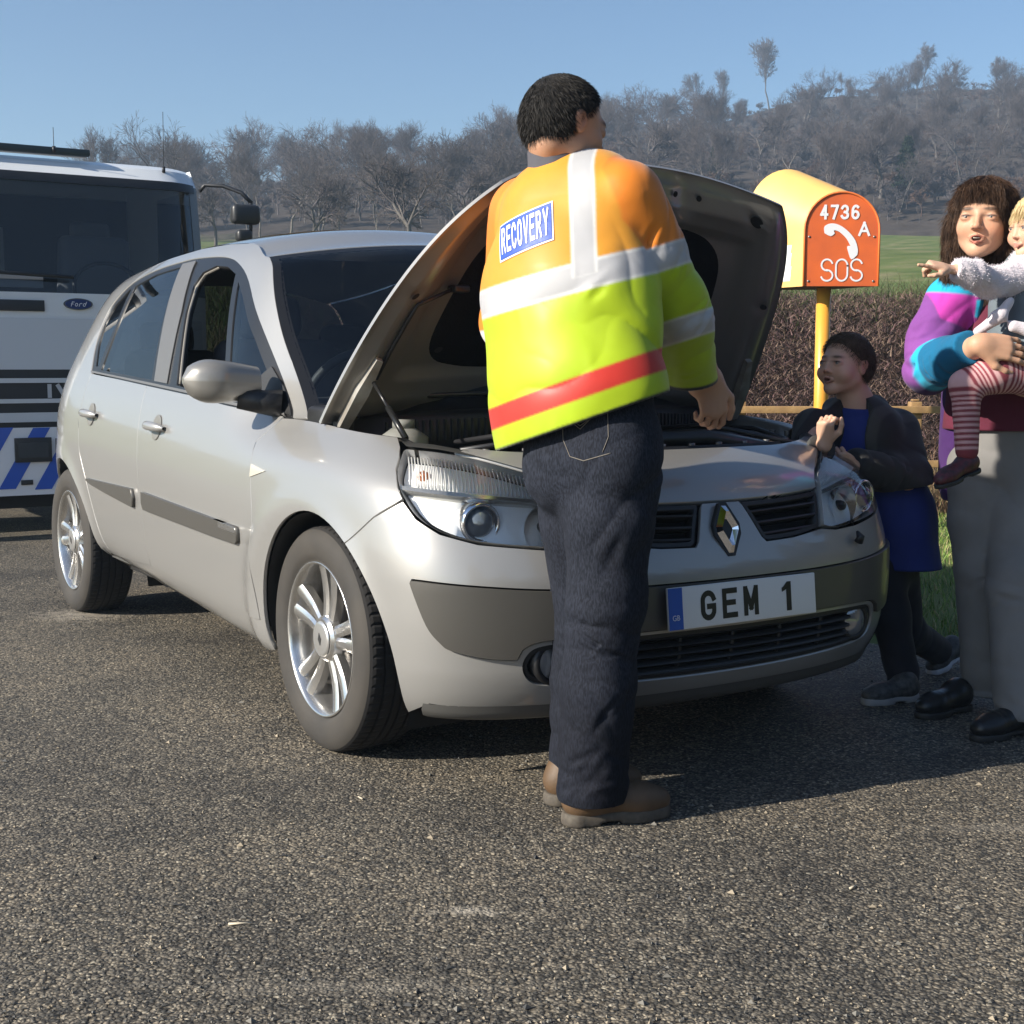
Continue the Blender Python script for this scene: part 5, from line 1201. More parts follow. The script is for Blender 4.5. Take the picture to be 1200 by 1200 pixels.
stroke_text('badge_script', 'Ford', mat('script_white', (.75, .75, .78), .4), bo, basis((1, 0, 0), (.18, 0, 1), (0, -1, 0), (cx_ - rx_*.56, -.0185, cz_ - rx_*.17)), rx_*.34, rx_*.25, rx_*.045, rx_*.03)
gr = sheet('grille', z_b1 - .02, z_g, TBLK, cab, .004, XL + .02, -.02)
for py0, py1, m_ in ((443, 448.5, CABG), (467, 472, CABG), (483, 494, CABG)): sheet('grille_bar', zz(60, py1), zz(60, py0), m_, gr, .022, XL + .06, -.06, 2)
a, z1 = TP(55, 450); b_, z0 = TP(80, 466); stroke_text('maker_letters', 'IV', mat('letter_grey', (.50, .52, .55), .4), gr, basis((1, 0, 0), (0, 0, 1), (0, -1, 0), (a, -.012, z0)), z1 - z0, .10, .026, .03)
# bumper with blue and white slanting stripes
bp = sheet('bumper', z_b0, z_b1, TWHT, truck, .06, XL, 0)
mb = MB()
for k, px in enumerate((-88, -47, -4, 38, 80, 122)):
    w = 20; a0, zt_ = TP(px + 40, 501); a1, _ = TP(px + 40 + w, 501); b0, zb_ = TP(px, 573); b1, _ = TP(px + w, 573); r0 = [(a0 + (b0-a0)*t, zt_ + (zb_-zt_)*t) for t in np.linspace(0, 1, 6)]; r1 = [(a1 + (b1-a1)*t, zt_ + (zb_-zt_)*t) for t in np.linspace(0, 1, 6)]
    if r1[0][0] < XL + .02: continue
    mb.grid([[(max(x, XL), corner(min(0, max(x, XL))) - .063, z) for x, z in r0], [(min(x, -.01), corner(min(-.01, x)) - .063, z) for x, z in r1]])
mb.build('blue_stripe', TBLU, bp)
for px0, px1 in ((14, 58), (62, 80)):
    h_ = front_box('headlight', px0, 513, px1, 540, TBLK, bp, .03, .062)
    a, z1 = TP(px0 + 3, 516); b_, z0 = TP(px1 - 3, 537); mb = MB(); mb.box(((a+b_)/2, -.079, (z0+z1)/2), ((b_-a)*.94, .006, (z1-z0)*.8)); mb.build('lens', mat('lorry_lens', (.06, .07, .08), .08, .3, coat=1.), h_)
front_box('step', 22, 562, 36, 567, TBLK, bp, .02, .062)
mb = MB(); mb.box((-1.15, 1.9, .62), (1.2, 3.2, .30)); mb.box((-1.15, .12, .30), (2.1, .10, .22)); mb.build('chassis', SOOT, truck)
mb = MB(); mb.box((-1.15, 4.0, .95), (2.3, 4.0, .16)); mb.build('load_bed', mat('bed_grey', (.10, .11, .12), .6), truck)
for y_ in (.95, 4.9):
    for x_ in (-.14, XL + .14): mb = MB(); mb.lathe([(0, -.13), (.22, -.12), (.25, -.10), (.42, -.13), (.47, -.08), (.47, .08), (.42, .13), (.25, .10), (0, .12)], 40, Matrix.Translation((x_, y_, .47)) @ Matrix.Rotation(math.pi/2, 4, 'Y')); mb.build('wheel', TYRE, truck)
# door mirror on its arm
def LP(px, py, y): x, z = TP(px, py, y); return Vector((x, y, z))
mb = MB(); mb.tube([Vector((-.01, .20, 2.30)), LP(240, 217, .18), LP(262, 218, .10), LP(283, 226, .02), LP(295, 238, -.02)], .014, 8); mb.tube([LP(294, 238, -.02), LP(294, 282, -.02)], .012, 8); ar = mb.build('mirror_arm', TBLK, cab)
a = LP(270, 239, -.02); b_ = LP(303, 264, -.02); mb = MB(); mb.box(((a.x+b_.x)/2, -.03, (a.z+b_.z)/2), (b_.x - a.x, .09, a.z - b_.z), None, .03); mb.build('mirror', mat('mirror_shell', (.03, .032, .035), .4), ar)
a = LP(276, 269, -.02); b_ = LP(294, 284, -.02); mb = MB(); mb.box(((a.x+b_.x)/2, -.03, (a.z+b_.z)/2), (b_.x - a.x, .08, a.z - b_.z), None, .025); mb.build('mirror', mat('mirror_shell'  , (.03, .032, .035), .4), ar)
# ---------------------------------------------------------------- organic shapes: smooth unions meshed with surface nets
def _v(a): return np.array(tuple(a), np.float32)
class SDF:
    def __init__(s, k=.02): s.p = []; s.k = k; s.post = []; s.fields = []
    def rc(s, a, b, ra, rb, k=None, sq=None, sub=False):
        """round cone a-b; sq=(direction, factor) flattens it along a direction"""
        s.p.append(('rc', _v(a), _v(b), ra, rb, s.k if k is None else k, sq, sub)); return s
    def ch(s, pts, rs, k=None, sq=None):
        for i in range(len(pts)-1): s.rc(pts[i], pts[i+1], rs[i], rs[i+1], k, sq)
        return s
    def el(s, c, r, M=None, k=None, sub=False):
        s.p.append(('el', _v(c), _v(r if hasattr(r, '__len__') else (r, r, r)), None if M is None else np.array(M, np.float32), 0, s.k if k is None else k, None, sub)); return s
    def cut(s, p0, n, k=0., rng_=None): s.post.append((_v(p0), _v(n)/np.linalg.norm(n), k, rng_)); return s
    def one(s, q, P):
        t, a, b, c, d, k, sq, sub = q
        if t == 'rc':
            X = P - a; ab = b - a; f = 1.
            if sq is not None:
                n = _v(sq[0]); n = n/np.linalg.norm(n); f = sq[1]
                X = X + (X@n)[:, None]*n*(1/f - 1); ab = ab + (ab@n)*n*(1/f - 1)
            h = np.clip((X@ab)/(ab@ab + 1e-9), 0, 1); r = c + (d - c)*h
            dd = np.linalg.norm(X - h[:, None]*ab, axis=1) - r
            return dd*(f if f < 1 else 1.)
        X = P - a
        if c is not None: X = X@c           # columns of M are the local axes
        k0 = np.linalg.norm(X/b, axis=1); k1 = np.linalg.norm(X/(b*b), axis=1) + 1e-9
        return k0*(k0 - 1)/k1
    def __call__(s, P):
        P = P.astype(np.float32); D = None
        for q in s.p:
            d = s.one(q, P); k = q[5]
            if D is None: D = d; continue
            if q[7]:
                h = np.maximum(k - np.abs(-d - D), 0)/max(k, 1e-6); D = np.maximum(D, -d) + h*h*k*.25
            else:
                h = np.maximum(k - np.abs(d - D), 0)/max(k, 1e-6); D = np.minimum(D, d) - h*h*k*.25
        if s.fields:
            near = np.abs(D) < .12
            if near.any():
                Q = P[near]; E = D[near]
                for f in s.fields: E = E + f(Q).astype(np.float32)
                D = D.copy(); D[near] = E
        for p0, n, k, r_ in s.post:
            d = -((P - p0)@n)
            if r_ is not None: d = np.where(r_(P), d, -9)
            D = np.maximum(D, d)
        return D
def nets(f, lo, hi, h, blk=4, safe=1.5):
    """surface nets of f on a grid of step h, evaluated only near the surface"""
    lo = np.array(lo, float); n = (np.ceil((np.array(hi) - lo)/(h*blk)).astype(int) + 1); H = h*blk
    ax = [lo[i] + (np.arange(n[i]) + .5)*H for i in range(3)]
    C = np.stack(np.meshgrid(*ax, indexing='ij'), -1).reshape(-1, 3); dc = np.concatenate([f(C[i:i+200000]) for i in range(0, len(C), 200000)]).reshape(n)
    act = np.argwhere(np.abs(dc) < H*.87*safe + h)
    D = np.repeat(np.repeat(np.repeat(dc, blk, 0), blk, 1), blk, 2).astype(np.float32)
    off = np.stack(np.meshgrid(*[np.arange(blk)]*3, indexing='ij'), -1).reshape(-1, 3)
    idx = (act[:, None]*blk + off[None]).reshape(-1, 3)
    for i in range(0, len(idx), 300000):
        j = idx[i:i+300000]; D[j[:, 0], j[:, 1], j[:, 2]] = f(lo + (j + .5)*h)
    S_ = D < 0; N = np.array(D.shape)
    cnt = np.zeros(N-1, np.int8); 
    for a in (0, 1):
        for b in (0, 1):
            for c in (0, 1): cnt += S_[a:N[0]-1+a, b:N[1]-1+b, c:N[2]-1+c]
    cell = np.argwhere((cnt > 0) & (cnt < 8)); vid = np.full(N-1, -1, np.int32); vid[cell[:, 0], cell[:, 1], cell[:, 2]] = np.arange(len(cell))
    acc = np.zeros((len(cell), 3)); num = np.zeros(len(cell)); cor = [(a, b, c) for a in (0, 1) for b in (0, 1) for c in (0, 1)]
    for p in cor:
        for ax_ in range(3):
            if p[ax_]: continue
            q = list(p); q[ax_] = 1; i0 = cell + p; i1 = cell + q
            d0 = D[i0[:, 0], i0[:, 1], i0[:, 2]]; d1 = D[i1[:, 0], i1[:, 1], i1[:, 2]]; m = (d0 < 0) != (d1 < 0)
            t = np.where(m, d0/(d0 - d1 + 1e-12), 0); P = np.array(p, float)[None] + np.zeros((len(cell), 3)); P[:, ax_] += t
            acc[m] += P[m]; num[m] += 1
    V = lo + (cell + .5 + acc/np.maximum(num, 1)[:, None])*h
    F = []
    for ax_ in range(3):
        u, w = (ax_+1) % 3, (ax_+2) % 3; sl0 = [slice(None)]*3; sl1 = [slice(None)]*3; sl0[ax_] = slice(0, -1); sl1[ax_] = slice(1, None)
        a = S_[tuple(sl0)]; b = S_[tuple(sl1)]; e = np.argwhere(a != b); e = e[(e[:, u] > 0) & (e[:, w] > 0) & (e[:, u] < N[u]-1) & (e[:, w] < N[w]-1)]
        c = [e.copy() for _ in range(4)]; c[1][:, u] -= 1; c[2][:, u] -= 1; c[2][:, w] -= 1; c[3][:, w] -= 1
        q = np.stack([vid[x[:, 0], x[:, 1], x[:, 2]] for x in c], 1); fl = a[e[:, 0], e[:, 1], e[:, 2]]
        q[~fl] = q[~fl][:, ::-1]; F.append(q)
    F = np.concatenate(F); F = F[(F >= 0).all(1)]
    return V, F
def relax(V, F, it=1, k=.5):
    for _ in range(it):
        A = np.zeros_like(V); c = np.zeros(len(V))
        for i in range(4):
            for j in ((i+1) % 4, (i-1) % 4): np.add.at(A, F[:, i], V[F[:, j]]); np.add.at(c, F[:, i], 1)
        V = V*(1-k) + A/np.maximum(c, 1)[:, None]*k
    return V
def organic(name, f, m, parent, lo, hi, h=.005, col=None, it=1, attrs=None, safe=1.5):
    V, F = nets(f, lo, hi, h, safe=safe); V = relax(V, F, it)
    ms = m if isinstance(m, (list, tuple)) else [m]
    me = quad_mesh(name, V, F, ms)
    if col is not None:
        c = np.clip(col(V), 0, 1); c = np.concatenate([c, np.ones((len(V), 1))], 1) if c.shape[1] == 3 else c
        a = me.color_attributes.new('Col', 'FLOAT_COLOR', 'POINT'); a.data.foreach_set('color', np.ascontiguousarray(c, np.float32).ravel())
    return link(bpy.data.objects.new(name, me), parent)
def wob(P, k, seed=0, n=3):
    """cheap smooth noise in -1..1"""
    r = np.random.default_rng(seed); o = np.zeros(len(P)); W = P
    for i in range(n):
        a = r.normal(size=(3, 3)); a /= np.linalg.norm(a, axis=1, keepdims=True); ph = r.uniform(0, 6.3, 3); f = k*(1.7**i)
        o += np.sin(W@a[0]*f + ph[0] + 1.3*np.sin(W@a[1]*f*.7 + ph[1]))*np.sin(W@a[2]*f*.8 + ph[2])/(1.5**i)
    return o/1.8
def folds(P, c, ax, rad, freq, amp, seed=0):
    """creases gathered round a joint: rings along ax, fading with distance"""
    X = P - _v(c); ax = _v(ax)/np.linalg.norm(ax); t = X@ax; r = np.linalg.norm(X, axis=1); g = np.exp(-(r/rad)**2)
    ph = 1.6*wob(P, 14, seed, 2); s_ = np.sin((t*freq + ph*1.6)*.5); return amp*g*(1.25 - 2.5*np.abs(s_)**.75)*(.65 + .35*wob(P, 30, seed + 50, 1))
def creases(seed, specs):
    """sharp valleys with a soft ridge beside them; spec = (centre, limb axis, limb radius, half length, number, crease length, tilt, depth, width, facing or None)"""
    r = np.random.default_rng(seed); L = []
    for c, ax, rad, hl, n, ln, tilt, dep, wd, face in specs:
        ax = _v(ax)/np.linalg.norm(ax); u = np.cross(ax, [0.3, .2, 1.]); u /= np.linalg.norm(u); w = np.cross(ax, u)
        for i in range(n):
            if face is None: a = r.uniform(0, 2*np.pi)
            else: f = _v(face); a = math.atan2(float(f@w), float(f@u)) + r.normal(0, .75)
            rd = u*math.cos(a) + w*math.sin(a); tg = np.cross(ax, rd); p = _v(c) + ax*r.uniform(-hl, hl) + rd*rad; t_ = tilt + r.normal(0, .35); d = tg*math.cos(t_) + ax*math.sin(t_)
            q0 = p - d*ln*.5 + (-rd)*ln*.10; q1 = p + d*ln*.5 + (-rd)*ln*.10; L.append((q0.astype(np.float32), p.astype(np.float32), q1.astype(np.float32), dep*r.uniform(.5, 1.2), wd*r.uniform(.75, 1.3), ax.astype(np.float32)))
    def f(P):
        o = np.zeros(len(P), np.float32)
        for a, b, c, dep, wd, ax in L:
            m = (np.abs(P - b) < (np.linalg.norm(c - a)*.5 + 3*wd)).all(1)
            if not m.any(): continue
            Q = P[m]; best = np.full(len(Q), 9., np.float32); T = np.zeros(len(Q), np.float32); sgn = np.zeros(len(Q), np.float32)
            for k, (s0, s1) in enumerate(((a, b), (b, c))):
                ab = s1 - s0; t = np.clip(((Q - s0)@ab)/(ab@ab), 0, 1); X = Q - s0 - t[:, None]*ab; d = np.linalg.norm(X, axis=1); mm = d < best; best[mm] = d[mm]; T[mm] = ((k + t)/2)[mm]; sgn[mm] = (X@ax)[mm]
            g = np.sin(np.pi*np.clip(T*.96 + .02, 0, 1))
            o[m] += dep*g*(np.exp(-(best/wd)**2) - .55*np.exp(-((sgn - wd*1.6)/(wd*1.3))**2)*np.exp(-(best/(wd*2.6))**2))
        return o
    return f
def cloth(name, rough=.75, weave=900, wb=.25, spec=.25, sheen=.04, base=None, coat=0., fine=None, metalmask=False, crease=0., cs=9.):
    if name in MATS: return MATS[name]
    m, n, l, p = node_mat(name); MATS[name] = m
    p.inputs['Roughness'].default_value = rough; p.inputs['Specular IOR Level'].default_value = spec; p.inputs['Sheen Weight'].default_value = sheen; p.inputs['Coat Weight'].default_value = coat; p.inputs['Coat Roughness'].default_value = .3
    tc = n.new('ShaderNodeTexCoord')
    if base is None:
        at = n.new('ShaderNodeAttribute'); at.attribute_name = 'Col'; src = at.outputs['Color']
        if metalmask:
            l.new(at.outputs['Alpha'], p.inputs['Metallic']) if False else None
    else:
        c_ = n.new('ShaderNodeRGB'); c_.outputs[0].default_value = (*base, 1); src = c_.outputs[0]
    t = n.new('ShaderNodeTexNoise'); t.inputs['Scale'].default_value = 7; t.inputs['Detail'].default_value = 8; l.new(tc.outputs['Object'], t.inputs['Vector'])
    r = ramp(n, [(.3, (.86, .86, .86)), (.7, (1.08, 1.08, 1.08))]); l.new(t.outputs['Fac'], r.inputs[0])
    x = n.new('ShaderNodeMix'); x.data_type = 'RGBA'; x.blend_type = 'MULTIPLY'; x.inputs[0].default_value = 1; l.new(src, x.inputs[6]); l.new(r.outputs[0], x.inputs[7]); outc = x.outputs[2]
    if fine:
        t3 = n.new('ShaderNodeTexNoise'); t3.inputs['Scale'].default_value = fine[0]; t3.inputs['Detail'].default_value = 3; mp = n.new('ShaderNodeMapping'); mp.inputs['Scale'].default_value = (1, 1, fine[2]); l.new(tc.outputs['Object'], mp.inputs['Vector']); l.new(mp.outputs[0], t3.inputs['Vector'])
        r3 = ramp(n, [(.38, (1-fine[1],)*3), (.62, (1+fine[1],)*3)]); l.new(t3.outputs['Fac'], r3.inputs[0]); x3 = n.new('ShaderNodeMix'); x3.data_type = 'RGBA'; x3.blend_type = 'MULTIPLY'; x3.inputs[0].default_value = 1; l.new(outc, x3.inputs[6]); l.new(r3.outputs[0], x3.inputs[7]); outc = x3.outputs[2]
    l.new(outc, p.inputs['Base Color'])
    t2 = n.new('ShaderNodeTexNoise'); t2.inputs['Scale'].default_value = weave; t2.inputs['Detail'].default_value = 2; l.new(tc.outputs['Object'], t2.inputs['Vector'])
    b = n.new('ShaderNodeBump'); b.inputs['Strength'].default_value = wb; b.inputs['Distance'].default_value = .001; l.new(t2.outputs['Fac'], b.inputs['Height'])
    if crease:
        t4 = n.new('ShaderNodeTexNoise'); t4.inputs['Scale'].default_value = cs; t4.inputs['Detail'].default_value = 3; t4.noise_type = 'RIDGED_MULTIFRACTAL'; t4.inputs['Distortion'].default_value = .6; l.new(tc.outputs['Object'], t4.inputs['Vector'])
        b4 = n.new('ShaderNodeBump'); b4.inputs['Strength'].default_value = crease; b4.inputs['Distance'].default_value = .012; l.new(t4.outputs['Fac'], b4.inputs['Height']); l.new(b4.outputs[0], b.inputs['Normal'])
    l.new(b.outputs[0], p.inputs['Normal']); return m
def mixv(C, col, w): return C*(1 - w[:, None]) + np.array(col)[None]*w[:, None]
def onr(x, w=.003): return np.clip(.5 + x/(2*w), 0, 1)        # 1 where x > 0, soft edge
def WP(px, py, y):
    """world point that the picture shows at (px, py), at depth y"""
    x, z = px_at(px, py, y); return np.array([x, y, z])
SKIN = None
def skin_mat():
    m, n, l, p = node_mat('skin'); at = n.new('ShaderNodeAttribute'); at.attribute_name = 'Col'; l.new(at.outputs['Color'], p.inputs['Base Color'])
    p.inputs['Roughness'].default_value = .52; p.inputs['Specular IOR Level'].default_value = .35; p.inputs['Subsurface Weight'].default_value = .12; p.inputs['Subsurface Radius'].default_value = (.012, .005, .003); p.inputs['Subsurface Scale'].default_value = .6
    tc = n.new('ShaderNodeTexCoord'); t = n.new('ShaderNodeTexNoise'); t.inputs['Scale'].default_value = 260; t.inputs['Detail'].default_value = 3; l.new(tc.outputs['Object'], t.inputs['Vector']); b = n.new('ShaderNodeBump'); b.inputs['Strength'].default_value = .15; b.inputs['Distance'].default_value = .001; l.new(t.outputs['Fac'], b.inputs['Height']); l.new(b.outputs[0], p.inputs['Normal']); return m
SKIN = skin_mat()
class Head:
    """a head in its own frame: x to its left, y forward, z up; H = chin to crown"""
    def __init__(s, c, fwd, up, H, child=0., mouth=.0, squint=.0):
        s.c = _v(c); f = _v(fwd); f /= np.linalg.norm(f); u = _v(up); u = u - (u@f)*f; u /= np.linalg.norm(u); x = np.cross(u, f)*-1.
        s.M = np.stack([x, f, u], 1).astype(np.float32); s.H = H; s.ch = child; s.mo = mouth; s.sq = squint
    def w(s, x, y, z): return s.c + s.M@(np.array([x, y, z], np.float32)*s.H)
    def loc(s, P): return (P - s.c)@s.M/s.H
    def skin(s, S_):
        w, H, M = s.w, s.H, s.M; c = s.ch; k = .05*H
        S_.el(w(0, -.07, .13), (.335*H, .41*H, .37*H), M, .02)
        S_.el(w(0, .11, -.08), (.275*H, .27*H, (.36 - .04*c)*H), M, .10*H)
        for g in (-1, 1):
            S_.rc(w(g*.19, .00, -.22), w(g*.06, .24, -.385), (.10 + .02*c)*H, .085*H, .10*H)
            S_.el(w(g*(.155 + .02*c), .225, -.13 - .02*c), (.11 + .03*c)*H, M, .08*H)
        S_.el(w(0, .285, -.405), (.085*H, .075*H, .075*H), M, .06*H)
        S_.rc(w(-.15, .325, .085), w(.15, .325, .085), (.055 - .015*c)*H, (.055 - .015*c)*H, .06*H)
        for g in (-1, 1): S_.el(w(g*.150, .415, .005), (.080*H, .060*H, .050*H), M, .05*H, sub=True)
        S_.rc(w(0, .360, .055), w(0, .440 - .03*c, -.105), .030*H, (.040)*H, .045*H)
        S_.el(w(0, .455 - .03*c, -.120), (.047*H, .040*H, .038*H), M, .02*H)
        for g in (-1, 1): S_.el(w(g*.050, .405 - .02*c, -.135), (.032*H, .040*H, .028*H), M, .022*H)
        # lids
        for g in (-1, 1):
            S_.el(w(g*.150, .318, .002), (.078*H, .066*H, .060*H), M, .016*H); S_.el(w(g*.152, .400, -.002), (.052*H, .050*H, (.021 - .011*s.sq)*H), M, .006*H, sub=True)
            S_.rc(w(g*.085, .352, .030 - .008*s.sq), w(g*.225, .318, .026 - .008*s.sq), .010*H, .010*H, .012*H)
        # lips
        o = s.mo; S_.rc(w(-.085, .355, -.250), w(0, .400, -.238 + .2*o), .017*H, .026*H, .018*H); S_.rc(w(.085, .355, -.250), w(0, .400, -.238 + .2*o), .017*H, .026*H, .018*H)
        S_.rc(w(-.080, .350, -.258 - .5*o), w(0, .388, -.285 - .6*o), .017*H, .028*H, .018*H); S_.rc(w(.080, .350, -.258 - .5*o), w(0, .388, -.285 - .6*o), .017*H, .028*H, .018*H)
        if o: S_.el(w(0, .40, -.262 - .2*o), (.062*H, .06*H, (.010 + .5*o)*H), M, .008*H, sub=True)
        for g in (-1, 1):      # ears
            S_.el(w(g*.335, -.045, -.02), (.030*H, .075*H, .125*H), M, .03*H); S_.el(w(g*.355, -.070, .02), (.028*H, .070*H, .085*H), M, .012*H); S_.el(w(g*.375, -.030, -.005), (.022*H, .040*H, .065*H), M, .012*H, sub=True)
        return S_
    def colour(s, V, base, hair=(.04, .03, .025), brow=1., lip=(.50, .16, .13)):
        C = np.tile(np.array(base, float), (len(V), 1)); q = s.loc(V); C *= (1 + .05*wob(V, 60, 3, 2))[:, None]
        near = (np.linalg.norm(q, axis=1) < .75)
        def g(c, r, a): return a*np.exp(-(((q - np.array(c))/np.array(r))**2).sum(1))*near
        for t in (-1, 1):
            C = mixv(C, (base[0]*1.02, base[1]*.70, base[2]*.62), g((t*.17, .28, -.14), (.10, .2, .08), .45)); C = mixv(C, hair, np.clip(g((t*.150, .385, .098), (.085, .10, .020), 1.9*brow), 0, .9))
            C = mixv(C, (base[0]*.75, base[1]*.6, base[2]*.55), g((t*.15, .37, .0), (.10, .08, .05), .35)); C = mixv(C, (.03, .02, .02), np.clip(g((t*.150, .39, .026 - .012*s.sq), (.080, .05, .013), 1.7), 0, .9))
            C = mixv(C, (.05, .02, .015), np.clip(g((t*.035, .44, -.150), (.016, .03, .010), 1.), 0, .8)); C = mixv(C, (base[0], base[1]*.7, base[2]*.65), g((t*.35, -.05, 0), (.06, .12, .13), .5))
        C = mixv(C, (base[0]*1.0, base[1]*.72, base[2]*.66), g((0, .46, -.12), (.06, .06, .05), .4))
        C = mixv(C, lip, np.clip(g((0, .40, -.243), (.085, .09, .020), 1.1), 0, .8)); C = mixv(C, lip, np.clip(g((0, .39, -.285 - .6*s.mo), (.075, .09, .024), 1.1), 0, .8))
        if s.mo: C = mixv(C, (.05, .015, .012), np.clip(g((0, .36, -.262 - .2*s.mo), (.06, .05, .012 + .4*s.mo), 1.6), 0, .95))
        return C
    def eyes(s, parent, iris=(.10, .07, .04), look=(0, 1, 0)):
        for g in (-1, 1):
            c = s.w(g*.150, .318, 0); r = .057*s.H; M4 = Matrix.Translation(c); mb = MB(); mb.lathe([(0, -r)] + [(r*math.sin(a), -r*math.cos(a)) for a in np.linspace(.2, math.pi-.2, 14)] + [(0, r)], 20, M4); e = mb.build('eye', mat('eye_white', (.26, .23, .21), .35, coat=.2), parent)
            f = Vector(look).normalized(); a = f.orthogonal().normalized(); b = f.cross(a); mb = MB()
            for rr, nm, cc, of in ((.027, 'iris', iris, 1.005), (.012, 'pupil', (.005, .005, .005), 1.010)):
                R_ = rr*s.H; d = math.sqrt(max(r*r - R_*R_, 0))*of; mb = MB(); mb.lathe([(R_, d), (R_*.5, d + .12*R_), (0, d + .16*R_)], 16, basis(a, b, f, c)); mb.build(nm, mat(nm + '_%.2f' % iris[2], cc, .1, coat=1.), e)
def hand(S_, w, d, nrm, L=.185, curl=(.25, .3, .35, .4), spread=.06, thumb=.5, flip=1, k=.006, th_dir=None, point=None):
    """five-fingered hand: wrist w, direction d, back-of-hand normal nrm, thumb on the +side"""
    w, d, nrm = _v(w), _v(d), _v(nrm); d /= np.linalg.norm(d); nrm = nrm - (nrm@d)*d; nrm /= np.linalg.norm(nrm); sd = np.cross(d, nrm)*flip; f = L/.185
    M = np.stack([sd, d, nrm], 1)
    S_.el(w + d*.046*f, (.040*f, .052*f, .0155*f), M, .02*f); S_.rc(w - d*.01*f, w + d*.02*f, .026*f, .024*f, .02*f, (nrm, .72))
    lens = (.078, .086, .080, .063)
    for i in range(4):
        off = (.030 - .0195*i)*f; base = w + d*(.082 - .003*abs(i-1.2))*f + sd*off; ang = spread*(1.2 - i*.8); dd = d + sd*ang; dd /= np.linalg.norm(dd)
        c = curl[i] if point is None or i != point else .03; q = base - d*.018*f; r0 = (.0092 if i < 3 else .0080)*f; a = 0.; prev = q; S_.rc(w + d*.035*f + sd*off*.8, base, .011*f, r0*1.08, k*1.5)
        for j, fr in enumerate((.46, .30, .24)):
            a += c*(.9 if j == 0 else 1.25); v = dd*math.cos(a) - nrm*math.sin(a); nx = (base if j == 0 else prev) + v*lens[i]*f*fr; S_.rc(base if j == 0 else prev, nx, r0*(1 - .07*j), r0*(1 - .07*(j+1)), k*.6); prev = nx
    t0 = w + d*.018*f + sd*.026*f - nrm*.004*f; t1 = t0 + (sd*.75 + d*.75 - nrm*.35*thumb)*.036*f/.9; t2 = t1 + (sd*(.55 - .5*thumb) + d*.95 - nrm*.5*thumb)*.032*f; t3 = t2 + (sd*(.35 - .8*thumb) + d*.9 - nrm*.6*thumb)*.025*f
    S_.rc(t0, t1, .016*f, .0125*f, .012*f); S_.rc(t1, t2, .0115*f, .0100*f, k); S_.rc(t2, t3, .0100*f, .0080*f, k)
    return S_
def strands(name, m, parent, pts, dirs, L, W, droop=.0, n=3, seed=0, wave=.0):
    """thin tapering ribbons growing from pts along dirs"""
    r = np.random.default_rng(seed); N = len(pts); d = dirs/(np.linalg.norm(dirs, axis=1, keepdims=True)+1e-9); L = np.broadcast_to(L, (N,))*r.uniform(.7, 1.2, N); sd = np.cross(d, r.normal(size=(N, 3))); sd /= np.linalg.norm(sd, axis=1, keepdims=True)+1e-9
    V = []; P = pts.copy(); dd = d.copy()
    for i in range(n+1):
        ww = W*(1 - .85*i/n)/2; V.append(P - sd*ww); V.append(P + sd*ww); dd = dd + np.array([0, 0, -droop]) + r.normal(0, wave, (N, 3)); dd /= np.linalg.norm(dd, axis=1, keepdims=True); P = P + dd*(L/n)[:, None]
    V = np.stack(V, 1).reshape(-1, 3); i = np.arange(N)*2*(n+1); F = np.concatenate([np.stack([i+2*j, i+2*j+1, i+2*j+3, i+2*j+2], 1) for j in range(n)])
    return link(bpy.data.objects.new(name, quad_mesh(name, V, F, [m])), parent)
def hair_mat(name, a, b):
    if name in MATS: return MATS[name]
    m = mat(name, a, .60, spec=.22, noise=(55, .18, b)); return m
def sample(ob, N, seed, test=None):
    me = ob.data; r = np.random.default_rng(seed); nv = len(me.vertices); V = np.empty(nv*3); me.vertices.foreach_get('co', V); V = V.reshape(-1, 3); Nn = np.empty(nv*3); me.vertices.foreach_get('normal', Nn); Nn = Nn.reshape(-1, 3)
    i = r.integers(0, nv, N); P, Q = V[i], Nn[i]
    if test is not None: k = test(P, Q); P, Q = P[k], Q[k]
    return P + r.normal(0, .0012, P.shape), Q
def put_back(root):
    """keeps children where they were built although the root Empty sits at the feet"""
    M = Matrix.Translation(root.location).inverted()
    for c in root.children: c.matrix_parent_inverse = M
def decal(fn_px, ob, off):
    """(px, py) -> point on the mesh ob, lifted by off along its normal"""
    me = ob.data; bvh = BVHTree.FromPolygons([v.co for v in me.vertices], [p.vertices[:] for p in me.polygons]); O_ = Vector((0, 0, CAMH))
    def g(px, py, o=off):
        d = (Vector(WP(px, py, 3.)) - O_).normalized(); h, n_, i, t = bvh.ray_cast(O_, d)
        if h is None: h = Vector(WP(px, py, 3.2)); n_ = -d
        if n_.dot(d) > 0: n_ = -n_
        return h + n_*o
    return g
# ---------------------------------------------------------------- the mechanic, seen from behind
MAN = empty('person', (.19, 3.27, 0), 0, 'man in orange and yellow high visibility jacket and dark jeans, leaning over the engine', 'person')
hipc = WP(693, 492, 3.33); neck = WP(657, 196, 3.46); 
rhip, lhip = WP(718, 520, 3.31), WP(668, 520, 3.40)
rkn, lkn = WP(711, 700, 3.27), WP(684, 700, 3.42); rank, lank = WP(697, 905, 3.25), WP(676, 890, 3.41)
rsh, lsh = WP(731, 234, 3.37), WP(614, 250, 3.60); relb, rwri = WP(800, 368, 3.46), WP(818, 452, 3.68); lelb, lwri = WP(600, 378, 3.76), WP(640, 450, 3.98)
HH = .236; hd = Head(WP(664, 150, 3.46), (.84, .50, -.20), (-.06, .05, 1), HH)
back_dir = np.array([.50, .866, 0.])            # the way the chest faces
b = SDF(.03)
b.rc(hipc, WP(668, 380, 3.40), .135, .125, .06, (back_dir, .75)).rc(WP(668, 380, 3.40), WP(662, 270, 3.44), .13, .15, .06, (back_dir, .72)).rc(rsh, lsh, .07, .07, .08)
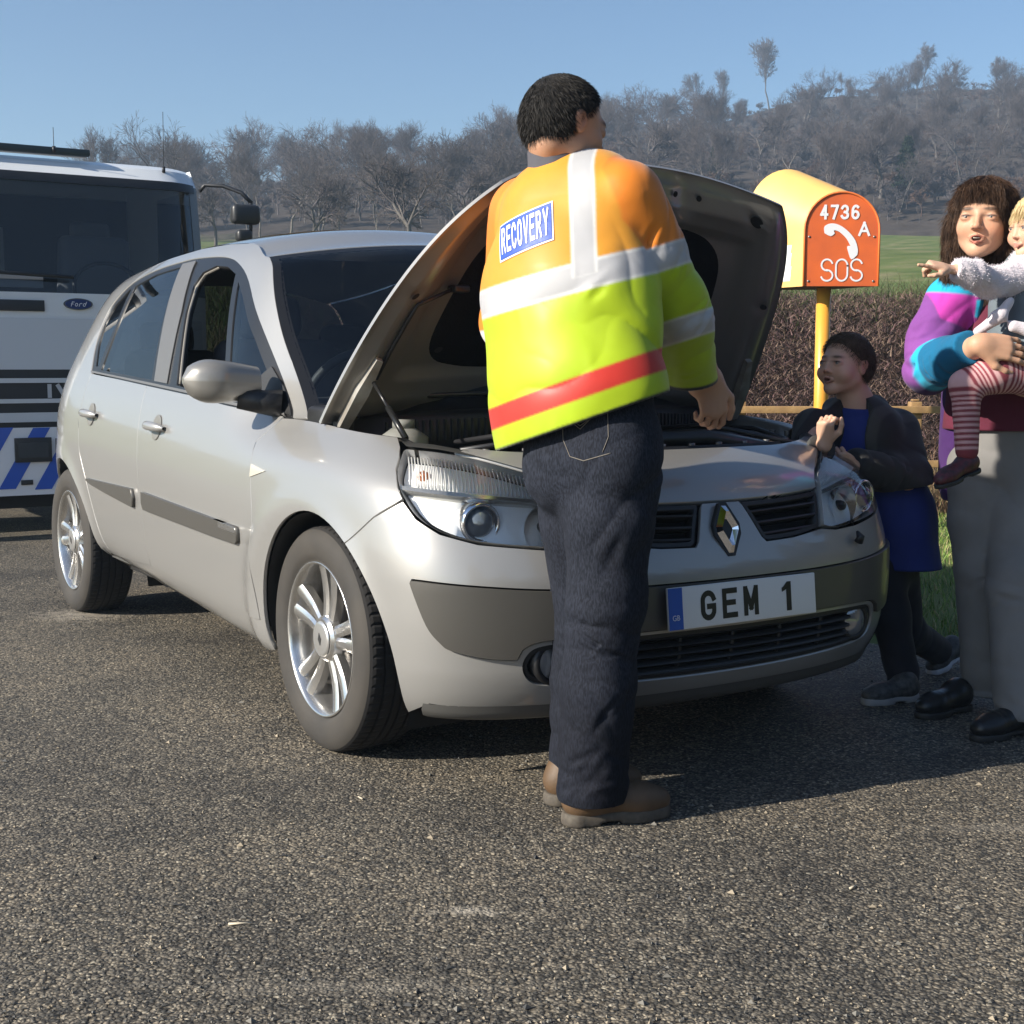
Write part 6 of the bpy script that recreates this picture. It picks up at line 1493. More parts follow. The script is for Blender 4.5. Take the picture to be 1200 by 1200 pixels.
b.rc(WP(662, 235, 3.46), WP(656, 190, 3.48), .062, .058, .03)
b.ch([rsh, relb, rwri], [.062, .048, .030], .03).ch([lsh, lelb, lwri], [.062, .048, .030], .03)
b.ch([rhip, rkn, rank], [.09, .062, .045], .04).ch([lhip, lkn, lank], [.09, .062, .045], .04)
hd.skin(b); b.rc(hd.w(0, -.10, -.20), WP(656, 190, 3.475), .061, .061, .02)
b.rc(hd.w(-.10, -.26, -.22), hd.w(.10, -.26, -.24), .022, .022, .03)
hdir = np.array([.10, -.02, -1.]); hand(b, WP(833, 446, 3.685), hdir, (.35, -.93, 0), .195, (.55, .65, .75, .85), .05, .6, flip=-1)
b.rc(relb, WP(833, 446, 3.685), .04, .029, .02)
hand(b, lwri, (.3, .6, -.5), (.2, .3, .9), .19, (.5, .6, .7, .7), .05, .5)
for w_, t_ in ((rank, (.75, .35, 0)), (lank, (.75, .35, 0))): b.rc(w_*[1, 1, 0] + [0, 0, .055], w_*[1, 1, 0] + np.array([.09, .04, .05]), .026, .02, .02)
SK = (.50, .285, .185)
def mcol(V):
    C = hd.colour(V, SK, (.03, .025, .02)); q = hd.loc(V)
    return C
mbody = organic('body', b, SKIN, MAN, (-.35, 3.05, -.02), (.85, 4.2, 1.9), .0045, mcol)
# short cropped hair
S_ = SDF(.02); S_.el(hd.w(0, -.075, .135), (.352*.236, .43*.236, .392*.236), hd.M).el(hd.w(0, -.20, -.02), (.31*.236, .30*.236, .30*.236), hd.M, .03)
def hl_(P):
    q = hd.loc(P); hz = np.interp(q[:, 1], [-.6, -.36, -.14, -.02, .08, .22, .50], [-.40, -.36, -.20, .06, .14, .36, .40]); 
    return np.maximum(0, (hz - q[:, 2])*.236*.9) 
S_.fields.append(hl_); S_.fields.append(lambda P: .0012*wob(P, 260, 5, 2))
mh = organic('hair', S_, hair_mat('hair_black', (.014, .013, .012), (.028, .025, .022)), MAN, hd.c - .2, hd.c + .2, .0035, it=0)
P, Q = sample(mh, 16000, 3, lambda P, Q: (hd.loc(P)[:, 2] > -.34)); strands('hair_stubble', hair_mat('hair_black', 0, 0), mh, P, Q*.55 + np.array(hd.M[:, 1])*.25 - np.array([0, 0, .55]), .014, .0013, n=2, seed=4)
# jacket
j = SDF(.035)
j.rc(WP(685, 560, 3.335), WP(675, 470, 3.345), .212, .208, .05, (back_dir, .70)).rc(WP(677, 470, 3.345), WP(666, 350, 3.40), .208, .212, .06, (back_dir, .64)).rc(WP(666, 350, 3.40), WP(668, 265, 3.44), .210, .180, .06, (back_dir, .64))
j.rc(rsh + [-.03, .02, -.02], lsh + [.03, 0, -.03], .090, .086, .07).rc(WP(704, 228, 3.45), WP(640, 246, 3.48), .092, .086, .06, (back_dir, .95))
cuff = WP(814, 456, 3.66)
j.ch([rsh, WP(760, 302, 3.40), relb, cuff + [0.005, .03, -.03]], [.094, .092, .073, .067], .010)
j.ch([lsh, lelb, lwri], [.090, .080, .070], .04)
nh = np.array([-.33, .05, .95]); hem0 = WP(690, 492, 3.2)
def tbox(P): return (np.abs(P[:, 0] - hem0[0]) < .40) & ~(((P - cuff)**2).sum(1) < .16**2)
j.fields.append(creases(5, [(WP(765, 290, 3.4), relb - rsh, .088, .07, 9, .11, .9, .0075, .009, (0, -1, 0)), (relb, relb - rsh, .075, .06, 12, .09, .15, .008, .008, None), (WP(815, 415, 3.55), cuff - relb, .07, .05, 9, .07, .1, .006, .008, None), (WP(722, 310, 3.3), (0, 0, 1), .10, .06, 7, .12, .9, .007, .009, (.2, -1, 0)), (WP(735, 390, 3.3), (0, 0, 1), .19, .10, 9, .13, .6, .006, .010, (.5, -.8, 0)), (WP(650, 430, 3.2), (0, 0, 1), .19, .12, 12, .17, .25, .006, .012, (-.5, -.9, 0)), (WP(640, 240, 3.4), (0, 0, 1), .17, .04, 4, .08, .5, .003, .012, (-.3, -.9, 0))]))
j.fields.append(lambda P: folds(P, relb, relb - rsh, .14, 60, .007, 1) + folds(P, (rsh + relb)/2 + [.02, 0, 0], (.3, 0, 1), .12, 46, .005, 2) + folds(P, WP(735, 400, 3.3), (.5, 0, .85), .16, 40, .0055, 3) + folds(P, WP(640, 440, 3.3), (-.35, 0, .9), .20, 30, .005, 4) + folds(P, WP(738, 330, 3.3), (.8, 0, .35), .10, 52, .006, 6) + folds(P, WP(745, 240, 3.4), (.9, 0, .2), .09, 70, .004, 7) + .0040*wob(P, 14, 8, 2))
j.cut(hem0, nh, rng_=lambda P: (P[:, 0] < WP(785, 480, 3.3)[0]) & (P[:, 1] < 3.62) & (P[:, 2] < 1.2))
cd = np.array([-.10, -.30, 1.]); cuff_p = WP(806, 457, 3.58); j.cut(cuff_p, cd/np.linalg.norm(cd), rng_=lambda P: P[:, 0] > WP(760, 450, 3.6)[0])
ORG_BACK_LIT, ORG_S, YEL_, SILV, REDT, WHI = (.64, .275, .022), (.70, .205, .014), (.39, .53, .007), (.42, .42, .43), (.52, .028, .016), (.62, .62, .60)  # back orange is yellower than the sleeves: sunlit sheen put into its colour
def seg_t(P, a, b_): ab = b_ - a; return ((P - a)@ab)/(ab@ab)
def jcol(V):
    arm = SDF(.0); arm.ch([rsh, WP(760, 302, 3.40), relb, cuff], [.094, .094, .075, .068], .0); armd = arm(V); tor = SDF(0); tor.rc(WP(680, 470, 3.345), WP(668, 350, 3.40), .205, .205, 0, (back_dir, .72)).rc(WP(668, 350, 3.40), WP(664, 262, 3.44), .205, .180, 0, (back_dir, .70)).rc(rsh + [-.05, 0, -.02], lsh + [.03, 0, -.03], .090, .088, 0); tord = tor(V)
    isarm = onr(tord - armd - .004) * (V[:, 0] > 0.1)
    # picture-aligned heights measured on the cloth itself: a plane family tilted like the bands
    def plane(px, py, y, n): p0 = WP(px, py, y); n = np.array(n, float); n /= np.linalg.norm(n); return (V - p0)@n
    C = np.tile(np.array(ORG_BACK_LIT, float), (len(V), 1))
    nb = (-.24, 0, .97); t1 = plane(640, 333, 3.2, nb); C = mixv(C, YEL_, onr(-t1))
    C = mixv(C, WHI, onr(.034 - np.abs(t1 - .0))); C = mixv(C, SILV, onr(.027 - np.abs(t1)))
    # vertical brace over the right shoulder
    nv = (1., 0, .02); v1 = plane(684, 270, 3.25, nv) - .05*np.clip((V[:, 2] - 1.56)/.12, 0, 2)**2; m = onr(.030 - np.abs(v1))*onr(t1); C = mixv(C, WHI, m); C = mixv(C, SILV, onr(.024 - np.abs(v1))*onr(t1))
    lv1 = plane(583, 270, 3.3, (1., 0, .0)); 
    # red band near the hem
    hm = (V - hem0)@(nh/np.linalg.norm(nh)); C = mixv(C, REDT, onr(.026 - np.abs(hm - .078 - .0)))
    C = mixv(C, WHI, onr(.045 - np.abs(plane(573, 465, 3.3, (1., 0, 0)) + .0))*onr(.026 - np.abs(hm - .074))*0)
    # piping and black hem
    C = mixv(C, (.02, .02, .022), onr(.006 - hm)*(V[:, 2] < 1.2)*(1 - isarm))
    A = np.tile(np.array(ORG_S, float), (len(V), 1)); na = (-.33, 0, .94); a1 = plane(768, 307, 3.4, na); A = mixv(A, YEL_, onr(-a1)); A = mixv(A, WHI, onr(.030 - np.abs(a1))); A = mixv(A, SILV, onr(.025 - np.abs(a1)))
    a2 = plane(797, 386, 3.5, (-.30, 0, .95)); A = mixv(A, WHI, onr(.030 - np.abs(a2))); A = mixv(A, SILV, onr(.025 - np.abs(a2)))
    cf = (V - cuff_p)@(cd/np.linalg.norm(cd)); A = mixv(A, (.02, .02, .022), onr(.012 - cf))
    # left sleeve, what shows of it
    la = SDF(0); la.ch([lsh, lelb, lwri], [.090, .080, .070], 0); isl = onr(tord - la(V) - .004)*(V[:, 0] < 0.1); L_ = np.tile(np.array(ORG_S, float), (len(V), 1)); l1 = plane(570, 400, 3.6, (0, 0, 1)); L_ = mixv(L_, YEL_, onr(-l1)); L_ = mixv(L_, WHI, onr(.03 - np.abs(l1)))
    C = C*(1 - isarm[:, None]) + A*isarm[:, None]; return C*(1 - isl[:, None]) + L_*isl[:, None]
jk = organic('jacket', j, cloth('hi_vis_cloth', .58, 500, .2, .35, .15, coat=.08, crease=.30, cs=9), MAN, (-.35, 3.05, .85), (.75, 4.15, 1.80), .0042, jcol, it=1, safe=1.7)
# collar of the sweater
c_ = SDF(.02); nd = hd.w(0, -.2, -.62); c_.rc(WP(655, 215, 3.47), WP(656, 145, 3.465), .080, .078, .02); c_.cut(WP(651, 170, 3.46), (.10, .0, -1)); c_.fields.append(lambda P: .002*wob(P, 60, 3, 2))
organic('collar', c_, cloth('collar_grey', base=(.085, .085, .10)), MAN, (-.15, 3.2, 1.4), (.35, 3.75, 1.8), .004)
# back panel RECOVERY
g0 = decal(None, jk, .0)
bvh_ = BVHTree.FromPolygons([v.co for v in jk.data.vertices], [p_.vertices[:] for p_ in jk.data.polygons]); C4 = [np.array(g0(*c_)) for c_ in ((587, 266), (648, 235.5), (649.5, 281.5), (587, 308.5))]; bd_ = Vector(back_dir).normalized()
def g(a, b_, off):
    p = (C4[0]*(1-a) + C4[1]*a)*(1-b_) + (C4[3]*(1-a) + C4[2]*a)*b_; h, n_, i_, t_ = bvh_.ray_cast(Vector(p) - bd_*.25, bd_)
    if h is None: h = Vector(p)
    return h + (n_ if n_.dot(bd_) < 0 else -n_)*off
TLc, TRc, BRc, BLc = np.array([575.5, 271.5]), np.array([646., 236.]), np.array([647.5, 282.]), np.array([576.5, 312.5])
def bil(a, b_): return (TLc*(1-a) + TRc*a)*(1-b_) + (BLc*(1-a) + BRc*a)*b_
def sheet_on(name, m, a0, a1, b0, b1, off, par, nx=26, ny=14):
    mb = MB(); mb.grid([[tuple(g(a, b_, off)) for b_ in np.linspace(b0, b1, ny)] for a in np.linspace(a0, a1, nx)]); return mb.build(name, m, par)
pn = sheet_on('back_panel', mat('panel_white', (.75, .75, .76), .4), 0, 1, 0, 1, .0022, jk); sheet_on('panel_field', mat('panel_blue', (.035, .085, .42), .4, bump=(40, .3, .004)), .025, .975, .045, .955, .0038, pn)
LET = mat('panel_letters', (.78, .78, .80), .4); Q_, W_ = stroke_polys('RECOVERY', 1., .62, .165, .17); mb = MB()
for q in Q_:
    q = [np.array(p) for p in q]; n_ = 4
    rows = []
    for t in np.linspace(0, 1, n_): a = q[0]*(1-t) + q[3]*t; c2 = q[1]*(1-t) + q[2]*t; rows.append([tuple(g(.075 + .86*(p[0]/W_), .84 - .70*p[1], .0054)) for p in (a, (a+c2)/2, c2)])
    mb.grid(rows)
mb.build('recovery_letters', LET, pn)
# jeans
t = SDF(.03); t.rc(WP(690, 470, 3.34), WP(694, 535, 3.335), .160, .162, .04, (back_dir, .80)).el(WP(724, 545, 3.26), (.085, .085, .10), None, .07).el(WP(662, 545, 3.34), (.08, .08, .10), None, .07)
t.ch([rhip, WP(714, 610, 3.285), rkn, WP(701, 800, 3.26), WP(694, 925, 3.255)], [.116, .105, .092, .086, .086], .03); t.ch([lhip + [0, 0, 0], WP(677, 610, 3.40), lkn, WP(680, 800, 3.42), WP(676, 905, 3.41)], [.104, .092, .078, .072, .070], .02)
t.fields.append(creases(9, [(WP(705, 728, 3.27), rank - rkn, .088, .10, 22, .14, .12, .0045, .0065, (-.2, -1, 0)), (WP(696, 905, 3.25), rank - rkn, .085, .07, 12, .12, .45, .006, .010, (-.2, -1, 0)), (WP(722, 570, 3.28), rank - rkn, .108, .05, 5, .20, .35, .0042, .014, (0, -1, 0)), (WP(720, 640, 3.28), rank - rkn, .10, .07, 5, .24, 1.1, .0045, .014, (.3, -1, 0)), (WP(650, 600, 3.38), rank - rkn, .10, .10, 7, .12, .8, .006, .010, (-.6, -1, 0)), (WP(676, 740, 3.42), (0, 0, 1), .075, .10, 12, .10, .1, .005, .007, (-.6, -1, 0)), (WP(700, 820, 3.26), (0, 0, 1), .09, .05, 5, .13, 1.0, .006, .010, (0, -1, 0))]))
t.fields.append(lambda P: folds(P, WP(700, 735, 3.2), (.12, 0, 1), .13, 95, .0042, 11) + folds(P, WP(655, 560, 3.3), (.45, 0, .85), .10, 60, .005, 12) + folds(P, WP(735, 590, 3.2), (-.55, 0, .85), .13, 48, .005, 13) + folds(P, rank + [0, 0, .09], (.45, 0, 1), .14, 55, .007, 14) + folds(P, lank + [0, 0, .09], (-.3, 0, 1), .12, 60, .006, 15) + folds(P, WP(690, 830, 3.2), (.75, 0, .6), .12, 40, .005, 17) + .0030*wob(P, 18, 16, 2))
t.cut(WP(697, 948, 3.2), (.10, .0, 1.))
def tcol(V):
    C = np.tile(np.array((.008, .009, .014)), (len(V), 1)); f = .5 + .5*wob(V, 9, 31, 2); k = np.clip(f*.6 + .55*np.exp(-((V[:, 2] - .85)/.16)**2) + .35*np.exp(-((V[:, 2] - .5)/.3)**2) - .25, 0, 1)
    C = mixv(C, (.030, .036, .052), k*.7); sm_ = onr(.0022 - np.abs((V - WP(722, 700, 3.2))@np.array([1., 0, .03])))*0; return C
tr = organic('jeans', t, cloth('denim', .85, 700, .35, .15, .0, fine=(300, .38, .25), crease=.35, cs=12), MAN, (-.25, 3.05, .05), (.60, 3.65, 1.10), .0042, tcol)
g2 = decal(None, tr, .0015); ST = mat('stitching', (.20, .18, .15), .8)
mb = MB()
for L in (([(663, 489), (680, 503), (694, 489)], .0010), ([(661, 487), (680, 499), (697, 487)], .0010), ([(659, 482), (660, 515), (668, 535), (684, 540), (716, 531)], .0010), ([(712, 482), (713, 512), (706, 530)], .0010)):
    pts = chain(*[L[0][i:i+2] for i in range(len(L[0])-1)], n=1); q = densify(np.array(L[0] + L[0][::-1], float), 4.); q = q[:len(q)//2 + 1]; mb.tube([tuple(g2(*p, .001)) for p in q], L[1], 4)
mb.build('stitching', ST, tr)
# boots
BOOT = mat('boot_leather', (.085, .052, .028), .6, noise=(12, .22, (.14, .080, .038)), bump=(45, .35, .003)); SOLE = mat('boot_sole', (.105, .090, .070), .8, noise=(60, .2, (.06, .05, .04)))
def boot(heel, toe, side=1, f=1., m1=BOOT, m2=SOLE, par=None, ankle=None, heelh=.030, name='boot', h=.004, sole_t=.028, high=.085):
    heel, toe = _v(heel), _v(toe); d = toe - heel; L = np.linalg.norm(d); d = d/L; up = np.cross(np.cross(d, [0, 0, 1]), d); up = np.array([0, 0, 1.]) if np.linalg.norm(up) < .1 else up/np.linalg.norm(up); sd = np.cross(d, up); M = np.stack([d, sd, up], 1)
    s = SDF(.02*f); P = lambda a, z, x=0.: heel + d*a*L + up*z*f + sd*x*f
    s.rc(P(.14, .052), P(.30, .060), .036*f, .036*f, .02*f).rc(P(.30, .055), P(.70, .042), .040*f, .042*f, .03*f, (up, .85)).rc(P(.70, .042), P(.86, .038), .042*f, .036*f, .02*f, (up, .80)); s.rc(P(.22, .06), P(.22, high), .036*f, .038*f, .03*f)
    s.cut(P(0, .016), up); s.fields.append(lambda Q: folds(Q, P(.62, .06), d, .035*f, 260/f, .0016*f, 5))
    lo = np.minimum(heel, toe) - .09*f; hi = np.maximum(heel, toe) + .09*f; hi[2] += .1*f
    o = organic(name, s, m1, par, lo, hi, h*f)
    q = SDF(.01*f); q.rc(P(.14, .012), P(.30, .012), .037*f, .033*f, .02*f).rc(P(.30, .012), P(.68, .012), .033*f, .042*f, .02*f).rc(P(.68, .012), P(.86, .012), .042*f, .037*f, .02*f)
    q.cut(P(0, 0), up); q.cut(P(0, sole_t), -up)
    q.fields.append(lambda X: np.where((((X - heel)@d)/L > .30) & (((X - heel)@d)/L < .50) & (((X - heel)@up) < .008*f), .02, 0))
    organic('sole', q, m2, o, lo, hi, h*f*.9); return o
boot((.122, 3.22, 0), (.122 + .265, 3.22 + .085, 0), par=MAN, name='boot', f=1.12); boot((.085, 3.375, 0), (.085 + .245, 3.375 + .11, 0), par=MAN, name='boot', f=1.12)
put_back(MAN)
# ---------------------------------------------------------------- the boy
BOY = empty('person', (1.33, 4.52, 0), 0, 'small boy in dark jacket and royal blue coat standing by the front of the car', 'person')
hb = Head(WP(990, 428, 4.50), (-.80, -.58, .10), (.03, 0, 1), .205, child=1., mouth=.022, squint=.3)
BSK = (.60, .37, .26)
nk = WP(1003, 474, 4.53); bch = WP(1010, 520, 4.54); bhip = WP(1050, 655, 4.56)
bls, brs = WP(950, 500, 4.44), WP(1052, 505, 4.60)      # shoulders on the picture's left / right
ble, blw = WP(945, 545, 4.30), WP(965, 522, 4.20); bre, brw = WP(1062, 565, 4.46), WP(1000, 548, 4.30)
s = SDF(.02); hb.skin(s); s.rc(hb.w(0, -.14, -.20), nk, .046, .048, .03).rc(nk, bch, .05, .085, .05).rc(bch, bhip, .085, .07, .05)
s.ch([bls, ble, blw], [.034, .028, .022], .02).ch([brs, bre, brw], [.034, .028, .022], .02)
kA, aA = WP(1043, 720, 4.50), WP(1058, 795, 4.50); kB, aB = WP(1062, 738, 4.66), WP(1098, 768, 4.86)
s.ch([WP(1035, 655, 4.52), kA, aA], [.055, .045, .032], .03).ch([WP(1050, 660, 4.58), kB, aB], [.050, .040, .030], .03)
hand(s, WP(967, 517, 4.20), (-.10, -.35, .75), (-.6, -.75, 0), .135, (1.0, 1.1, 1.2, 1.2), .05, .8, flip=1, k=.005)
hand(s, WP(998, 546, 4.29), (-.55, -.35, .35), (.1, -.8, -.5), .135, (.7, .9, 1.0, 1.1), .05, -.2, flip=-1, k=.005)
bb = organic('body', s, SKIN, BOY, (.85, 4.0, .02), (1.85, 5.05, 1.35), .0032, lambda V: hb.colour(V, BSK, (.10, .065, .04), .8, (.42, .16, .13)))
hb.eyes(bb, (.10, .07, .05), (-.8, -.5, .35))
H_ = .205; hs = SDF(.02); hs.el(hb.w(0, -.080, .145), (.352*H_, .425*H_, .385*H_), hb.M).el(hb.w(0, -.20, 0), (.31*H_, .30*H_, .30*H_), hb.M, .03)
hs.fields.append(lambda P: np.maximum(0, (np.interp(hb.loc(P)[:, 1], [-.6, -.36, -.14, -.02, .08, .20, .27, .50], [-.36, -.26, -.12, .06, .14, .26, .34, .40]) - hb.loc(P)[:, 2])*H_*.9)); hs.fields.append(lambda P: .0012*wob(P, 240, 5, 2))
bh_ = organic('hair', hs, hair_mat('hair_brown', (.085, .060, .038), (.15, .105, .068)), BOY, hb.c - .18, hb.c + .18, .0035, it=0)
P, Q = sample(bh_, 12000, 5, lambda P, Q: hb.loc(P)[:, 2] > -.28); strands('hair_strand', hair_mat('hair_brown', 0, 0), bh_, P, Q*.45 + np.array(hb.M[:, 1])*.45 - np.array([0, 0, .5]), .018, .0014, n=2, seed=6)
# blue shirt and long blue coat under the jacket
c = SDF(.03); c.rc(WP(1004, 484, 4.53), bch, .072, .100, .04).rc(bch, WP(1045, 600, 4.55), .108, .125, .05, ((.5, .85, 0), .85)).rc(WP(1045, 600, 4.55), WP(1052, 680, 4.55), .130, .150, .05, ((.5, .85, 0), .75)); c.cut(WP(1050, 667, 4.5), (.0, 0, 1)); c.cut(WP(1002, 477, 4.5), (0, .2, -1), rng_=None)
c.fields.append(lambda P: .004*wob(P, 15, 21, 2) + folds(P, WP(1045, 620, 4.5), (1, .3, 0), .16, 55, .005, 22))
organic('blue_coat', c, cloth('coat_blue', .7, base=(.018, .035, .20), crease=.3), BOY, (.85, 4.2, .35), (1.65, 4.95, 1.1), .0048)
# dark jacket, hanging open at the front
fr = np.array([-.72, -.60, 0]); fr /= np.linalg.norm(fr)
c = SDF(.03); c.rc(WP(1002, 492, 4.53), WP(1012, 510, 4.54), .085, .110, .05).rc(WP(1012, 510, 4.54), WP(1030, 570, 4.57), .125, .150, .05, (fr, .85)).rc(bls + [.02, 0, -.01], brs + [-.02, 0, -.01], .062, .070, .06)
c.ch([bls, ble, blw + [0, 0, .0]], [.058, .054, .044], .02).ch([brs, bre + [.01, 0, 0], brw + [.02, .03, .01]], [.074, .070, .050], .03)
c.rc(WP(1025, 478, 4.62), WP(988, 482, 4.64), .038, .034, .03).rc(WP(1025, 478, 4.62), WP(1022, 492, 4.46), .036, .022, .03).rc(WP(975, 478, 4.56), WP(984, 492, 4.42), .030, .020, .03)
sx = np.cross(fr, [0, 0, 1.]); m0 = WP(985, 520, 4.40)
c.fields.append(lambda P: np.where(((P - WP(1004, 500, 4.53))@fr.astype(np.float32) > .03), np.maximum(0, .050 - np.abs((P - m0)@sx.astype(np.float32) - .012)) * 2.0*(((P - ble)**2).sum(1) > .07**2)*(((P - blw)**2).sum(1) > .07**2), 0))
c.fields.append(creases(23, [(bre, bre - brs, .07, .06, 12, .09, .4, .008, .008, (-.6, -1, 0)), ((bre + brw)/2, brw - bre, .06, .05, 9, .08, .5, .006, .008, (-.3, -1, 0)), (WP(1050, 535, 4.5), (0, 0, 1), .13, .08, 9, .12, 1.0, .007, .009, (-.3, -1, 0)), (ble, ble - bls, .055, .04, 6, .07, .3, .006, .008, None)]))
c.fields.append(lambda P: folds(P, bre, bre - brs, .12, 75, .006, 23) + folds(P, ble, ble - bls, .08, 80, .005, 24) + folds(P, (bre + brw)/2, bre - brw, .10, 70, .006, 26) + .003*wob(P, 20, 25, 2)); c.cut(WP(1030, 573, 4.5), (-.15, 0, 1))
c.cut(brw + [0, 0, 0], bre - brw, rng_=lambda P: ((P - brw)**2).sum(1) < .09**2); c.cut(blw + [0, 0, -.01], ble - blw, rng_=lambda P: ((P - blw)**2).sum(1) < .08**2)
def bcol(V):
    C = np.tile(np.array((.030, .030, .031)), (len(V), 1)); d = (V - m0)@sx; k = onr(.012 - np.abs(np.abs(d - .012) - .066))*(((V - bre)**2).sum(1) > .1**2); return mixv(C, (.075, .075, .070), k*.7)
bj = organic('jacket', c, cloth('jacket_dark', .72, crease=.35, sheen=.1), BOY, (.85, 4.0, .6), (1.75, 4.95, 1.2), .0042, bcol)
mb = MB()
gb = decal(None, bj, .002)
for q in ((1008, 517), (1003, 545), (1001, 505)): mb.tube([tuple(gb(*q, .0)), tuple(gb(*q, .005))], .006, 10)
mb.build('press_stud', CHROME, bj)
# trousers
c = SDF(.03); c.rc(WP(1043, 645, 4.55), WP(1043, 662, 4.55), .090, .08, .03).ch([WP(1035, 665, 4.52), kA, aA + [0, 0, .01]], [.072, .060, .054], .04).ch([WP(1052, 668, 4.58), kB, aB + [0, 0, .02]], [.070, .058, .052], .03)
c.fields.append(lambda P: folds(P, aA, (0, 0, 1), .10, 80, .005, 27) + folds(P, kB, kB - aB, .12, 60, .006, 28)); c.cut(aA + [0, 0, -.035], (0, 0, 1), rng_=lambda P: ((P - aA)**2).sum(1) < .14**2)
organic('trousers', c, cloth('trousers_navy', .75, base=(.014, .015, .024), crease=.35), BOY, (.95, 4.2, .03), (1.75, 5.1, .65), .0048)
TR_UP, TR_SO = mat('trainer_upper', (.03, .03, .032), .6, noise=(60, .2, (.10, .10, .10))), mat('trainer_sole', (.30, .30, .31), .6)
boot((1.345, 4.475, 0), (1.145, 4.40, 0), par=BOY, name='trainer', f=.86, m1=TR_UP, m2=TR_SO, sole_t=.034)
boot(WP(1126, 772, 4.97) + [0, 0, .01], WP(1090, 792, 4.86), par=BOY, name='trainer', f=.80, m1=TR_UP, m2=mat('trainer_sole2', (.50, .50, .54), .6), sole_t=.034)
put_back(BOY)

# ---------------------------------------------------------------- the woman
WOM = empty('person', (1.50, 4.20, 0), 0, 'dark haired woman in purple, pink and teal jacket and grey trousers, holding a toddler', 'person')
hw = Head(WP(1152, 258, 4.20), (-.46, -.88, .02), (.05, .0, 1), .238, mouth=.040, squint=.95)
WSK = (.56, .32, .205)
wn = WP(1163, 322, 4.30); wch = WP(1165, 400, 4.33); wp_ = WP(1168, 510, 4.34)
wrs, wls = WP(1112, 352, 4.30), WP(1222, 350, 4.40); wre, wrw = WP(1088, 432, 4.26), WP(1140, 408, 3.98); wle, wlw = WP(1262, 430, 4.30), WP(1218, 430, 4.10)
s = SDF(.03); hw.skin(s); s.rc(hw.w(0, -.14, -.22), wn, .055, .060, .03).rc(wn, wch, .07, .12, .06, ((-.4, -.9, 0), .75)).rc(wch, wp_, .115, .14, .06, ((-.4, -.9, 0), .8)); s.rc(wrs, wls, .055, .055, .06)
s.ch([wrs, wre, wrw], [.05, .042, .028], .02).ch([wls, wle, wlw], [.05, .042, .028], .02)
kR, aR = WP(1147, 665, 4.30), WP(1153, 808, 4.36); kL, aL = WP(1193, 690, 4.16), WP(1197, 838, 4.06)
s.ch([WP(1148, 530, 4.34), kR, aR], [.070, .045, .028], .02).ch([WP(1198, 530, 4.33), kL, aL], [.070, .045, .028], .02)
hand(s, WP(1150, 404, 3.94), (1., -.06, -.12), (-.03, -.95, .25), .178, (.25, .30, .35, .40), .08, .45, flip=1); s.rc(WP(1120, 418, 4.08), WP(1150, 404, 3.945), .035, .028, .02)
hand(s, WP(1216, 418, 4.06), (-1., -.12, -.12), (.05, -.95, .2), .18, (.45, .5, .5, .5), .05, .5, flip=-1)
wb_ = organic('body', s, SKIN, WOM, (1.1, 3.8, .02), (1.95, 4.75, 1.78), .0034, lambda V: hw.colour(V, WSK, (.05, .03, .02), .9, (.50, .14, .11)))
hw.eyes(wb_, (.09, .06, .04), (-.35, -.9, -.05))
mb = MB(); mb.tube([hw.w(x, .368 - .9*x*x, -.254) for x in np.linspace(-.040, .040, 7)], .0024, 8); mb.build('teeth', mat('teeth', (.62, .56, .46), .3), wb_)
# hair: volume, then strands combed over it
HB = .232; HM1 = hair_mat('hair_dark_brown', (.030, .017, .011), (.095, .052, .030)); hs = SDF(.02)
hs.el(hw.w(0, -.09, .16), (.395*HB, .46*HB, .41*HB), hw.M).el(hw.w(.02, -.22, -.10), (.39*HB, .34*HB, .42*HB), hw.M, .05).rc(hw.w(-.33, -.10, -.1), hw.w(-.36, -.06, -.78), .085*HB, .105*HB, .06).rc(hw.w(.33, -.12, -.1), hw.w(.36, -.12, -.72), .09*HB, .11*HB, .06).rc(hw.w(-.2, -.3, -.3), hw.w(-.2, -.34, -.85), .2*HB, .17*HB, .06).rc(hw.w(.2, -.3, -.3), hw.w(.2, -.34, -.80), .2*HB, .17*HB, .06)
def face_open(P):
    q = hw.loc(P); e = np.sqrt((q[:, 0]/.275)**2 + ((q[:, 2] + .12)/.40)**2); fr_ = (q[:, 1] > .02); return np.where(fr_, np.maximum(0, 1 - e)*.30*HB*2.2, 0)
hs.fields.append(face_open); hs.fields.append(lambda P: .0022*np.sin(hw.loc(P)[:, 0]*60 + 3*wob(P, 20, 3, 2)) + .0015*wob(P, 200, 5, 2))
wh_ = organic('hair', hs, HM1, WOM, hw.c + [-.16, -.16, -.26], hw.c + [.16, .2, .18], .0036, it=0)
def comb(P, Q): g = np.array([0, 0, -1.]) - Q*(-Q[:, 2:3]); return g + Q*.10
P, Q = sample(wh_, 42000, 7, lambda P, Q: Q[:, 2] < .9); q = hw.loc(P); D = comb(P, Q); D[q[:, 2] > .30] += (np.array(hw.M[:, 1])*.6); strands('hair_strand', HM1, wh_, P, D, .045, .0010, droop=.10, n=3, seed=8, wave=.10)
r_ = np.random.default_rng(12); N = 4200; a = r_.uniform(-.26, .28, N); P = np.array([hw.w(x, .30 - .8*x*x + r_.normal(0, .012), .36 + r_.normal(0, .03) - .6*x*x) for x in a]); D = np.tile(np.array(hw.M[:, 1])*.55, (N, 1)) + np.array([0, 0, -1.]) + np.array(hw.M[:, 0])[None]*(a*1.3 + r_.normal(0, .12, N))[:, None]; strands('fringe', HM1, wh_, P, D, .048, .0011, droop=.25, n=4, seed=9, wave=.07)
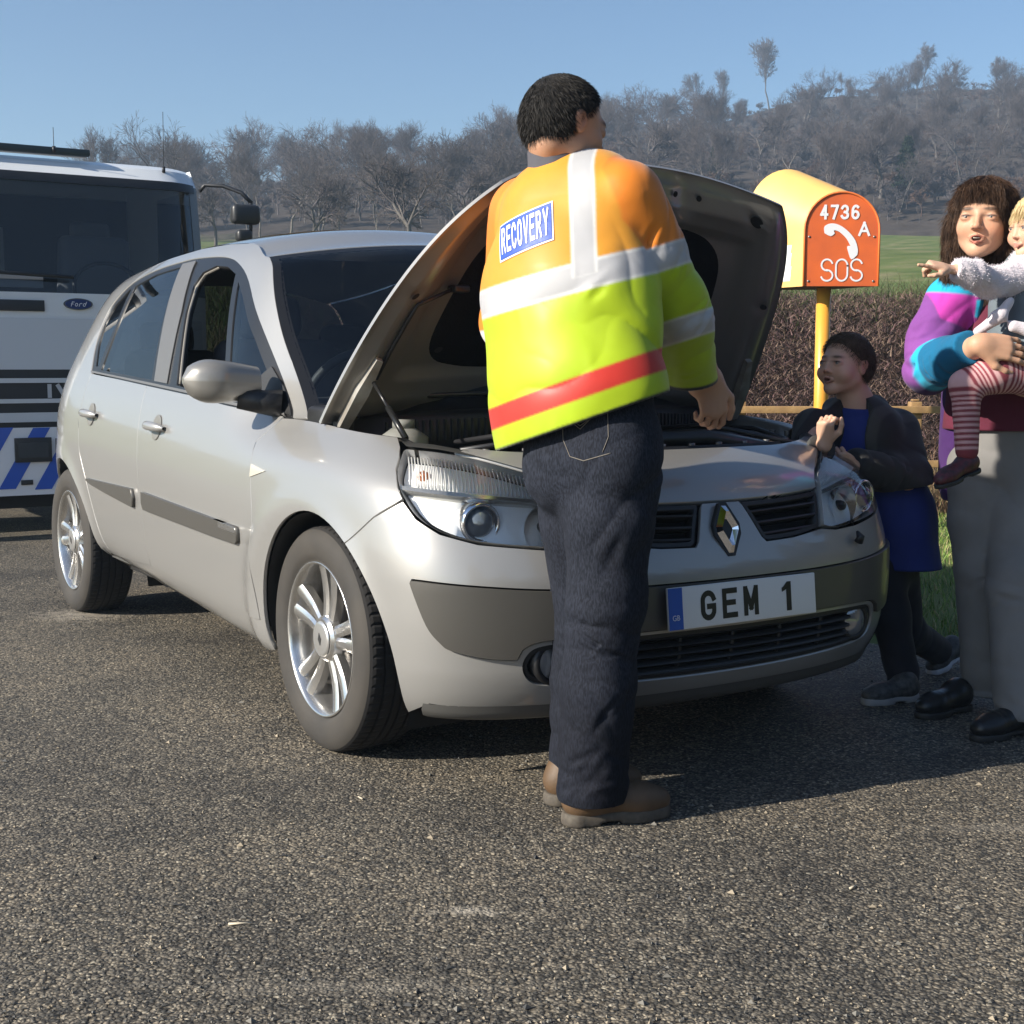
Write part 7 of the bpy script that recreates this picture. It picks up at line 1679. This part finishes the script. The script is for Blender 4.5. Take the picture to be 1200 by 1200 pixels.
# burgundy jumper
c = SDF(.03); c.rc(WP(1165, 345, 4.31), wch, .085, .135, .05, ((-.4, -.9, 0), .8)).rc(wch, WP(1168, 500, 4.34), .140, .165, .05, ((-.4, -.9, 0), .85)); c.cut(WP(1165, 504, 4.3), (0, 0, 1)); c.cut(WP(1150, 318, 4.2), (0, .3, -1)); c.fields.append(lambda P: .003*wob(P, 18, 41, 2))
organic('jumper', c, cloth('jumper_wine', .85, 400, .4, base=(.115, .020, .040)), WOM, (1.2, 3.95, .85), (1.85, 4.7, 1.45), .0048)
# shell jacket
wf = np.array([-.42, -.90, 0.]); wf /= np.linalg.norm(wf); ws_x = np.cross(wf, [0, 0, 1.])
c = SDF(.035); c.rc(WP(1162, 350, 4.33), WP(1164, 400, 4.36), .115, .140, .05, (wf, .85)).rc(WP(1164, 400, 4.36), WP(1164, 560, 4.38), .155, .170, .05, (wf, .85)).rc(wrs + [.02, 0, .0], wls, .070, .072, .05)
c.ch([wrs, WP(1092, 395, 4.28), wre, WP(1110, 422, 4.13), wrw + [-.01, .01, 0]], [.072, .072, .072, .064, .052], .022).ch([wls, wle, wlw + [.03, 0, 0]], [.085, .085, .058], .04)
c.rc(WP(1120, 325, 4.30), WP(1140, 318, 4.38), .035, .034, .03).rc(WP(1185, 318, 4.26), WP(1168, 328, 4.17), .034, .022, .02).rc(WP(1185, 318, 4.26), WP(1205, 322, 4.36), .034, .034, .02)
zo = WP(1168, 400, 4.2)
c.fields.append(lambda P: np.where(((P - WP(1165, 400, 4.33))@wf.astype(np.float32) > .06) & (((P - wrw)**2).sum(1) > .13**2) & (((P - wlw)**2).sum(1) > .14**2), np.maximum(0, np.interp(P[:, 2], [.8, 1.1, 1.3, 1.45], [.12, .085, .050, .045]) - np.abs((P - zo)@ws_x.astype(np.float32)))*2.2, 0))
c.fields.append(creases(21, [(WP(1098, 390, 4.26), wre - wrs, .078, .07, 12, .11, .6, .008, .009, (-.6, -1, 0)), (wre, wre - wrs, .08, .05, 10, .10, .2, .009, .009, (-.6, -1, 0)), (WP(1112, 420, 4.13), wrw - wre, .072, .06, 9, .10, .5, .007, .009, (0, -1, 0)), (WP(1120, 365, 4.25), (0, 0, 1), .12, .06, 6, .12, .9, .006, .010, (-.4, -1, 0)), (WP(1095, 520, 4.3), (0, 0, 1), .14, .12, 8, .15, 1.1, .007, .010, (-.8, -1, 0))]))
c.fields.append(lambda P: folds(P, wre, wre - wrs, .13, 62, .008, 42) + folds(P, WP(1098, 385, 4.22), (.5, 0, -.8), .10, 70, .006, 45) + folds(P, (wre + wrw)/2, wre - wrw, .09, 60, .004, 43) + .004*wob(P, 16, 44, 2)); c.cut(WP(1100, 588, 4.3), (.1, 0, 1))
c.cut(wrw, (wre - wrw)*[1, 1, 1], rng_=lambda P: ((P - wrw)**2).sum(1) < .10**2)
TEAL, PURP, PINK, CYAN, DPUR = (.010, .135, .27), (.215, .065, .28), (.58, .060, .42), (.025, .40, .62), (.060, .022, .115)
def wcol(V):
    C = np.tile(np.array(PURP), (len(V), 1)); fa = SDF(0); fa.ch([wre, WP(1110, 420, 4.16), wrw], [.09, .08, .06], 0); df = fa(V); ua = SDF(0); ua.ch([wrs, WP(1092, 395, 4.28), wre], [.085, .09, .09], 0); du = ua(V)
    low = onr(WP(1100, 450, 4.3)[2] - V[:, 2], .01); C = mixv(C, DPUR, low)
    edge = np.abs((V - zo)@ws_x); side = ((V - zo)@ws_x)
    pk = onr((V - WP(1118, 378, 4.2))@np.array([.35, 0, 1.]), .004)*onr(np.minimum((V - WP(1098, 350, 4.2))@np.array([1, 0, .25]), 1)); C = mixv(C, PINK, pk)
    tp = onr((V - WP(1120, 343, 4.2))@np.array([.1, 0, 1.]), .004); C = mixv(C, CYAN, tp); C = mixv(C, (.035, .02, .07), onr((V - WP(1170, 322, 4.2))@np.array([0, -1., .5]), .004)*0)
    fm = onr(du - df - .012, .004); C = mixv(C, TEAL, fm); tip = onr(.010 - np.abs(du - df - .014), .003); C = mixv(C, CYAN, tip)
    C = mixv(C, (.04, .015, .05), onr(.012 - np.abs(edge - np.interp(V[:, 2], [.8, 1.1, 1.3, 1.45], [.12, .085, .050, .045])), .003)*.8*(1 - fm))
    pz = WP(1100, 486, 4.2); sq = onr(.040 - np.abs(V[:, 2] - pz[2] + .005), .003)*onr(.022 - np.abs(V[:, 0] - pz[0]), .003)*(V[:, 1] < 4.4); C = mixv(C, CYAN, sq); p2 = WP(1156, 361, 4.2); sq = onr(.026 - np.abs(V[:, 2] - p2[2]), .003)*onr(.030 - np.abs(V[:, 0] - p2[0] - .01), .003)*(V[:, 1] < 4.35); return mixv(C, CYAN, sq*(1 - fm))
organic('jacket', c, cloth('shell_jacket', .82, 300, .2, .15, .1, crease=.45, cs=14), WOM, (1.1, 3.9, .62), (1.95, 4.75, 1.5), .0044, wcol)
# trousers
c = SDF(.03); c.rc(WP(1172, 500, 4.34), WP(1174, 540, 4.34), .150, .155, .04, (wf, .85)).ch([WP(1150, 545, 4.34), WP(1146, 610, 4.32), kR, aR + [0, 0, .0]], [.104, .090, .074, .066], .02).ch([WP(1202, 545, 4.32), WP(1196, 610, 4.26), kL, aL], [.118, .108, .092, .080], .02)
c.fields.append(creases(22, [(aL + [0, 0, .06], (0, 0, 1), .085, .07, 10, .12, .35, .007, .010, (-.4, -1, 0)), (kL, (0, 0, 1), .10, .10, 8, .14, .6, .006, .011, (-.4, -1, 0)), (WP(1165, 560, 4.25), (0, 0, 1), .13, .06, 8, .14, .5, .006, .011, (-.4, -1, 0)), (kR, (0, 0, 1), .08, .12, 8, .12, .6, .006, .010, (-.6, -1, 0))]))
c.fields.append(lambda P: folds(P, aR, (.2, 0, 1), .14, 60, .006, 51) + folds(P, aL, (.2, 0, 1), .14, 55, .006, 52) + folds(P, kL, (.4, 0, 1), .14, 45, .006, 53) + folds(P, WP(1165, 570, 4.2), (.5, 0, .9), .12, 50, .005, 54) + .003*wob(P, 16, 55, 2)); c.cut(aR + [0, 0, -.015], (.05, 0, 1), rng_=lambda P: (((P - aR)*[1, 1, .4])**2).sum(1) < .11**2); c.cut(aL + [0, 0, -.005], (.05, 0, 1), rng_=lambda P: (((P - aL)*[1, 1, .4])**2).sum(1) < .13**2)
organic('trousers', c, cloth('trousers_grey', .8, base=(.20, .195, .19), crease=.3), WOM, (1.1, 3.8, .04), (1.95, 4.75, .98), .0048)
WS1, WS2 = mat('shoe_black', (.012, .012, .013), .35, bump=(60, .2, .002)), mat('shoe_sole', (.02, .02, .02), .6)
boot((1.475, 4.36, 0), (1.275, 4.22, 0), par=WOM, name='shoe', f=.98, m1=WS1, m2=WS2, sole_t=.022, high=.07); boot((1.57, 4.08, 0), (1.36, 3.96, 0), par=WOM, name='shoe', f=.98, m1=WS1, m2=WS2, sole_t=.022, high=.07)
put_back(WOM)

# ---------------------------------------------------------------- the toddler on her arm
TOD = empty('person', tuple(WP(1190, 440, 4.1)), 0, 'fair haired toddler in fluffy white cardigan and striped tights, pointing while held by the woman', 'person')
ht = Head(WP(1213, 266, 4.06), (-.95, -.32, -.10), (.04, 0, 1), .175, child=1.3)
TSK = (.62, .38, .26)
tn = WP(1213, 303, 4.10); tc_ = WP(1212, 350, 4.10); th = WP(1208, 428, 4.08); tsh = WP(1192, 325, 4.04); tel, twr = WP(1160, 332, 3.98), WP(1124, 316, 3.90)
kn, an = WP(1132, 452, 3.98), WP(1133, 528, 3.96)
s = SDF(.02); ht.skin(s); s.rc(ht.w(0, -.14, -.2), tn, .038, .042, .03).rc(tn, tc_, .05, .085, .04).rc(tc_, th, .085, .095, .04).ch([tsh, tel, twr], [.035, .030, .020], .02)
s.ch([WP(1190, 436, 4.04), kn, an], [.050, .038, .026], .02); hand(s, WP(1110, 315, 3.89), (-1., -.25, .22), (.1, -.45, .85), .118, (.05, 1.0, 1.2, 1.3), .05, .6, flip=-1, k=.004, point=0)
tb = organic('body', s, SKIN, TOD, (1.08, 3.7, .75), (1.75, 4.35, 1.68), .0026, lambda V: ht.colour(V, TSK, (.40, .28, .15), .35, (.55, .20, .16)))
ht.eyes(tb, (.06, .09, .12), (-.85, -.5, -.1))
HT = .175; HMF = hair_mat('hair_fair', (.50, .36, .17), (.68, .54, .31)); hs = SDF(.02); hs.el(ht.w(0, -.08, .155), (.365*HT, .435*HT, .39*HT), ht.M).el(ht.w(0, -.22, -.04), (.34*HT, .31*HT, .34*HT), ht.M, .03)
hs.fields.append(lambda P: np.maximum(0, (np.interp(ht.loc(P)[:, 1], [-.6, -.3, -.05, .05, .16, .28, .5], [-.5, -.36, -.20, -.02, .12, .18, .22]) - ht.loc(P)[:, 2])*HT*.9)); hs.fields.append(lambda P: .0015*np.sin(ht.loc(P)[:, 0]*50 + 3*wob(P, 20, 3, 2)))
th_ = organic('hair', hs, HMF, TOD, ht.c - .15, ht.c + .15, .0032, it=0); P, Q = sample(th_, 14000, 9, lambda P, Q: ht.loc(P)[:, 2] > -.4); strands('hair_strand', HMF, th_, P, Q*.15 + np.array(ht.M[:, 1])*.25 - np.array([0, 0, .9]), .026, .0013, droop=.1, n=3, seed=10, wave=.05)
c = SDF(.03); c.rc(WP(1208, 318, 4.10), tc_, .075, .115, .04).rc(tc_, WP(1208, 432, 4.07), .120, .135, .04); c.cut(WP(1200, 432, 4.0), (.15, 0, 1)); c.fields.append(lambda P: .004*wob(P, 22, 61, 2))
organic('pinafore', c, cloth('pinafore_grey', .85, base=(.14, .17, .19)), TOD, (1.2, 3.8, 1.0), (1.8, 4.35, 1.5), .0045)
c = SDF(.03); c.ch([tsh + [.01, 0, 0], tel, WP(1140, 322, 3.93), WP(1120, 316, 3.90)], [.052, .042, .037, .032], .02); c.rc(WP(1210, 318, 4.08), WP(1212, 348, 4.10), .078, .095, .03)
c.fields.append(lambda P: .0035*wob(P, 55, 62, 3) + folds(P, WP(1142, 322, 3.92), (1, .2, 0), .05, 130, .006, 63)); c.cut(twr + [-.012, 0, 0], (1, .2, -.1), rng_=lambda P: P[:, 0] < twr[0] + .07); c.cut(WP(1200, 372, 4.), (-.3, 0, 1))
FL = cloth('fluffy_white', .95, 220, 1.0, .1, .6, base=(.66, .60, .64)); cc = organic('cardigan', c, FL, TOD, (1.1, 3.7, 1.1), (1.8, 4.35, 1.55), .004)
P, Q = sample(cc, 9000, 11); strands('fluff', mat('fluff', (.74, .68, .72), .9), cc, P, Q + np.random.default_rng(1).normal(0, .5, Q.shape), .006, .0012, n=2, seed=12)
c = SDF(.03); c.ch([WP(1146, 388, 3.98), WP(1172, 370, 3.96), WP(1184, 352, 3.97)], [.013, .017, .011], .02); c.ch([WP(1188, 382, 3.96), WP(1215, 390, 3.96)], [.018, .022], .02); c.fields.append(lambda P: .003*wob(P, 60, 64, 2)); organic('scarf', c, FL, TOD, (1.25, 3.8, 1.05), (1.75, 4.2, 1.4), .004)
c = SDF(.03); c.ch([WP(1205, 438, 4.02), WP(1165, 437, 3.99), kn, an], [.064, .056, .043, .032], .025); c.fields.append(lambda P: .0015*wob(P, 40, 65, 2))
leg_ = [WP(1205, 436, 4.02), WP(1165, 434, 3.98), kn, an]
def legcol(V):
    num = np.zeros(len(V)); den = np.zeros(len(V)); acc = 0.
    for a, b_ in zip(leg_[:-1], leg_[1:]):
        ab = b_ - a; L = np.linalg.norm(ab); t = np.clip(((V - a)@ab)/L**2, 0, 1); d = np.linalg.norm(V - a - t[:, None]*ab, axis=1); w_ = np.exp(-d/.010); num += w_*(acc + t*L); den += w_; acc += L
    T_ = num/den; k = .5 + .5*np.clip(np.sin(T_*2*np.pi/.0165)*2.2, -1, 1); return mixv(np.tile(np.array((.60, .36, .36)), (len(V), 1)), (.22, .045, .060), k)
organic('striped_tights', c, cloth('tights', .85, 500, .3), TOD, (1.2, 3.75, .78), (1.8, 4.25, 1.25), .003, legcol)
SH = mat('strap_shoe', (.025, .012, .014), .45, noise=(80, .2, (.12, .02, .03))); boot(WP(1147, 552, 3.99), WP(1098, 574, 3.91), par=TOD, name='shoe', f=.66, m1=SH, m2=WS2, sole_t=.020, high=.06, h=.005)
put_back(TOD)
